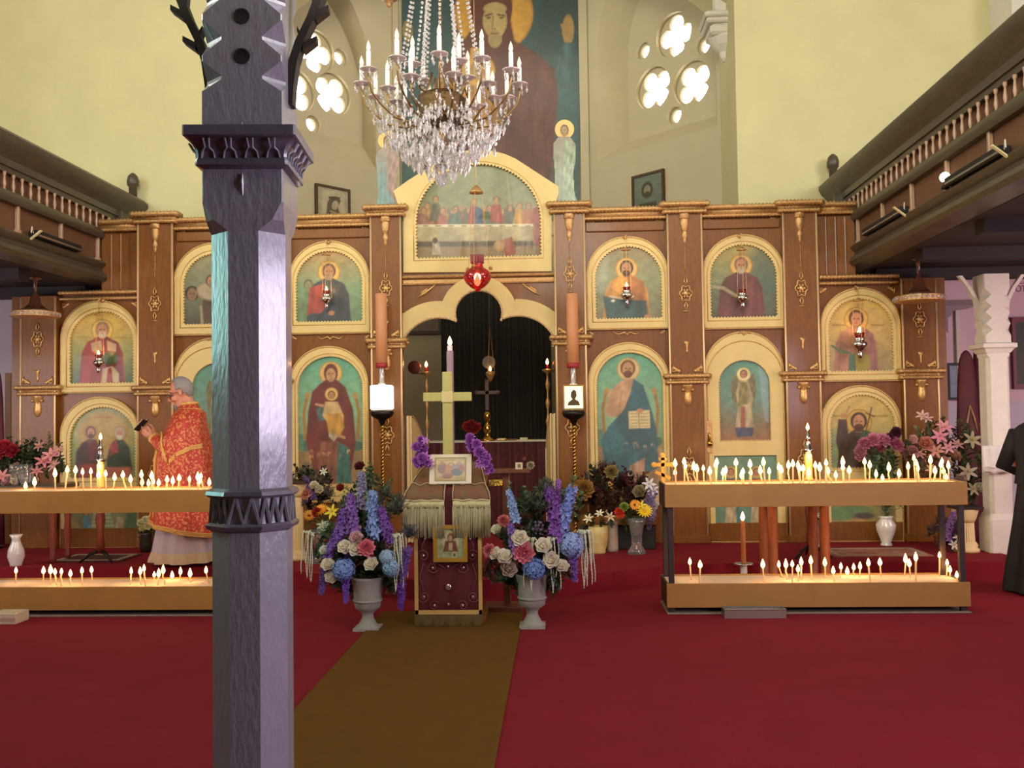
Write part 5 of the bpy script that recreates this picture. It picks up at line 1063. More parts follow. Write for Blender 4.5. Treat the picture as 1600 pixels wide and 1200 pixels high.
# ------------------------------------------------------------------ grey post in the foreground
def octa(w, ch, d=None):
    d = d or w; return [(-w+ch, -d), (w-ch, -d), (w, -d+ch), (w, d-ch), (w-ch, d), (-w+ch, d), (-w, d-ch), (-w, -d+ch)]
def grey_post():
    Y = 2.95; x = P(379, 700, Y).x; o = (x, Y+.10, 0); t = empty('gallery_post', o, 'thick grey-lilac painted wooden post with carved collar, close to the camera', 'post', rz=R(5)); s = Y/F
    z = lambda y: P(389, y, Y).z
    w, ch = .117, .070
    zc = z(362); zc2 = z(345)
    def ring(w_, ch_, z_): return [(a, b, z_) for a, b in octa(w_, ch_)]
    mb = MB(); mb.rings([ring(w, ch, 0), ring(w, ch, z(770)+.0), ring(w, ch, zc), ring(w+.004, .03, zc2), ring(w+.008, .004, z(318)), ring(w+.008, .004, z(262))]); mb.build('shaft', M_post, t)
    mb = MB(); mb.rings([ring(.14, .05, 0), ring(.14, .05, .16), ring(w+.004, ch, .2)]); mb.build('base_block', M_post, t)
    # zigzag collar
    mb = MB(); za, zb_ = z(826), z(770)
    mb.rings([ring(w+.002, ch, zb_+.012), ring(w+.016, ch+.006, zb_+.004), ring(w+.020, ch+.008, zb_-.008), ring(w+.010, ch+.004, zb_-.016)]); mb.rings([ring(w+.010, ch+.004, za+.016), ring(w+.020, ch+.008, za+.008), ring(w+.016, ch+.006, za-.004), ring(w+.002, ch, za-.012)])
    mb.build('collar_band', M_postd, t)
    mb = MB(); oc = octa(w+.003, ch+.001)
    for i in range(8):
        a, b = Vector((*oc[i], 0)), Vector((*oc[(i+1) % 8], 0)); L = (b-a).length; k = 3 if L > .1 else 2; nrm = Vector(((b-a).y, -(b-a).x, 0)).normalized()
        for j in range(k*2):
            p0 = a.lerp(b, j/(2*k))+nrm*.004; p1 = a.lerp(b, (j+1)/(2*k))+nrm*.004; z0, z1 = (za+.014, zb_-.014) if j % 2 == 0 else (zb_-.014, za+.014)
            mb.tube([(p0.x, p0.y, z0), (p1.x, p1.y, z1)], .0055, 4)
    mb.build('zigzag_carving', M_post, t)
    # capital
    mb = MB(); mb.rings([ring(w+.006, .006, z(268)), ring(w+.026, .008, z(262)), ring(w+.026, .008, z(255)), ring(w+.022, .008, z(250)), ring(w+.024, .008, z(240)), ring(w+.034, .008, z(230)), ring(w+.050, .008, z(222)), ring(w+.052, .008, z(222)+.0001), ring(w+.056, .006, z(220)), ring(w+.056, .006, z(205)), ring(w+.02, .01, z(203))]); mb.build('capital', M_postd, t, auto=35)
    mb = MB()
    for q, ax_ in ((-1, 0), (1, 0), (-1, 1), (1, 1)):
        for k in range(4):
            u = -.10+.2*k/3; 
            def pt(u_, z_, e): return (u_, q*(w+e), z_) if ax_ == 0 else (q*(w+e), u_, z_)
            zz0, zz1 = z(252), z(222)
            for sd in (-1, 1): mb.tube([pt(u+sd*.020, zz0, .024), pt(u+sd*.016, zz0+.02, .027), pt(u+sd*.006, (zz0+zz1)/2, .038), pt(u+sd*.009, zz1-.006, .052)], .0035, 5)
    mb.build('capital_carving', M_post, t)
    # notched block above the capital, with drilled holes on its face
    w2 = w+.008; z0, z1 = z(206), z(-60)
    mb = MB(); hs = []
    N_ = [y for y in (-50, 48-35, 48+17-0, 112)]
    pr = []; ys = [z(206), z(142), z(127), z(112+0), z(95), z(78), z(62), z(47), z(30), z(14), z(-2), z(-18), z(-60)]
    dp = [0.0, 0.0, .034, .0, 0.0, .0, .034, .0, 0, 0, .034, 0, 0]
    core = octa(w2, .002)
    mb.rings([[(a, b, z0) for a, b in core], [(a, b, z(146)) for a, b in core]])
    # diamond-notched corners: each ring alternates between square and chamfered
    lv = [(z(146), .004), (z(127), .062), (z(122), .062), (z(100), .004), (z(90), .004), (z(66), .062), (z(61), .062), (z(36), .004), (z(26), .004), (z(2), .062), (z(-3), .062), (z(-28), .004), (z(-120), .004)]
    mb.rings([[(a, b, q) for a, b in octa(w2, c_)] for q, c_ in lv]); nb = mb.build('notched_block', M_post, t)
    for y_, q in ((30, -1), (92, -1), (30, 1), (92, 1)):
        mb = MB(); mb.rings([[(r_*math.cos(2*pi*k/18), q*(w2+e), z(y_)+r_*math.sin(2*pi*k/18)) for k in range(18)] for r_, e in ((.026, -.001), (.025, .003), (.020, .003), (.019, -.001))], cap=False)
        mb.rings([[(r_*math.cos(2*pi*k/18), q*(w2+e), z(y_)+r_*math.sin(2*pi*k/18)) for k in range(18)] for r_, e in ((.001, .0005), (.020, .001))], cap=False); mb.build('drilled_hole', M_black, t)
    mb = MB(); mb.tube([(0, -w-.010, z(275)), (.0, -w-.014, z(290)), (0, -w-.004, z(312))], [.003, .006, .002], 6); mb.build('carved_drop', M_post, t); mb = MB(); mb.tube([(0, -w2-.001, z(195)), (0, -w2-.006, z(201)), (0, -w2-.001, z(205))], [.002, .005, .004], 5); mb.build('carved_drop', M_post, t)
    # tracery brackets
    for q in (-1, 1):
        mb = MB(); zt = lambda y: z(y); xs = lambda v: q*(w2+v*s)
        path = [(0, 150), (2, 120), (8, 80), (18, 50), (28, 30), (38, 10), (50, -20), (66, -60)]
        pts = [(xs(a), 0, zt(b)) for a, b in path]; ww = .030
        mb.rings([[(p[0]-ww*.45, -.03, p[2]), (p[0]+ww*.45, -.03, p[2]), (p[0]+ww*.45, .03, p[2]), (p[0]-ww*.45, .03, p[2])] for p in pts])
        for (a, b, c_, d_) in ((24, 58, 46, 44), (26, 52, 14, 28), (44, 8, 66, -6)):
            mb.rings([[(xs(a), -.025, zt(b)-.012), (xs(a), .025, zt(b)-.012), (xs(a), .025, zt(b)+.014), (xs(a), -.025, zt(b)+.014)], [(xs(c_), -.02, zt(d_)-.009), (xs(c_), .02, zt(d_)-.009), (xs(c_), .02, zt(d_)+.009), (xs(c_), -.02, zt(d_)+.009)]])
        mb.rings([[(xs(38), -.02, zt(-30)), (xs(52), -.02, zt(-30)), (xs(52), .02, zt(-30)), (xs(38), .02, zt(-30))], [(xs(40), -.015, zt(-2)), (xs(50), -.015, zt(-2)), (xs(50), .015, zt(-2)), (xs(40), .015, zt(-2))], [(xs(44), -.01, zt(14)), (xs(46), -.01, zt(14)), (xs(46), .01, zt(14)), (xs(44), .01, zt(14))]])
        mb.build('tracery_bracket', mat('near black bracket paint', '2a2522', .5), t)
grey_post()
# pale post by the right aisle
Y = 10.1; c = P(1562, 880, Y); t = empty('gallery_post', (c.x, Y, 0), 'pale painted post with a square capital at the right, cloth pinned to it', 'post'); zz = lambda y: P(1562, y, Y).z; s = Y/F
w = 17*s
mb = MB(); mb.rings([[(a, b, q) for a, b in octa(w_, c_)] for q, w_, c_ in ((0, w*1.0, w*.3), (zz(700), w, w*.3), (zz(560), w, w*.3), (zz(556), w*1.02, .01), (zz(548), w*1.05, .01))]); mb.build('shaft', M_white, t)
mb = MB(); mb.rings([[(a, b, q) for a, b in octa(w_, .006)] for q, w_ in ((zz(552), w*1.1), (zz(546), w*1.3), (zz(544), w*1.5), (zz(538), w*1.5), (zz(536), w*1.1))]); mb.build('capital', M_white, t)
mb = MB(); mb.rings([[(a, b, q) for a, b in octa(w*1.15, c_)] for q, c_ in [(zz(537), .01)]+[(zz(525-9*k), .075 if k % 2 else .012) for k in range(9)]+[(zz(430), .01)]]); mb.build('notched_block', M_white, t)
mb = MB()
for q in (-1, 1): mb.rings([[(q*(w+a*s)-.02, -.03, zz(b)), (q*(w+a*s)+.02, -.03, zz(b)), (q*(w+a*s)+.02, .03, zz(b)), (q*(w+a*s)-.02, .03, zz(b))] for a, b in ((2, 500), (6, 470), (16, 450), (30, 430))])
mb.build('bracket', M_white, t)
mb = MB(); mb.rings([[(a, b, q) for a, b in octa(w_, .02)] for q, w_ in ((0, w*1.25), (.5, w*1.25), (.56, w*1.02))]); mb.build('base', M_white, t)
a = P(1560, 738, Y-.16); n = 14
t = empty('hanging_cloth', (a.x, Y-.16, a.z), 'white cloth with a thin border draped round the pale post at the right', 'cloth')
mb = MB(); rs = []
for k in range(7):
    z = .27*k/6; rs.append([(-.16+.30*i/n+.004*math.sin(k+i), -.012-.012*math.sin(i*1.7+k*.2)-.02*(1-abs(i-n/2)/n*2), z+.01*math.sin(i*.9)*(1-k/6)) for i in range(n+1)]+[(-.16+.30*i/n, .002-.012*math.sin(i*1.7+k*.2), z+.01*math.sin(i*.9)*(1-k/6)) for i in range(n, -1, -1)])
mb.rings(rs); mb.build('cloth', mat('white cotton', 'dcd6d0', .85), t, smooth=True); mb = MB(); mb.tube([(-.155+.29*i/n, -.036-.012*math.sin(i*1.7), .05+.008*math.sin(i*.9)) for i in range(n+1)], .003, 4); mb.build('border_line', mat('grey thread', 'a09a98', .8), t)
# aisle wall picture, arcade rail and hooded banners at the right
c = P(1480, 625, EW-.06); d = P(1512, 567, EW-.06); t = empty('framed_picture', (c.x, EW-.06, c.z), 'blue picture in a black frame on the right aisle wall beside the maroon banners', 'picture'); W_, H_ = .42, d.z-c.z
MB().plate([(0, 0), (W_, 0), (W_, H_), (0, H_)], [[(.03, .03), (W_-.03, .03), (W_-.03, H_-.03), (.03, H_-.03)]], -.03, .02).build('frame', M_black, t); MB().box(.02, W_-.02, -.01, 0, .02, H_-.02).build('print', mat('pale blue print', '6c7c98', .6, color2='94a0ac', vscale=8), t)
c = P(1583, 608, EW-.06); d = P(1640, 495, EW-.06); t = empty('framed_picture', (c.x, EW-.06, c.z), 'dark picture with a red frame on the aisle wall at the right edge', 'picture'); W_, H_ = .8, d.z-c.z
MB().plate([(0, 0), (W_, 0), (W_, H_), (0, H_)], [[(.04, .06), (W_-.04, .06), (W_-.04, H_-.06), (.04, H_-.06)]], -.03, .02).build('frame', mat('dark red frame', '6a1c24', .5), t); MB().box(.03, W_-.03, -.01, 0, .05, H_-.05).build('print', mat('dark green print', '2c3a34', .6, color2='4a4a40', vscale=6), t)
def banner(px, ytop, wpx, Y, label, flip=1):
    a = P(px, ytop, Y); z0 = SZ if a.x < 4.0 else 0; h = a.z-z0; t = empty('hooded_banner', (a.x, Y, z0), label, 'banner', 'covered banners by the right aisle'); w = wpx/2*Y/F
    rs = []; N = 28
    for q, ww in ((.02, 1.02), (.2, .98), (.45, .95), (.62, .98), (.72, .9), (.80, .86), (.86, .78), (.91, .72), (.955, .60), (.98, .42), (.995, .2), (1, .02)):
        rs.append([(w*ww*math.cos(2*pi*i/N)*(1+.06*math.sin(i*1.9+q*3)*(1-q)), w*ww*.55*math.sin(2*pi*i/N)*(1+.10*math.sin(i*2.4+q*3)*(1-q)), h*q) for i in range(N)])
    MB().rings(rs).build('cover', mat('maroon velvet', '5c1a24', .7, color2='431019', vscale=5), t, smooth=True)
    mb = MB(); zt = h*.72
    mb.tube([(0, -w*.55, zt+.02), (w*.35, -w*.56, zt-.12), (w*.6, -w*.5, zt-.27)], [.008, .012, .008], 5); mb.tube([(0, -w*.55, zt+.02), (-w*.35, -w*.56, zt-.2), (-w*.5, -w*.52, zt-.36)], [.008, .012, .008], 5); mb.tube([(-w*.9, -w*.2, zt-.32), (-w*.5, -w*.5, zt-.36), (w*.2, -w*.58, zt-.33)], .012, 5); mb.build('gold_trim', mat('dull gold braid', '9a7850', .5), t, smooth=True)
    MB().lathe([(w*.8, 0), (w*.8, .02), (.03, .04), (.02, .06)], n=16).build('foot', M_dkmetal, t)
banner(1533, 518, 34, 11.2, 'tall maroon hooded banner cover with gold trim, right of the icon screen')
banner(1509, 547, 34, 10.95, 'shorter maroon hooded banner cover nearest the icon screen, at the right')
banner(-9, 572, 34, 10.9, 'maroon hooded banner cover at the left edge of the aisle')
tc_ = bpy.data.curves.new('wall_lettering', 'FONT'); tc_.body = 'OT'; tc_.size = .115; tc_.extrude = .002; to_ = bpy.data.objects.new('tmp', tc_); col.objects.link(to_); bpy.context.view_layer.update()
me_ = bpy.data.meshes.new_from_object(to_.evaluated_get(bpy.context.evaluated_depsgraph_get())); bpy.data.objects.remove(to_); me_.materials.clear(); me_.materials.append(mat('maroon wall paint', '8a5062', .7))
c = P(1587, 456, EW-.04); t = empty('wall_lettering', (c.x, EW-.034, c.z), 'faded maroon letters on the pink-lit aisle wall at the right edge', 'lettering'); inst('letters', me_, t, (0, 0, 0), (pi/2, 0, 0), (.8, 1, 1))
MB().box(-.01, .5, -.003, .001, .10, .108).build('line', MATS['maroon wall paint'], t)
# plank board at left aisle and pole at right
mb = MB(); c = P(11, 700, 11.3); t = mb.bbox(-.02, .06, -.02, .02, 0, P(14, 583, 11.3).z-SZ, .004).build('wooden_board', M_wood); t.location = (c.x, 11.3, SZ); tag(t, 'upright brown board leaning place at the far left beside the icon screen', 'board')
mb = MB(); c = P(1507, 500, 11.7); zt = P(1507, 470, 11.7).z
t = empty('wall_bracket_rail', (c.x, EW-.05, zt), 'white timber rail with a lace strip on the pink-lit aisle wall', 'rail')
MB().box(-.18, .55, -.04, .0, -.03, .03).build('rail', mat('grey brown timber', '8a7a74', .7), t); MB().box(-.01, .03, -.03, .0, -1.1, -.03).build('upright', M_white, t)
mb = MB(); mb.plate([(-.14, -.03), (-.14, -.34), (-.115, -.37), (-.11, -.18), (-.07, -.15), (-.06, -.1), (.1, -.08), (.3, -.03)][::-1], [], -.05, -.045); mb.build('lace_strip', mat('grey lace', '9a8c90', .8), t)
# ------------------------------------------------------------------ flowers
FM = {}
def petal(mb, a, tilt, L, W, cup=.3, r0=0.0, z0=0.0, curl=0.0, n=4, ruff=0.0, rr=None):
    ca, sa = math.cos(a), math.sin(a); rows = []
    for i in range(n+1):
        q = i/n; th = tilt+curl*q; w = W*math.sin(pi*min(1, .12+q*.83))**.7*.5
        d = L*q; rad = r0+d*math.sin(tilt+curl*q*.5); z = z0+d*math.cos(tilt+curl*q*.5); row = []
        for s_ in (-1, 0, 1):
            lift = (cup*w*abs(s_)); j = (rr.uniform(-ruff, ruff) if ruff else 0)
            x = rad-lift*math.cos(th)+j; y = s_*w; row.append((x*ca-y*sa, x*sa+y*ca, z+lift*math.sin(th)+j))
        rows.append(row)
    mb.rings(rows, closed=False, cap=False)
def bloom_mesh(kind, c1, c2=None, seed=0):
    key = (kind, c1, c2)
    if key in FM: return FM[key]
    rr = random.Random(hash(kind) % 1000 if False else len(FM)+11); mb = MB(); m1 = mat('petal '+c1, c1, .6, var=.08, vscale=60, sub=.0); mb.use(m1); m2 = mat('petal '+(c2 or 'centre'), c2 or 'c8a040', .6); g = M_leaf
    if kind == 'rose':
        for n_, t_, L, W, r0 in ((6, 1.35, 1.0, 1.25, .1), (6, 1.05, 1.05, 1.2, .08), (5, .75, 1.05, 1.1, .05), (4, .45, .98, .9, .03), (3, .15, .9, .7, .0)):
            for k in range(n_): petal(mb, 2*pi*k/n_+n_*.3+t_, t_, L, W, .5, r0, .0, -.6)
        mb.ball((0, 0, .3), .4, 8, 6)
    elif kind == 'peony':
        for k in range(46): petal(mb, k*2.4, .1+1.5*(k/46), .95, .62, .25, .05, 0, -.25, 3, .06, rr)
        mb.ball((0, 0, .25), .45, 8, 6)
    elif kind == 'lily':
        for k in range(6): petal(mb, pi*k/3, .95, 1.15, .42, .15, .03, 0, .75, 5)
        mb.use(m2)
        for k in range(5): a = 2*pi*k/5; mb.tube([(0, 0, 0), (.2*math.cos(a), .2*math.sin(a), .6)], .02, 4); mb.ball((.2*math.cos(a), .2*math.sin(a), .62), .05, 5, 4)
    elif kind == 'daisy':
        for lay in (0, 1):
            for k in range(16): petal(mb, 2*pi*k/16+lay*.2, 1.35-.25*lay, .95-.1*lay, .24, .1, .15, 0, .1, 3)
        mb.use(m2); mb.ball((0, 0, .08), .26, 10, 6, (1, 1, .5))
    elif kind == 'hydrangea':
        mb.ball((0, 0, 0), .72, 10, 8)
        for k in range(80):
            z = 1-1.5*(k+.5)/80; ph = k*2.39996; r = math.sqrt(max(0, 1-z*z)); p = Vector((r*math.cos(ph), r*math.sin(ph), z))
            mb.T = Matrix.Translation(p*rr.uniform(.78, 1.0)) @ p.to_track_quat('Z', 'Y').to_matrix().to_4x4() @ Matrix.Rotation(rr.uniform(0, 3), 4, 'Z')
            for q in range(4): a = q*pi/2; mb.add([(0, 0, .0), (.17*math.cos(a-.6), .17*math.sin(a-.6), .05), (.25*math.cos(a), .25*math.sin(a), .03), (.17*math.cos(a+.6), .17*math.sin(a+.6), .05)], [(0, 1, 2, 3)])
        mb.T = None
    elif kind == 'spike':
        mb.use(g); mb.tube([(0, 0, -1), (.03, 0, 0), (0, 0, 1)], [.04, .03, .01], 5); mb.use(m1)
        for k in range(56):
            q = k/56; z = -.8+1.8*q+rr.uniform(-.05, .05); a = k*2.4; r = .19*(1-q*.45)*rr.uniform(.4, 1.3); s_ = .30*(1-.35*q)*rr.uniform(.7, 1.3); p = Vector((r*math.cos(a), r*math.sin(a), z)); d = Vector((math.cos(a), math.sin(a), .3)).normalized()
            mb.T = Matrix.Translation(p) @ d.to_track_quat('Z', 'Y').to_matrix().to_4x4()
            for w_ in range(5): b = w_*2*pi/5; mb.add([(0, 0, 0), (s_*.6*math.cos(b-.5), s_*.6*math.sin(b-.5), .05), (s_*math.cos(b), s_*math.sin(b), .03), (s_*.6*math.cos(b+.5), s_*.6*math.sin(b+.5), .05)], [(0, 1, 2, 3)])
        mb.T = None
    elif kind == 'leafspray':
        mb.mats = []; mb.use(mat('leaf '+c1, c1, .55, var=.3, vscale=25)); mb.tube([(0, 0, -1), (.06, 0, 0), (.02, 0, .9)], [.02, .016, .006], 4)
        for k in range(13):
            q = k/13; p = Vector((.05*math.sin(q*3), 0, -.8+1.7*q)); a = k*2.2
            mb.T = Matrix.Translation(p) @ Matrix.Rotation(a, 4, 'Z'); petal(mb, 0, .75+rr.uniform(-.2, .3), .5*(1.1-q*.6), .24, .15, .0, 0, .3, 4)
        mb.T = None
    elif kind == 'fern':
        mb.mats = []; mb.use(mat('leaf '+c1, c1, .65, var=.4, vscale=25))
        for k in range(26):
            a = k*2.4; t_ = rr.uniform(.1, 1.2); L = rr.uniform(.7, 1.1); d = Vector((math.sin(t_)*math.cos(a), math.sin(t_)*math.sin(a), math.cos(t_)))
            mb.tube([(0, 0, 0), d*L*.5, d*L+Vector((0, 0, -.1*t_))], [.012, .01, .004], 3)
            for j in range(9):
                q = .3+.08*j; p = d*L*q; mb.T = Matrix.Translation(p) @ d.to_track_quat('Z', 'Y').to_matrix().to_4x4()
                for s_ in (0, pi): petal(mb, s_+j, .8, .17, .05, 0, 0, 0, 0, 2)
                mb.T = None
    elif kind == 'amaranth':
        for k in range(4):
            ph = rr.uniform(0, 6); x0 = rr.uniform(-.12, .12); L = rr.uniform(1.3, 2.0); pts = []; rd = []
            for i in range(34):
                q = i/33; pts.append((x0+.22*math.sin(min(1, q*3)*pi/2)*(1 if k % 2 else .5)+.03*math.sin(q*7+ph), .05*k-.08, .12*math.sin(min(1, q*4)*pi)-L*max(0, q-.12))); rd.append(.028*(1.3 if i % 2 else .7)*(1-.45*q))
            mb.tube(pts, rd, 5)
    elif kind == 'bud':
        for k in range(4): petal(mb, pi*k/2, .28, 1, .6, .5, .02, 0, -.3)
    elif kind == 'cluster':
        for k in range(26): d = Vector((rr.gauss(0, 1), rr.gauss(0, 1), rr.gauss(0, 1))).normalized()*rr.uniform(.4, 1); mb.ball(tuple(d), rr.uniform(.1, .2), 6, 4)
    o = mb.build('bloom', None, None, smooth=(kind not in ('hydrangea', 'spike'))); me = o.data; bpy.data.objects.remove(o); FM[key] = me; return me
NAMES = {'rose': 'rose', 'peony': 'carnation', 'lily': 'lily', 'daisy': 'daisy', 'hydrangea': 'hydrangea', 'spike': 'flower_spike', 'leafspray': 'leaf_spray', 'fern': 'fern', 'amaranth': 'hanging_amaranth', 'bud': 'bud', 'cluster': 'flower_cluster'}
frn = random.Random(21)
def put(t, kind, px, py, rpx, Y, c1, c2=None, tilt=None, az=None, face=True):
    p = P(px, py, Y); s = rpx*Y/F; o = inst(NAMES[kind], bloom_mesh(kind, c1, c2), t, Vector(p)-t.location)
    if kind in ('spike', 'leafspray'): o.rotation_euler = (frn.uniform(-.15, .15), R(tilt or 0)+frn.uniform(-.05, .05), frn.uniform(0, 6)); o.rotation_mode = 'XYZ'
    elif kind == 'amaranth': o.rotation_euler = (0, 0, (az or 0))
    elif kind == 'fern': o.rotation_euler = (R(15), R(tilt or 0), frn.uniform(0, 6))
    else: o.rotation_euler = (R(62)+frn.uniform(-.35, .25), frn.uniform(-.4, .4), frn.uniform(-.3, .3)+(az or 0))
    k_ = 1.22 if kind in ('rose', 'peony', 'hydrangea') else 1; o.scale = (s*k_, s*k_, s*k_); return o
def fill(t, px, py, rx, ry, Y, n, kinds, dep=.12):
    for k in range(n):
        a = frn.uniform(0, 2*pi); q = math.sqrt(frn.random()); kd = frn.choice(kinds); x = px+rx*q*math.cos(a); y = py+ry*q*math.sin(a)
        put(t, kd[0], x, y, kd[1]*frn.uniform(.8, 1.2), Y+frn.uniform(-dep*.6, dep), *kd[2:], tilt=(x-px)/max(1, rx)*55)
def urn_arrangement(px, ybase, Y, label, blooms, fills, ul):
    a = P(px, ybase, Y); s = Y/F
    u = empty('stone_urn', (a.x, Y, .0), ul, 'urn'); hh = 82*s
    MB().lathe([(20*s, 0), (20*s, 4*s), (15*s, 7*s), (9*s, 18*s), (8.5*s, 24*s), (13*s, 29*s), (20*s, 34*s), (21.5*s, 44*s), (22*s, 62*s), (24*s, 72*s), (26*s, 78*s), (27*s, 81*s), (24*s, 82*s), (20*s, 70*s), (.001, 68*s)], n=28).build('urn_body', mat('grey composite stone', '9c988c', .8, var=.1, vscale=20, bump=.2), u, smooth=True)
    MB().rings([[(x*20*s, y*20*s, z) for x, y in ((-1, -1), (1, -1), (1, 1), (-1, 1))] for z in (0, 4*s)]).build('square_plinth', mat('grey composite stone', '9c988c'), u)
    MB().lathe([(22.6*s, 43*s), (23.2*s, 45*s), (22.6*s, 47*s)], n=28).build('rim_band', mat('grey composite stone', '9c988c'), u, smooth=True)
    t = empty('flower_arrangement', (a.x, Y, hh*.86), label, 'flowers')
    for k, (x, y, rx, ry, n, kinds) in enumerate(fills): fill(t, x, y, rx, ry, Y+.04, n, kinds)
    for b in blooms:
        d = math.hypot(b[1]-px, (b[2]-862))/110; put(t, b[0], b[1], b[2], b[3], Y-.20*math.sqrt(max(.02, 1-d*d)), *b[4:])
    return t
LV = [('leafspray', 26, '465e3e'), ('leafspray', 22, '5c6a58'), ('fern', 20, '46543e'), ('leafspray', 24, '36482c')]
W1, PK, BL, PU, AM = 'f0e6d2', 'e07c88', '7c98d0', '7e5aa8', 'ccd0b4'
left_b = [('rose', 540, 857, 11, W1), ('rose', 555, 860, 11, W1), ('peony', 572, 857, 13, PK), ('rose', 582, 884, 11, W1), ('rose', 513, 884, 10, W1), ('rose', 517, 905, 10, W1), ('hydrangea', 537, 890, 15, BL), ('hydrangea', 611, 887, 12, '8cacc8'), ('hydrangea', 604, 870, 10, '9cb8d0'), ('rose', 557, 842, 10, 'd8b0b0'), ('rose', 508, 862, 8, 'd8dcc8'),
  ('spike', 531, 826, 30, PU, None, -12), ('spike', 550, 806, 34, '8a60ac', None, 0), ('spike', 519, 850, 26, PU, None, -25), ('spike', 583, 806, 38, '8098c8', None, 3), ('spike', 603, 822, 30, '7c4ca0', None, 14), ('spike', 566, 768, 30, '8a84a0', None, 0), ('spike', 540, 920, 20, '8050b8', None, 170), ('spike', 627, 930, 22, '7c48b0', None, 178), ('spike', 633, 880, 26, '74549a', None, 170), ('spike', 505, 905, 22, '7a60a0', None, 190),
  ('cluster', 505, 822, 9, 'c8d0b4'), ('bud', 563, 826, 7, 'd8dcc0'), ('leafspray', 573, 752, 24, '3c5236'), ('leafspray', 590, 770, 26, '4a5c40'), ('lily', 578, 775, 9, '7c8c4c'), ('amaranth', 490, 838, 42, AM, None, None, 2.6), ('amaranth', 484, 834, 40, AM, None, None, 3.2), ('amaranth', 612, 840, 50, AM, None, None, 0), ('amaranth', 622, 838, 42, AM, None, None, .5), ('fern', 625, 800, 30, '4c5446'), ('fern', 640, 840, 26, '4a4a50')]
urn_arrangement(575, 977, 7.35, 'white, blue and purple flower arrangement with trailing pale strands, left of the cloth-covered lectern', left_b, [(563, 865, 66, 46, 70, LV), (568, 905, 52, 20, 30, LV), (578, 795, 44, 40, 34, LV), (560, 868, 60, 42, 16, [('peony', 8, '6a5478'), ('cluster', 9, '5c4450'), ('spike', 18, '6c4c90')]), (560, 905, 30, 10, 6, [('cluster', 8, '6c4c34')])], 'grey stone urn on a square foot, left of the cloth-covered lectern')
right_b = [('peony', 818, 864, 16, 'd8788a'), ('peony', 765, 861, 10, 'cc6c70'), ('peony', 787, 815, 9, 'c87068'), ('rose', 812, 842, 12, W1), ('rose', 775, 867, 10, W1), ('rose', 787, 874, 13, W1), ('rose', 794, 890, 12, 'c0a898'), ('rose', 849, 855, 12, W1), ('rose', 861, 876, 12, W1), ('rose', 877, 888, 11, W1), ('rose', 777, 829, 8, 'dcd8bc'), ('hydrangea', 835, 889, 15, '6c88c4'), ('hydrangea', 893, 852, 17, '90a4d4'),
  ('spike', 801, 793, 26, '8ca4cc', None, -8), ('spike', 884, 800, 40, '8494d0', None, 16), ('spike', 866, 805, 44, '8450a4', None, 6), ('spike', 896, 882, 26, '9068bc', None, 175), ('spike', 803, 848, 28, '8060a8', None, -4), ('spike', 872, 770, 20, '9860b0', None, -10), ('fern', 837, 800, 40, '3c4634'), ('fern', 850, 780, 30, '4c543c'), ('leafspray', 820, 780, 24, '54704c'), ('leafspray', 795, 770, 20, '5c7850'), ('leafspray', 905, 790, 34, '46583a'),
  ('amaranth', 834, 845, 46, AM, None, None, 3.3), ('amaranth', 858, 845, 48, AM, None, None, .1), ('amaranth', 906, 834, 50, AM, None, None, 0), ('amaranth', 912, 834, 48, AM, None, None, .3), ('cluster', 842, 826, 14, '6c5468'), ('leafspray', 866, 905, 22, '3c4c3c', None, 150), ('fern', 895, 905, 24, '6a4438')]
urn_arrangement(832, 971, 7.42, 'pink, white and blue flower arrangement with dark fern, right of the cloth-covered lectern', right_b, [(838, 866, 68, 44, 70, LV), (832, 905, 48, 18, 28, LV), (850, 795, 48, 38, 34, LV), (838, 868, 62, 40, 16, [('peony', 8, '7a5a70'), ('cluster', 9, '5c4450'), ('spike', 18, '70508c')]), (768, 895, 14, 20, 6, [('fern', 16, '5c4438')])], 'grey stone urn on a square foot, right of the cloth-covered lectern')
def vase(px, y0, y1, Y, prof, m_, label, name='vase', z0=SZ):
    a, b = P(px, y1, Y), P(px, y0, Y); t = empty(name, (a.x, Y, z0), label, 'vase'); h = b.z-z0
    MB().lathe([(r*Y/F, q*h) for r, q in prof], n=24).build('vase_body', m_, t, smooth=True); return t
GV = [(14, 0), (15, .04), (9, .2), (8, .45), (11, .75), (16, 1), (15, 1), (9, .72), (7, .45)]
M_clear = mat('clear vase glass', (.9, .93, .9), .03, trans=.9, spec=.8)
def bouquet(px, py, Y, label, zf, items, fills=()):
    a = P(px, py, Y); t = empty('flower_bouquet', (a.x, Y, zf if zf else a.z), label, 'flowers')
    for f_ in fills: fill(t, f_[0], f_[1], f_[2], f_[3], Y+.03, f_[4], f_[5], .1)
    for b in items: put(t, b[0], b[1], b[2], b[3], Y-.07, *b[4:])
    return t
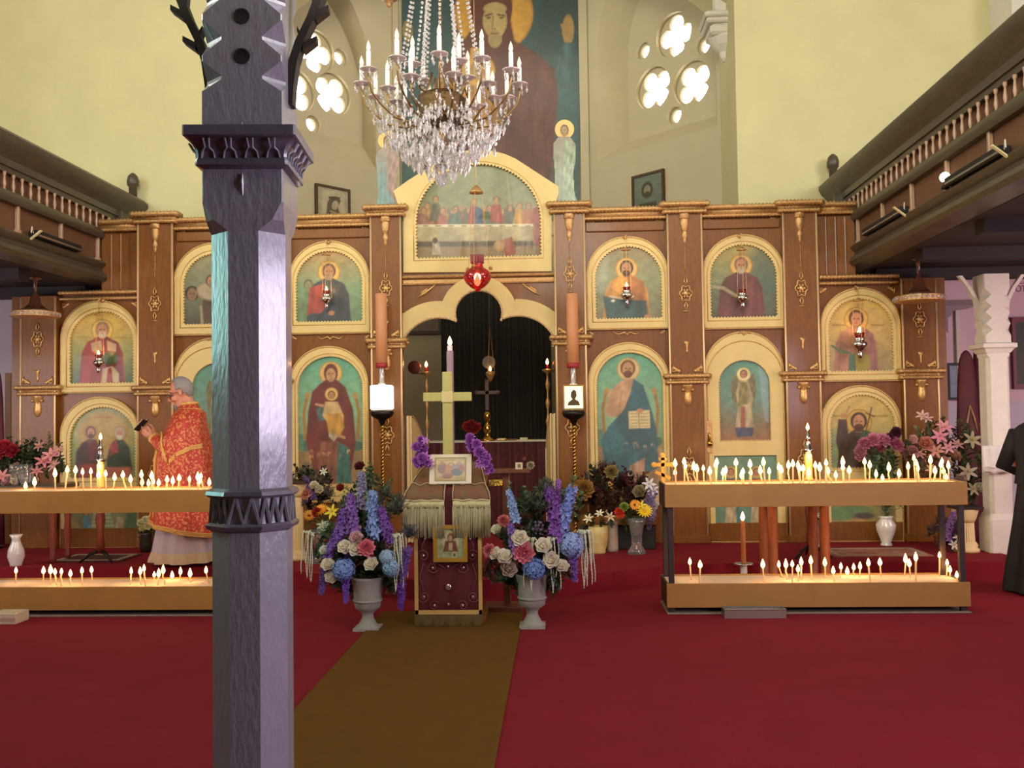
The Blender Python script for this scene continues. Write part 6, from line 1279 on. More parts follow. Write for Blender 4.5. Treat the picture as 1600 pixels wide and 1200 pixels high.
# beside the gateway, right
vase(935, 822, 857, 10.15, [(10, 0), (12, .05), (11, .12), (14, .3), (16, .7), (15, 1), (14, 1), (14, .6)], mat('yellow painted pot', 'c8a850', .5, color2='d8c894', vscale=14), 'small yellow and cream pot right of the gateway', 'flower_pot')
vase(957, 815, 852, 10.3, [(9, 0), (9, .1), (9, .9), (10, 1), (8, 1)], mat('ivory ceramic', 'b8a894', .4), 'ivory cylinder vase beside the yellow pot')
vase(995, 808, 858, 10.1, GV, M_clear, 'clear flared glass vase holding sunflowers, right of the gateway')
bouquet(994, 812, 10.1, 'bright bouquet of yellow, orange and red flowers in a clear glass vase', None, [('daisy', 1007, 799, 12, 'f0d028', 'e0b020'), ('daisy', 992, 789, 8, 'e89828', '4a2014'), ('peony', 968, 802, 8, 'd84030'), ('peony', 975, 793, 7, '88a040'), ('lily', 1001, 790, 8, 'e8d040')], [(990, 812, 22, 14, 10, [('leafspray', 16, '2c4420'), ('leafspray', 14, '3c5a2c')])])
bouquet(935, 822, 10.15, 'small cream lilies with green leaves in the yellow pot', None, [('lily', 920, 811, 8, 'e0d8b0'), ('lily', 937, 803, 7, 'e8e0c8'), ('lily', 953, 808, 8, 'd8c0a0'), ('bud', 947, 800, 6, 'e8e0c0')], [(935, 817, 22, 10, 10, [('leafspray', 14, '2c4420')])])
DK = [('leafspray', 24, '2a2a1c'), ('leafspray', 22, '4a1c1c'), ('fern', 22, '3a2018'), ('leafspray', 24, '5c3a1c'), ('fern', 20, '4c2420')]
tt = bouquet(962, 775, 10.45, 'large dark dried arrangement of brown and maroon leaves, right of the gateway', None, [('peony', 911, 765, 15, '9a7030'), ('peony', 955, 738, 10, '8a7840'), ('cluster', 953, 757, 6, 'd8b860'), ('lily', 1014, 757, 10, 'd0ccd0'), ('lily', 1020, 765, 9, 'c4c0c8'), ('spike', 1018, 785, 26, '8878a0', None, 170), ('rose', 1000, 770, 10, '9a8c64'), ('leafspray', 893, 765, 28, '4c6034', None, -30), ('leafspray', 935, 748, 30, '243020', None, -40), ('rose', 1022, 790, 8, 'd8c8c8'), ('spike', 1015, 800, 24, '7c6a94', None, 180)], [(958, 770, 58, 30, 44, DK), (965, 800, 40, 22, 16, DK)])
t = empty('dark_planter', (tt.location.x, 10.5, SZ), 'dark planter box holding the dried arrangement behind the small pots', 'planter'); MB().bbox(-.36, .42, -.08, .1, 0, .26, .01).build('planter_box', M_black, t); MB().bbox(-.38, .44, -.1, .12, .26, .36, .008).build('brown_rim_board', M_wood, t)
# cream fluted pedestals with flowers on both sides
def pedestal(px, ytop, ybot, Y, label):
    a, b = P(px, ybot, Y), P(px, ytop, Y); t = empty('fluted_pedestal', (a.x, Y, SZ), label, 'pedestal'); h = b.z-SZ; s = Y/F; N = 48
    M_c = mat('cream painted plaster', 'e0c890', .5)
    MB().rings([[(r*(1-.05*(k % 2))*math.cos(2*pi*k/N), r*(1-.05*(k % 2))*math.sin(2*pi*k/N), z) for k in range(N)] for r, z in ((13*s, .1), (12*s, h-.16))]).build('fluted_shaft', M_c, t)
    MB().lathe([(19*s, 0), (19*s, .03), (16*s, .045), (17*s, .07), (14*s, .10)], n=28).build('base', M_c, t, smooth=True)
    MB().lathe([(12*s, h-.17), (15*s, h-.13), (18*s, h-.06), (19*s, h-.035), (19*s, h-.03)], n=28).build('capital', M_c, t, smooth=True)
    MB().bbox(-20*s, 20*s, -20*s, 20*s, h-.03, h, .004).build('top_slab', mat('dark slab', '2c1c18', .4), t)
    return t, h
pedestal(462, 751, 868, 9.85, 'cream fluted pedestal beside the grey post, left of the gateway')
pedestal(1510, 790, 862, 10.1, 'cream fluted pedestal between the right candle stand and the pale post')
bouquet(480, 748, 9.95, 'mixed purple, peach and white flowers on the cream pedestal beside the grey post', None, [('peony', 477, 771, 11, 'd09080'), ('rose', 491, 760, 7, 'd8d0b8'), ('rose', 498, 766, 7, 'd0c8a8'), ('rose', 474, 787, 9, '8c8488'), ('spike', 484, 764, 20, '6c4c90', None, 20), ('lily', 506, 737, 6, 'c8d0b8'), ('cluster', 507, 770, 7, '44303c')], [(482, 758, 34, 22, 26, [('leafspray', 22, '3c4c34'), ('fern', 18, '5c5a44'), ('leafspray', 20, '2c2c24')]), (500, 780, 22, 18, 12, [('fern', 18, '4c4438'), ('leafspray', 18, '2c3424')])])
bouquet(500, 815, 9.6, 'orange, red and yellow gerberas with green leaves, left behind the blue and purple arrangement', None, [('daisy', 502, 797, 11, 'e8a028', 'c87818'), ('peony', 496, 802, 8, 'a02420'), ('daisy', 483, 806, 10, 'c88828', '5c2c14'), ('lily', 519, 800, 11, 'd8cc3c'), ('lily', 505, 822, 10, 'a8b890')], [(500, 822, 20, 16, 12, [('leafspray', 18, '4c6038'), ('leafspray', 16, '6c7c54')])])
vase(500, 826, 866, 9.6, GV, M_clear, 'clear flared glass vase of gerberas beside the left fluted pedestal')
bouquet(590, 742, 10.2, 'dark red roses and green sprays left of the white lantern stand', None, [('rose', 563, 731, 8, '5c1c20'), ('rose', 532, 763, 6, '8c3028'), ('lily', 545, 775, 12, 'a8a85c')], [(585, 755, 22, 20, 14, [('leafspray', 20, '4a6040'), ('leafspray', 16, '5c7048')]), (545, 778, 16, 10, 6, [('leafspray', 16, '6c7c40')])])
vase(590, 775, 845, 10.2, [(11, 0), (12, .3), (9, .8), (12, 1), (10, 1)], mat('dark glazed vase', '2c2824', .3), 'dark glazed vase with red roses left of the lantern stand')
# behind the right stand
PKL = [('leafspray', 20, '3c4c30'), ('leafspray', 18, '5c6444')]
vase(1385, 806, 847, 10.6, [(9, 0), (9, .04), (7, .1), (14, .5), (15, .72), (9, .88), (9, .93), (12, 1), (10, 1)], mat('white porcelain vase', 'dcd6cc', .2, coat=.5), 'white porcelain vase with a painted sprig on the platform behind the right stand')
bouquet(1383, 805, 10.6, 'pink carnation bouquet with long green leaves in the white porcelain vase', None, [('peony', x, y, r, c) for x, y, r, c in ((1352, 695, 10, 'b86c88'), (1365, 688, 10, 'c47890'), (1380, 690, 11, 'c8809c'), (1395, 692, 10, 'b86484'), (1403, 698, 9, 'c07088'), (1372, 700, 9, 'a85878'), (1344, 706, 9, 'b47484'), (1410, 705, 8, 'b06c7c'), (1400, 676, 8, '4c1c30'), (1391, 684, 7, '54203a'), (1345, 715, 8, 'a87078'))], [(1380, 730, 24, 18, 18, [('leafspray', 26, '4c6844'), ('leafspray', 24, '5c7050')]), (1384, 775, 10, 26, 10, [('leafspray', 24, '3c5230')])])
bouquet(1470, 790, 10.3, 'large pink lily and rose arrangement spilling over the right fluted pedestal', None, [('lily', 1475, 668, 13, 'd08898'), ('lily', 1468, 682, 12, 'c87c90'), ('rose', 1445, 694, 10, 'c07c64'), ('lily', 1403+45, 655, 9, 'c8a0a0'), ('lily', 1441, 640+10, 9, 'c8a494'), ('rose', 1425, 688, 7, 'c89c94'), ('lily', 1518, 688, 13, 'b8a890'), ('lily', 1512, 738, 13, 'b8a494'), ('rose', 1490, 715, 9, 'b4846c'), ('lily', 1462, 705, 11, 'c08478'), ('rose', 1476, 725, 9, 'c49888'), ('lily', 1436, 710, 9, 'a87870'), ('lily', 1520, 765, 10, 'b4a088'), ('rose', 1531, 764, 8, 'c8c0a8'), ('peony', 1425, 705, 8, 'a06c6c'), ('lily', 1495, 695, 10, 'b88888'), ('lily', 1455, 735, 9, 'c08870'), ('rose', 1500, 750, 8, 'a88c80'), ('lily', 1482, 700, 10, 'cc8c98')], [(1475, 710, 58, 50, 54, PKL+[('leafspray', 20, '5a4438')]), (1515, 755, 22, 32, 16, PKL)])
bouquet(1480, 845, 10.0, 'low bunch of purple and white flowers on the carpet by the right pedestal', None, [('lily', 1496, 840, 8, 'c8c0b0'), ('lily', 1490, 852, 8, 'c0b8a4'), ('spike', 1484, 822, 22, '7c548c', None, 20), ('cluster', 1470, 825, 8, '64405c')], [(1475, 840, 26, 20, 20, [('fern', 18, '3c2430'), ('leafspray', 18, '4c3c34')])])
t_ = bouquet(1272, 800, 10.2, 'small bunch of tiny white flowers between the posts behind the right stand', None, [('cluster', 1270, 801, 7, 'd8d4c0'), ('cluster', 1277, 804, 6, 'dcd8c8'), ('cluster', 1264, 796, 5, 'c8c4b0')], [(1272, 808, 12, 14, 8, [('leafspray', 14, '4c4430')])])
vase(1272, 818, 855, 10.2, [(7, 0), (9, .3), (8, .8), (9, 1), (7, 1)], M_clear, 'small glass vase of tiny white flowers behind the right stand')
# far left
bouquet(75, 722, 9.9, 'pink lilies with dark leaves at the left behind the tapers', None, [('lily', 80, 712, 13, 'd08c94'), ('lily', 68, 722, 13, 'c87c88'), ('lily', 86, 728, 12, 'd0a098'), ('lily', 62, 697, 9, 'a87468'), ('lily', 92, 705, 10, 'c0847c'), ('lily', 58, 737, 10, 'c88080')], [(75, 712, 30, 24, 26, PKL), (45, 715, 26, 20, 16, [('leafspray', 20, '2c3c24')])])
bouquet(10, 712, 9.8, 'deep red flowers with dark leaves at the left edge', None, [('peony', 8, 700, 12, 'a82434'), ('peony', 20, 706, 11, '98202c'), ('peony', -2, 708, 11, 'a02834'), ('lily', 4, 745, 12, 'c4807c'), ('rose', 12, 755, 8, 'b89490')], [(14, 718, 28, 22, 24, [('leafspray', 20, '2c3c24'), ('leafspray', 18, '3c4c2c')])])
a0, a1 = P(-70, 775, 9.7), P(96, 775, 9.7); zt = P(40, 758, 9.7).z; t = empty('side_table', ((a0.x+a1.x)/2, 9.85, SZ), 'dark red-brown table with turned legs at the far left, flowers on top', 'table'); w = (a1.x-a0.x)/2; h = zt-SZ
MB().bbox(-w, w, -.22, .22, h-.04, h, .006).build('table_top', M_woodd, t); MB().bbox(-w+.05, w-.05, -.18, .18, h-.14, h-.04, .004).build('apron', mat('reddish stained wood', '74321e'), t)
for x in (-w+.09, w-.09):
    for y in (-.15, .15): MB().lathe([(.03, 0), (.04, .05), (.025, .1), (.045, h*.3), (.03, h*.5), (.045, h*.7), (.04, h-.14)], (x, y, 0), 12).build('leg', mat('reddish stained wood', '74321e'), t, smooth=True)
for px, lb in ((26, 'round glass vase on the far left table under the red flowers'), (40, 'clear glass vase on the far left table beside the pink lilies')):
    vase(px, 725, 756, 9.85, [(9, 0), (12, .2), (13, .5), (11, .8), (12, 1), (10, 1)], M_clear, lb, z0=zt)
vase(25, 835, 886, 9.55, [(9, 0), (9, .05), (13, .3), (12, .5), (7, .75), (6, .85), (10, 1), (8, 1)], mat('white porcelain vase', 'dcd6cc'), 'tall white vase standing on the platform under the far left table')
bouquet(228, 822, 10.5, 'pale yellow carnations in a dark vase beside the priest', None, [('peony', x, y, 6, c) for x, y, c in ((221, 817, 'd8d4a0'), (228, 813, 'dcd8b4'), (235, 812, 'd0d0a0'), (224, 826, 'd4cc8c'), (231, 823, 'd8d4a4'))], [(228, 826, 12, 12, 10, [('leafspray', 14, '3c5a34')])])
vase(228, 832, 858, 10.5, [(8, 0), (10, .4), (8, .9), (9, 1), (7, 1)], mat('dark glazed vase', '2c2824'), 'dark vase of pale yellow carnations beside the priest')

# ------------------------------------------------------------------ lectern
LX_, LY = P(703, 960, 7.5).x, 7.5; zz = lambda y: P(703, y, LY-.02).z; s = LY/F
t = empty('lectern', (LX_, LY+.2, 0), 'wooden icon lectern with a sloping top, hidden under burgundy cloth and fringed drapes', 'lectern'); LO = (LX_, LY+.2, 0)
MB().bbox(-.23, .23, -.14, .2, .04, 1.0, .01).build('body', M_wood, t); MB().bbox(-.27, .27, -.19, .24, 0, .05, .01).build('plinth', M_wood, t)
zf, zb_ = 1.06, 1.22
mb = MB(); mb.rings([[(x, -.24, zf-.03), (x, .24, zb_-.03), (x, .24, zb_), (x, -.24, zf)] for x in (-.29, .29)]); mb.build('sloping_top', M_wood, t); MB().box(-.2, .2, -.12, .18, 1.0, 1.03).build('neck', M_wood, t)
M_vel = mat('burgundy velvet', '560c14', .75, var=.15, vscale=12); M_band = mat('gold cream braid', 'c8a058', .55, bump=.3, bscale=80)
ce = empty('lectern_cloth', (LX_, LY, 0), 'burgundy cloth with gold border and scroll embroidery hanging down the front of the lectern', 'cloth')
xw = 52*s; yb = P(703, 958, LY-.05).z
def sheet(mb, prof, x0, x1, n=24, amp=.006, th=.004, flare=0):
    rs = []
    for q, (y, z) in enumerate(prof):
        f_ = 1+flare*q/(len(prof)-1); rs.append([((x0+(x1-x0)*i/n)*f_, y+amp*math.sin(i*.8+q*.4)*min(1, q/2), z) for i in range(n+1)]+[((x0+(x1-x0)*i/n)*f_, y+th+amp*math.sin(i*.8+q*.4)*min(1, q/2), z-th) for i in range(n, -1, -1)])
    return mb.rings(rs)
pf = [(.42, zb_+.012), (-.03, zf+.01), (-.055, zf-.01), (-.065, zf-.08)]+[(-.065-.01*math.sin(k), zf-.08-(zf-.08-yb)*k/9) for k in range(1, 10)]
mb = MB(); sheet(mb, pf, -xw, xw); mb.build('velvet', M_vel, ce, smooth=True)
yf = LY*0-.085
mb = MB()
for x in (-xw+.012, xw-.012): mb.rings([[(x-.014, yf, z), (x+.014, yf, z), (x+.014, yf+.006, z), (x-.014, yf+.006, z)] for z in (yb-.005, .78)])
mb.rings([[(x, yf, yb-.005), (x, yf, yb+.03), (x, yf+.006, yb+.03), (x, yf+.006, yb-.005)] for x in (-xw, xw)]); mb.build('gold_border', M_band, ce)
mb = MB()
for i in range(120): x = -xw+2*xw*i/119; mb.tube([(x, yf+.003, yb), (x+.002*math.sin(i*3), yf+.002, .012)], .0042, 4)
tag(mb.build('bottom_fringe', mat('old gold fringe', '6c5428', .7), ce), kind='stuff')
mb = MB(); zc = lambda y: P(703, y, LY-.08).z
def spiral(cx, cz, q, up_=1, r=.045):
    mb.tube([(cx+q*r*(1-.75*i/20)*math.cos(i*.42+.5), yf-.003, cz+up_*r*(1-.75*i/20)*math.sin(i*.42+.5)) for i in range(21)], .0025, 4)
for q in (-1, 1):
    spiral(q*.19, zc(868), q, 1); spiral(q*.12, zc(886), -q, -1); spiral(q*.19, zc(932), q, -1); spiral(q*.11, zc(946), -q, 1, .04)
    mb.tube([(q*.17, yf-.003, zc(840)), (q*.2, yf-.003, zc(852)), (q*.20, yf-.003, zc(862))], .0025, 4); mb.tube([(q*.19, yf-.003, zc(880)), (q*.22, yf-.003, zc(900)), (q*.19, yf-.003, zc(922))], .0025, 4); mb.tube([(q*.02, yf-.003, zc(887)), (q*.07, yf-.003, zc(882)), (q*.12, yf-.003, zc(878))], .0025, 4)
mb.build('scroll_embroidery', mat('dusty pink thread', '8a5450', .5), ce, smooth=True)
mb = MB()
for x, y in ((-.19, 868), (.19, 868), (-.12, 887), (.12, 887), (0, 885), (-.19, 932), (.19, 932), (-.11, 946), (.11, 946), (0, 944), (-.18, 842), (.17, 842)): mb.ball((x, yf-.004, zc(y)), .011, 8, 5, (1, .5, 1))
mb.ball((0, yf-.004, zc(917)), .026, 10, 6, (1, .3, 1)); mb.build('sequins', mat('silvery sequin', 'c0a8a0', .2, metal=.7), ce, smooth=True)
# small gold framed icon pinned to the cloth
a = P(704, 878, LY-.12); b = P(730, 820, LY-.12); ic = empty('small_gold_icon', (a.x, LY-.115, a.z), 'small gold-framed icon of a woman on the burgundy lectern cloth, under the fringes', 'icon'); w = b.x-a.x; h = b.z-a.z
MB().plate([(-w, 0), (w, 0), (w, h), (-w, h)], [[(-w+.03, .03), (w-.03, .03), (w-.03, h-.03), (-w+.03, h-.03)]], -.012, .012).build('frame', mat('yellow gold frame', 'c89840', .35, metal=.5), ic)
cv = Canvas(680, 728, 822, 873, .8).grad([(0, 'a8a87c'), (1, '8c9a6c')])
for k in range(24): cv.e(682+frn.uniform(0, 44), 824+frn.uniform(0, 46), 3, 2, frn.choice(('6c8050', 'b0b080', '7c8c5c', '9c9464')), 1.5, .8)
cv.e(704, 846, 13, 16, 'b8b48c', 2).p([(696, 845), (712, 845), (716, 862), (692, 862)], '6c3c30', 2).e(704, 840, 5, 7, '7c4838').e(704, 841, 3, 4.5, 'b89870').p([(701, 848), (707, 848), (707, 860), (701, 860)], 'b8a078', 1.5).e(710, 867, 4, 5, 'c0b890').e(710, 867, 2, 3, '5c4c3c')
cv.mesh('painted_panel', LY-.114, ic, tuple(ic.location))
# fringed drapes over the sloping top
M_fr = mat('pale olive fringe', 'a49a74', .75, var=.15, vscale=30); M_dr = mat('russet brocade', '7c4030', .7, color2='6a5c38', vscale=10)
for q, x0, x1, lb in ((-1, -.335, -.02, 'left of the two fringed brocade drapes over the lectern top'), (1, .045, .335, 'right of the two fringed brocade drapes over the lectern top')):
    d = empty('fringed_drape', (LX_, LY, 0), lb, 'drape', 'fringed drapes on the lectern'); 
    sl = (zb_-zf)/.48
    p3 = [(.40, zb_+.022, .62), (.20, zb_+.03-sl*.2, .75), (-.04, zf+.022, .88), (-.10, zf-.03, .97), (-.115, zf-.09, 1.0)]
    def X(u, k): return (x0+(x1-x0)*u)*k if q < 0 or True else 0
    rs = []
    for y, z, k in p3: rs.append([((x0+(x1-x0)*i/14) if abs(x0+(x1-x0)*i/14) < .06 else (x0+(x1-x0)*i/14)*k, y+.004*math.sin(i), z+.004*math.sin(i*1.3)) for i in range(15)])
    mb = MB(); mb.rings([r+[(x, y+.004, z-.004) for x, y, z in r[::-1]] for r in rs]); mb.build('brocade', M_dr, d, smooth=True)
    mb = MB(); mb.tube([(p[0], p[1]-.004, p[2]+.002) for p in rs[-1]], .009, 6); mb.tube([(p[0], p[1]-.006, p[2]+.014+.008*math.sin(i*1.1)) for i, p in enumerate(rs[2])], .003, 5); mb.tube([(rs[k][0 if q > 0 else 14][0], rs[k][0][1]-.004, rs[k][0][2]+.004) for k in range(5)], .005, 5); mb.tube([(rs[k][14 if q > 0 else 0][0], rs[k][0][1]-.004, rs[k][0][2]+.004) for k in range(5)], .005, 5); mb.build('braid', mat('pale braid', 'b0a078', .6), d, smooth=True)
    mb = MB(); e_ = rs[-1]; zt_ = zf-.09; hd = []
    n_ = 40
    for i in range(n_+1): u = i/n_; x = e_[0][0]+(e_[-1][0]-e_[0][0])*u; hd.append(x)
    mb.rings([[(x, -.122, zt_+.0) for x in hd]+[(x, -.112, zt_) for x in hd[::-1]], [(x, -.128+.004*math.sin(i*.9), zt_-.05-.008*abs(math.sin(i*.5))) for i, x in enumerate(hd)]+[(x, -.118, zt_-.05) for x in hd[::-1]]]); mb.build('cream_heading', mat('cream knotted heading', 'c8bc88', .7, bump=.5, bscale=90), d, smooth=True)
    mb = MB(); fr2 = random.Random(9+q)
    for i in range(58):
        x = e_[0][0]+(e_[-1][0]-e_[0][0])*i/57; sway = fr2.uniform(-.008, .008); L = .24+fr2.uniform(-.012, .012)
        mb.tube([(x, -.122+fr2.uniform(-.006, .006), zt_-.04), (x+sway*.5, -.126+fr2.uniform(-.008, .008), zt_-.04-L*.5), (x+sway, -.124+fr2.uniform(-.008, .008), zt_-.04-L)], [.0042, .0048, .004], 4)
    tag(mb.build('fringe', M_fr, d, smooth=True), kind='stuff')
# framed icon lying on the slope, propped towards the camera
a = P(703, 736, LY-.07); b = P(734, 690, LY+.0); w = 33*s; h = .235
ic = empty('framed_icon', (P(703, 736, LY-.06).x, LY-.055, zf+.035), 'white-bordered icon of three haloed figures propped on the lectern top', 'icon')
ic.rotation_euler = (R(-14), 0, 0)
MB().bbox(-w, w, .0, .014, 0, h, .003).build('white_border_board', mat('ivory board', 'd8ccb0', .5), ic)
cv = Canvas(680, 726, 695, 731, .7).grad([(0, 'c8a868'), (.5, 'c8a060'), (1, 'b8a070')])
cv.e(691, 712, 8, 9, '7c4c50', 2).e(702, 716, 7, 12, 'b06c40', 2).e(716, 712, 9, 9, '8c7c84', 2).e(713, 718, 9, 6, '3c5058', 1.5).e(704, 706, 5, 3, '6c5430', 1).e(704, 706, 3, 2, 'b89868', 1).e(698, 724, 8, 4, '7c4438', 2).e(690, 704, 3.5, 3.5, '9c6a48', 1).e(716, 703, 3.5, 3.5, 'a08c70', 1).e(720, 712, 4, 5, 'a05048', 1.5).p([(683, 697), (724, 696), (724, 699), (683, 700)], 'a88c54', 1)
k = h/46; cm = cv.mesh('painted_panel', 0, ic, (0, 0, 0), None, None, ((-23*k, -.002, h*.87), (23*k, -.002, h*.87), (-23*k, -.002, h*.12)))
MB().plate([(-24*k, h*.10), (24*k, h*.10), (24*k, h*.89), (-24*k, h*.89)], [[(-22*k, h*.13), (22*k, h*.13), (22*k, h*.86), (-22*k, h*.86)]], -.006, .0).build('olive_slip', mat('olive gold slip', 'a08c58', .5), ic)
for q, lst, lb in ((-1, ((662, 690, 10), (657, 704, 14), (662, 716, 14), (655, 724, 12), (669, 726, 11)), 'purple orchid spray left of the framed icon on the lectern'), (1, ((733, 686, 11), (739, 698, 13), (748, 707, 14), (755, 717, 13), (760, 728, 10), (752, 725, 10), (765, 738, 7)), 'purple orchid spray right of the framed icon on the lectern')):
    a = P(lst[2][0], 735, LY-.05); o = empty('orchid_spray', (a.x, LY-.04, zf+.03), lb, 'flowers')
    for x, y, r in lst:
        for j in range(3): put(o, 'peony' if j else 'lily', x+frn.uniform(-5, 5), y+frn.uniform(-4, 4), r*.62, LY-.05+frn.uniform(-.04, .03), 'a860b8')
    MB().tube([P(x, y, LY-.0)-o.location for x, y, r in lst], .004, 5).build('stem', M_leaf, o)
# processional cross and candle behind the lectern
Y = 8.02; a = P(700, 690, Y); s8 = Y/F; t = empty('processional_cross', (a.x, Y, 0), 'plain yellow-green wooden cross standing behind the lectern', 'cross'); z = lambda y: P(699, y, Y).z
M_cr = mat('yellow green varnished wood', 'b4aa60', .45, var=.08, vscale=8, stretch=(4, 4, 1))
mb = MB(); mb.bbox(-7.8*s8, 7.8*s8, -.02, .02, .08, z(581), .004); mb.build('upright', M_cr, t)
mb = MB(); mb.bbox(-38*s8, -7.8*s8, -.018, .018, z(627), z(613), .004); mb.bbox(7.8*s8, 38*s8, -.018, .018, z(627), z(613), .004); mb.build('crossbar', M_cr, t)
MB().bbox(-9*s8, 9*s8, -.028, -.021, z(629), z(611), .003).build('centre_plaque', mat('pale carved plaque', 'd0bc80', .5, bump=.4, bscale=60), t); MB().bbox(-.16, .16, -.13, .13, 0, .08, .008).build('foot', M_woodd, t)
Y = 8.25; a = P(704, 640, Y); t = empty('processional_candle', (a.x, Y, 0), 'tall mauve candle pole with a small flame, behind the yellow-green cross', 'candle'); z = lambda y: P(704, y, Y).z; s8 = Y/F
MB().lathe([(5*s8, .06), (5.5*s8, z(700)), (5.5*s8, z(549)), (4*s8, z(548))], n=14).build('pole', mat('mauve varnish', '8c7484', .35, coat=.3), t, smooth=True); MB().lathe([(4*s8, z(548)), (4.2*s8, z(540)), (3*s8, z(540))], n=12).build('wax_stub', mat('white wax', 'e8e0d8', .5), t)
flame_mesh(1.25).build('flame', M_flame, t, smooth=True).location = (0, 0, z(540)); lamp_light(t, (0, 0, z(533)), 2); MB().lathe([(.12, 0), (.12, .03), (.03, .07)], n=18).build('foot', M_dkmetal, t, smooth=True)
# small pedestal table right of the lectern
Y = 8.05; a = P(768, 733, Y); b = P(835, 733, Y); zt = a.z; cx = (a.x+b.x)/2-.06; t = empty('side_stand', (cx, Y, 0), 'narrow wooden stand with a flat top, between the lectern and the right urn', 'table'); wd = mat('mid brown stand wood', '6c3c22', .45, var=.2, vscale=8)
MB().bbox(-.2, .2, -.12, .12, zt-.03, zt, .004).build('table_top', wd, t); MB().bbox(-.03, .03, -.03, .03, .06, zt-.03, .006).build('column', wd, t); MB().bbox(-.19, .13, -.13, .13, 0, .05, .008).build('foot', wd, t)
a = P(811, 731, Y-.05); o = empty('small_icon', (a.x, Y-.05, zt), 'tiny cream picture card standing on the narrow wooden stand', 'picture'); MB().bbox(-.03, .03, -.006, .006, 0, .055, .002).build('card', mat('cream card', 'd0c4a0', .6), o); MB().box(-.012, .014, -.009, -.0065, .012, .042).build('printed_figure', mat('brown print figure', '7a6040', .7), o)
o = empty('small_flower', (P(830, 731, Y).x, Y-.04, zt), 'single dried cream flower at the end of the narrow wooden stand', 'flowers'); put(o, 'peony', 829, 728, 6, Y-.04, 'a89878')
a = P(775, 753, 7.95); o = empty('gold_plaque', (a.x, 7.9, a.z-.03), 'shiny gold embossed plaque fixed to the narrow stand, right of the lectern', 'plaque'); MB().bbox(-.055, .055, -.006, .115, -.0, .052, .003).build('plate', mat('bright embossed gold', 'e0b850', .25, metal=.9, bump=.9, bscale=60), o); MB().box(-.02, .02, .115, .125, .0, .04).build('bracket', M_dkmetal, o)
a = P(737, 672, 12.4); o = empty('flower_bouquet', (a.x, 12.45, azt+.013), 'red flowers in a brass vase on the altar table', 'flowers'); 
for x, y in ((730, 668), (737, 665), (744, 669), (737, 672)): put(o, 'peony', x, y, 8, 12.4, '902824')
MB().lathe([(.05, 0), (.05, .02), (.025, .04), (.04, .09), (.05, .13), (.03, .16), (.04, .18)], n=14).build('brass_vase', M_brass, o, smooth=True)
# ------------------------------------------------------------------ people
def remeshed(mb, name, m_, parent, voxel=.007, smooth=3):
    tmp = mb.build(name, m_, None); md = tmp.modifiers.new('r', 'REMESH'); md.mode = 'VOXEL'; md.voxel_size = voxel; md.use_smooth_shade = True
    s_ = tmp.modifiers.new('s', 'SMOOTH'); s_.factor = .5; s_.iterations = smooth
    dg = bpy.context.evaluated_depsgraph_get(); me = bpy.data.meshes.new_from_object(tmp.evaluated_get(dg)); me.name = name
    if not me.materials: me.materials.append(m_)
    bpy.data.objects.remove(tmp); o = bpy.data.objects.new(name, me); col.objects.link(o); o.parent = parent; return o
def hand_mb(mb, wrist, palm_dir, palm_n, thumb_side, curl=.9):
    w = Vector(wrist); d = Vector(palm_dir).normalized(); n = Vector(palm_n).normalized(); sd = d.cross(n).normalized()*thumb_side
    mb.tube([w-d*.03, w, w+d*.03, w+d*.085], [.026, .025, .033, .030], 10); mb.tube([w+d*.02+sd*.015, w+d*.085+sd*.018], [.019, .018], 8); mb.tube([w+d*.02-sd*.015, w+d*.08-sd*.018], [.019, .017], 8)
    for k, (off, L) in enumerate(((.031, .072), (.011, .080), (-.010, .075), (-.030, .060))):
        p = w+d*.085+sd*off; a = curl*.35; pts = [p]; dd = d
        for j, seg in enumerate((.45, .32, .23)): a += curl*(.35+.05*k)*(1 if j else .2); dd = (d*math.cos(a)+n*math.sin(a)); pts.append(pts[-1]+dd*L*seg)
        mb.tube(pts, [.0095, .009, .0085, .0068], 8)
    p = w+d*.025+sd*.028; mb.tube([p, p+sd*.025+d*.022+n*.012, p+sd*.034+d*.05+n*.03, p+sd*.03+d*.07+n*.04], [.013, .012, .011, .008], 8)
def head_mb(mb, T):
    mb.T = T
    mb.ball((0, .015, .09), .095, 16, 12, (.80, .98, 1.08)); mb.ball((0, -.015, .03), .07, 14, 10, (.86, 1.0, 1.05)); mb.ball((0, -.062, -.035), .034, 10, 8, (1.1, .85, .8))
    mb.tube([(0, -.085, .085), (0, -.103, .055), (0, -.116, .032), (0, -.098, .018)], [.010, .011, .0155, .011], 8)
    for q in (-1, 1):
        mb.ball((q*.014, -.098, .022), .010, 8, 6); mb.tube([(q*.012, -.088, .098), (q*.038, -.078, .102), (q*.06, -.05, .09)], [.009, .010, .008], 7); mb.ball((q*.042, -.062, .03), .028, 10, 8, (1, .8, .9)); mb.ball((q*.078, .01, .055), .022, 10, 8, (.35, .75, 1.3))
        mb.tube([(q*.045, -.01, -.03), (q*.02, -.065, -.035)], [.028, .022], 8)
    mb.ball((0, -.090, -.002), .015, 10, 6, (1.5, .7, .42)); mb.ball((0, -.088, -.012), .015, 10, 6, (1.35, .7, .45)); mb.tube([(0, .02, .02), (0, .03, -.06), (0, .04, -.13)], [.055, .052, .062], 12)
    mb.T = None
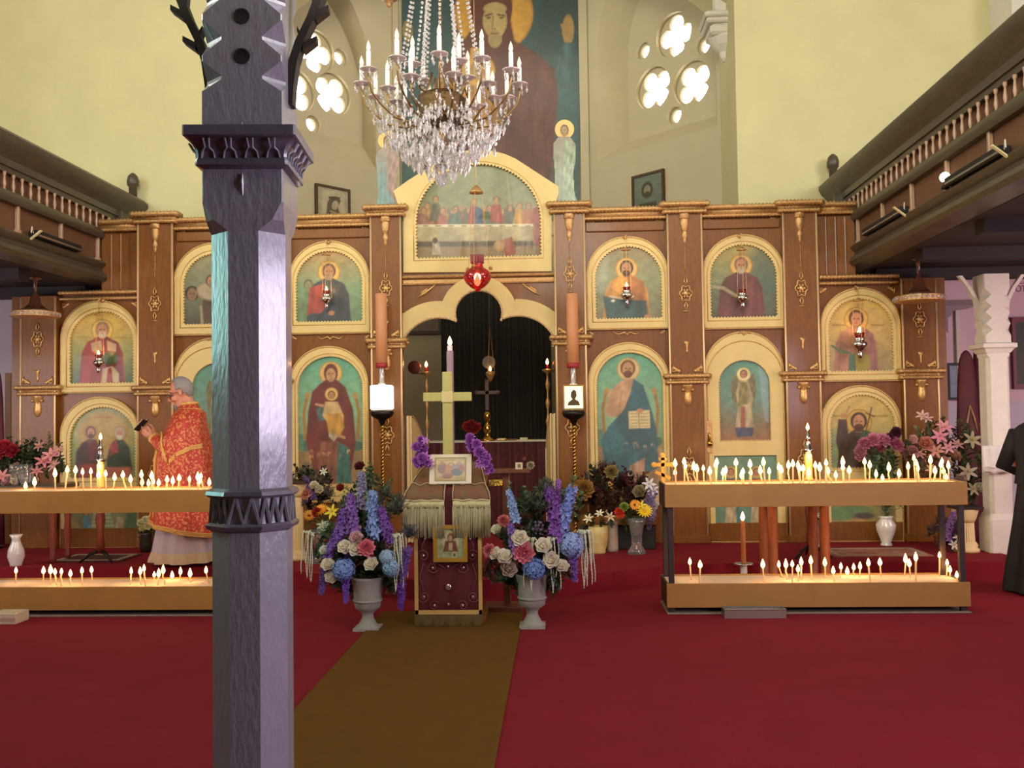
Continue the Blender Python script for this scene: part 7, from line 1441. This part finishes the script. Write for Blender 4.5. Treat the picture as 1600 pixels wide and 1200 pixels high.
def person(root, H, head_T, arms, name='body'):
    mb = MB(); head_mb(mb, head_T); k = H/1.78
    mb.tube([(0, .04, 1.44*k), (0, .03, 1.54*k)], [.075, .055], 12)
    for c, r, s_ in (((0, .03, 1.36), .15, (1.25, .75, .7)), ((0, .02, 1.18), .16, (1.05, .85, 1.0)), ((0, .02, .98), .165, (1.05, .85, .8))): mb.ball((c[0], c[1], c[2]*k), r, 16, 12, s_)
    for q in (-1, 1):
        mb.ball((q*.165, .03, 1.395*k), .055, 12, 8); mb.tube([(q*.09, .02, .95*k), (q*.095, .0, .50*k), (q*.095, .03, .1)], [.095, .062, .042], 12); mb.tube([(q*.095, .05, .045), (q*.10, -.13, .035)], [.045, .035], 10)
        sh, el, wr = arms[q]; mb.tube([(q*.165, .03, 1.395*k), sh, el], [.052, .050, .042], 12); mb.tube([el, wr], [.043, .027], 12)
    for q in (-1, 1): hand_mb(mb, *arms[('h', q)])
    return remeshed(mb, name, M_skin, root, .0065)
def loft_surface(secs, N=72):
    return [[(cx+rx*(1+am*math.sin(i*fr+ph))*math.cos(2*pi*i/N), cy+ry*(1+am*math.sin(i*fr+ph))*math.sin(2*pi*i/N), (z+hz*math.sin(2*pi*i/N))) for i in range(N)] for cx, cy, rx, ry, z, hz, am, fr, ph in secs]
def shell(rs, th=.006):
    mb = MB(); N = len(rs[0]); mb.rings(rs, cap=False)
    ins = []
    for r in rs:
        cx = sum(p[0] for p in r)/N; cy = sum(p[1] for p in r)/N; ins.append([(p[0]-(p[0]-cx)*th/.25, p[1]-(p[1]-cy)*th/.25, p[2]) for p in r])
    mb.rings(ins[::-1], cap=False); mb.rings([ins[0], rs[0]], cap=False); mb.rings([rs[-1], ins[-1]], cap=False); return mb
def band(rs, k0, k1, wd, m_, name, root, i0=0, i1=None):
    mb = MB(); N = len(rs[0]); q0 = k0; out = 1.012
    for off, rad in ((0, .008), (wd/2, .008), (wd, .008)):
        pts = []
        for i in range(i0, (i1 or N)+1): p = rs[k0][i % N]; cx, cy = 0, -.03; pts.append(((p[0])*out, (p[1]-cy)*out+cy, p[2]+off))
        mb.tube(pts, rad, 5)
    return mb.build(name, m_, root, smooth=True)
# the priest
a = P(292, 880, 9.62); pr = empty('person', (a.x, 9.62, SZ), 'grey-haired priest in a red and gold brocade vestment, glasses on, reading from a small book', 'person', rz=R(-82))
arms = {-1: ((-.21, .0, 1.25), (-.20, -.12, 1.12), (-.07, -.30, 1.24)), 1: ((.21, .0, 1.25), (.20, -.12, 1.12), (.07, -.29, 1.22)),
        ('h', -1): ((-.065, -.31, 1.245), (.15, -.85, .42), (.7, .1, .5), 1, .8), ('h', 1): ((.065, -.30, 1.225), (-.15, -.85, .42), (-.7, .1, .5), -1, .8)}
HT = Matrix.Translation((0, -.03, 1.585)) @ Matrix.Rotation(R(20), 4, 'X') @ Matrix.Scale(1.13, 4)
person(pr, 1.78, HT, arms); pr.scale = (1.05, 1.05, 1.05)
M_br = mat('red and gold brocade', 'b03a28', .5, color2='c87038', vscale=22, bump=.5, bscale=60); 
def brocade():
    m = MATS['red and gold brocade']; nt = m.node_tree; b = nt.nodes['Principled BSDF']; tc = nt.nodes.new('ShaderNodeTexCoord'); v = nt.nodes.new('ShaderNodeTexVoronoi'); v.inputs['Scale'].default_value = 44; v.feature = 'SMOOTH_F1'
    n = nt.nodes.new('ShaderNodeTexNoise'); n.inputs['Scale'].default_value = 14; n.inputs['Detail'].default_value = 4; mxv = nt.nodes.new('ShaderNodeVectorMath'); mxv.operation = 'MULTIPLY_ADD'; mxv.inputs[1].default_value = (.09, .09, .09)
    nt.links.new(tc.outputs['Object'], n.inputs['Vector']); nt.links.new(n.outputs['Color'], mxv.inputs[0]); nt.links.new(tc.outputs['Object'], mxv.inputs[2]); nt.links.new(mxv.outputs[0], v.inputs['Vector'])
    r = nt.nodes.new('ShaderNodeValToRGB'); e = r.color_ramp.elements; e[0].position = .32; e[0].color = (*hx('cc8450'), 1); e[1].position = .42; e[1].color = (*hx('b4382a'), 1); e2 = r.color_ramp.elements.new(.37); e2.color = (*hx('c05838'), 1)
    nt.links.new(v.outputs['Distance'], r.inputs[0]); nt.links.new(r.outputs[0], b.inputs['Base Color']); b.inputs['Metallic'].default_value = .15
brocade()
M_trim = mat('gold vestment trim', 'd8a860', .5, metal=.2, bump=.4, bscale=70); M_alb = mat('pale lilac alb', 'c4bcc8', .8); M_hem = mat('cream lace hem', 'd8c4a0', .8, bump=.5, bscale=80)
und = loft_surface([(0, 0, .16, .13, 1.1, 0, .02, .9, 0), (0, 0, .20, .17, .9, 0, .03, .9, 0), (0, .0, .25, .24, .5, 0, .05, .9, 0), (0, 0, .29, .30, .14, 0, .07, .9, .3), (0, 0, .295, .31, .11, 0, .07, .9, .3)])
shell(und).build('alb', M_alb, pr, smooth=True)
hem = loft_surface([(0, 0, .292, .305, .13, 0, .07, .9, .3), (0, 0, .31, .325, .07, 0, .08, .9, .35), (0, 0, .315, .33, .035, .0, .09, .9, .4)]); shell(hem).build('alb_hem', M_hem, pr, smooth=True)
ph = loft_surface([(0, .02, .075, .075, 1.545, .005, 0, 1, 0), (0, .03, .11, .10, 1.50, .0, 0, 1, 0), (0, .03, .225, .145, 1.455, .0, .01, .7, 0), (0, .01, .265, .17, 1.36, .0, .02, .7, 0), (0, -.02, .30, .23, 1.20, .0, .03, .7, .2), (0, -.015, .325, .27, 1.0, .0, .035, .7, .3), (0, .0, .34, .29, .75, -.0, .04, .7, .4), (0, .0, .355, .31, .5, .0, .05, .7, .5), (0, .0, .365, .33, .33, -.07, .055, .7, .6)])
shell(ph).build('phelonion', M_br, pr, smooth=True)
band(ph, 8, 8, .03, M_trim, 'hem_trim', pr)
mb = MB(); mb.tube([(x*1.05, y*1.05, z) for x, y, z in ph[0]+[ph[0][0]]], .016, 7); mb.tube([(x*1.03, y*1.03, z-.01) for x, y, z in ph[1]+[ph[1][0]]], .010, 6); mb.build('collar', M_trim, pr, smooth=True)
def surf(rs, ang, z):
    N = len(rs[0]); i = ang/360*N; i0 = int(i) % N; best = None
    col_ = [r[i0] for r in rs]
    for k in range(len(col_)-1):
        a_, b_ = col_[k], col_[k+1]
        if (a_[2]-z)*(b_[2]-z) <= 0 and a_[2] != b_[2]: t_ = (z-a_[2])/(b_[2]-a_[2]); return Vector(a_).lerp(Vector(b_), t_)
    return Vector(col_[-1])
def strip(rs, path, m_, name, root, w=.014):
    mb = MB(); pts = []
    for i in range(len(path)-1):
        for j in range(10): q = j/10; pts.append(surf(rs, path[i][0]+(path[i+1][0]-path[i][0])*q, path[i][1]+(path[i+1][1]-path[i][1])*q))
    pts = [p+Vector((p.x, p.y+.02, 0)).normalized()*.006 for p in pts]
    for o_ in (-w, 0, w): mb.tube([p+Vector((0, 0, o_)) for p in pts], w*.62, 5)
    return mb.build(name, m_, root, smooth=True)
for q in (0, 1):
    A = lambda a_: (360-(a_-180)) % 360 if False else (a_ if q else (540-a_) % 360)
    # the wearer's left side faces the camera: front is 270 degrees, side is 0 / 180
    f_ = (lambda a_: a_) if q else (lambda a_: 540-a_ if a_ > 180 else 180-a_)
    strip(ph, [(f_(288), 1.26), (f_(318), 1.22), (f_(345), .98)], M_trim, 'sleeve_trim', pr)
    strip(ph, [(f_(345) , .98), (f_(359.9), 1.06)] if q else [(195, .98), (181, 1.06)], M_trim, 'sleeve_trim', pr)
    strip(ph, [(1, 1.06), (30, 1.12), (60, 1.14)] if q else [(179, 1.06), (150, 1.12), (120, 1.14)], M_trim, 'back_trim', pr)
strip(ph, [(275, 1.2), (277, .8), (279, .4)], M_trim, 'front_stole_edge', pr, .010); strip(ph, [(296, 1.15), (298, .8), (300, .42)], M_trim, 'front_stole_edge', pr, .010)
for q in (-1, 1):
    mb = MB(); mb.tube([(q*.19, -.10, 1.12), (q*.13, -.22, 1.17), (q*.085, -.285, 1.215)], [.085, .07, .05], 14, cap=False); mb.build('sleeve', M_br, pr, smooth=True)
    MB().tube([(q*.095, -.27, 1.205), (q*.08, -.298, 1.222)], [.055, .050], 14, cap=False).build('cuff', M_trim, pr, smooth=True)
# hair, beard, glasses
def hair_shell(T, m_, root, name, thr, sc=(.86, 1.04, 1.12), r=.098, seed=1, rough_=.003):
    rr = random.Random(seed); N, Mv = 40, 28; mb = MB(); mb.T = T; vs = {}; V = []; F_ = []
    for k in range(Mv+1):
        for i in range(N):
            ph_ = pi*k/Mv; th_ = 2*pi*i/N; d = Vector((math.sin(ph_)*math.cos(th_), math.sin(ph_)*math.sin(th_), math.cos(ph_)))
            if thr(d): rr_ = r+rr.uniform(-rough_, rough_); vs[k, i] = len(V); V.append((d.x*rr_*sc[0], .015+d.y*rr_*sc[1], .09+d.z*rr_*sc[2]))
    for k in range(Mv):
        for i in range(N):
            q = [(k, i), (k+1, i), (k+1, (i+1) % N), (k, (i+1) % N)]
            if all(w in vs for w in q): F_.append(tuple(vs[w] for w in q))
    mb.add(V, F_); o = mb.build(name, m_, root, smooth=True); md = o.modifiers.new('t', 'SOLIDIFY'); md.thickness = .012; md.offset = -1; return o
M_grey = mat('grey hair', '8e8886', .7, var=.2, vscale=120, bump=.6, bscale=150)
hair_shell(HT, M_grey, pr, 'hair', lambda d: d.z > .62-.5*max(0, d.y) and d.z > -.55*d.y*1.0-.05+(.55 if d.y < -.3 else 0) or (d.y > .05 and d.z > -.45) or (d.y > .35 and d.z > -.86) or (abs(d.x) > .75 and d.z > -.1 and d.y > -.35))
mb = MB(); mb.T = HT; mb.ball((0, -.078, -.045), .030, 10, 8, (1.1, .8, 1.1)); mb.tube([(-.045, -.06, -.03), (-.02, -.085, -.04), (.02, -.085, -.04), (.045, -.06, -.03)], .014, 8); mb.build('beard', mat('grey beard', '8a8078', .8, bump=.6, bscale=150), pr, smooth=True)
mb = MB(); mb.T = HT
for q in (-1, 1):
    mb.tube([(q*(.036+.022*math.cos(2*pi*k/14)), -.098, .066+.016*math.sin(2*pi*k/14)) for k in range(15)], .0022, 5); mb.tube([(q*.058, -.097, .07), (q*.078, -.04, .072), (q*.080, .012, .068)], .0024, 5)
mb.tube([(-.014, -.099, .07), (0, -.104, .074), (.014, -.099, .07)], .002, 5); mb.build('glasses', mat('dark red glasses', '4c1814', .3), pr)
mb = MB(); mb.T = HT
for q in (-1, 1): mb.ball((q*.034, -.078, .066), .013, 10, 8)
mb.build('eyes', mat('eye', '5c4a40', .2), pr, smooth=True)
# the book he reads
bk = empty('prayer_book', Vector(pr.location)+Matrix.Rotation(R(-82), 3, 'Z')@Vector((0, -.43, 1.40)), 'small dark open prayer book held in the priest\'s hands', 'book', rz=R(-82)); bk.rotation_euler = (R(48), 0, R(-82))
for q in (-1, 1):
    mb = MB(); mb.T = Matrix.Rotation(q*R(-16), 4, 'Y'); mb.bbox(min(0, q*.095), max(0, q*.095), -.07, .07, -.004, .004, .001); mb.build('cover', M_black, bk)
    mb = MB(); mb.T = Matrix.Rotation(q*R(-16), 4, 'Y'); mb.bbox(min(q*.003, q*.088), max(q*.003, q*.088), -.064, .064, .005, .014, .001); mb.build('pages', mat('cream pages', 'd0c090', .7), bk)
# the dark figure at the right edge
a = P(1634, 915, 8.75); pb = empty('person', (a.x, 8.75, 0), 'person in a long black robe with folded arms, half cut off by the right edge', 'person', rz=R(128))
arms2 = {-1: ((-.25, .0, 1.26), (-.30, -.02, 1.12), (-.10, -.26, 1.10)), 1: ((.25, .0, 1.26), (.30, -.02, 1.12), (.10, -.24, 1.13)),
         ('h', -1): ((-.09, -.265, 1.10), (1, -.25, .1), (0, 1, 0), 1, .5), ('h', 1): ((.09, -.25, 1.13), (-1, -.25, 0), (0, 1, 0), -1, .5)}
HT2 = Matrix.Translation((0, -.01, 1.57)) @ Matrix.Rotation(R(6), 4, 'X')
person(pb, 1.76, HT2, arms2); M_bk = mat('black cloth', '16151a', .75, var=.2, vscale=10)
sk = loft_surface([(0, .01, .17, .13, 1.12, 0, .01, .8, 0), (0, .02, .19, .15, .98, 0, .03, .8, 0), (0, .02, .24, .21, .6, 0, .05, .8, .2), (0, .03, .30, .28, .2, 0, .07, .8, .3), (0, .03, .325, .31, .02, 0, .08, .8, .4)]); shell(sk).build('long_skirt', M_bk, pb, smooth=True)
jk = loft_surface([(0, .03, .075, .07, 1.52, 0, 0, 1, 0), (0, .03, .17, .11, 1.47, 0, .01, .8, 0), (0, .03, .24, .14, 1.41, 0, .01, .8, 0), (0, .02, .22, .165, 1.28, 0, .02, .8, 0), (0, .02, .20, .155, 1.1, 0, .02, .8, 0), (0, .02, .22, .17, .95, 0, .03, .8, 0)]); shell(jk).build('jacket', M_bk, pb, smooth=True)
for q in (-1, 1):
    MB().tube([(q*.19, .03, 1.41), (q*.255, .01, 1.27), (q*.34, -.01, 1.11), (q*.27, -.10, 1.07), (q*.13, -.235, 1.105)], [.072, .075, .073, .068, .05], 16).build('jacket_sleeve', M_bk, pb, smooth=True); MB().tube([(q*.14, -.225, 1.105), (q*.105, -.25, 1.108)], [.045, .04], 12).build('white_cuff', mat('white cotton', 'dcd6d0'), pb, smooth=True)
hair_shell(HT2, mat('dark brown hair', '241a16', .7, bump=.6, bscale=150), pb, 'hair', lambda d: d.z > .45 or d.y > -.05 and d.z > -.7)
mb = MB(); mb.tube([(.16, -.16, 1.38), (.17, -.19, 1.1), (.18, -.22, .85)], [.012, .016, .012], 6); mb.build('teal_ribbon', mat('teal ribbon', '3c8494', .6), pb, smooth=True)
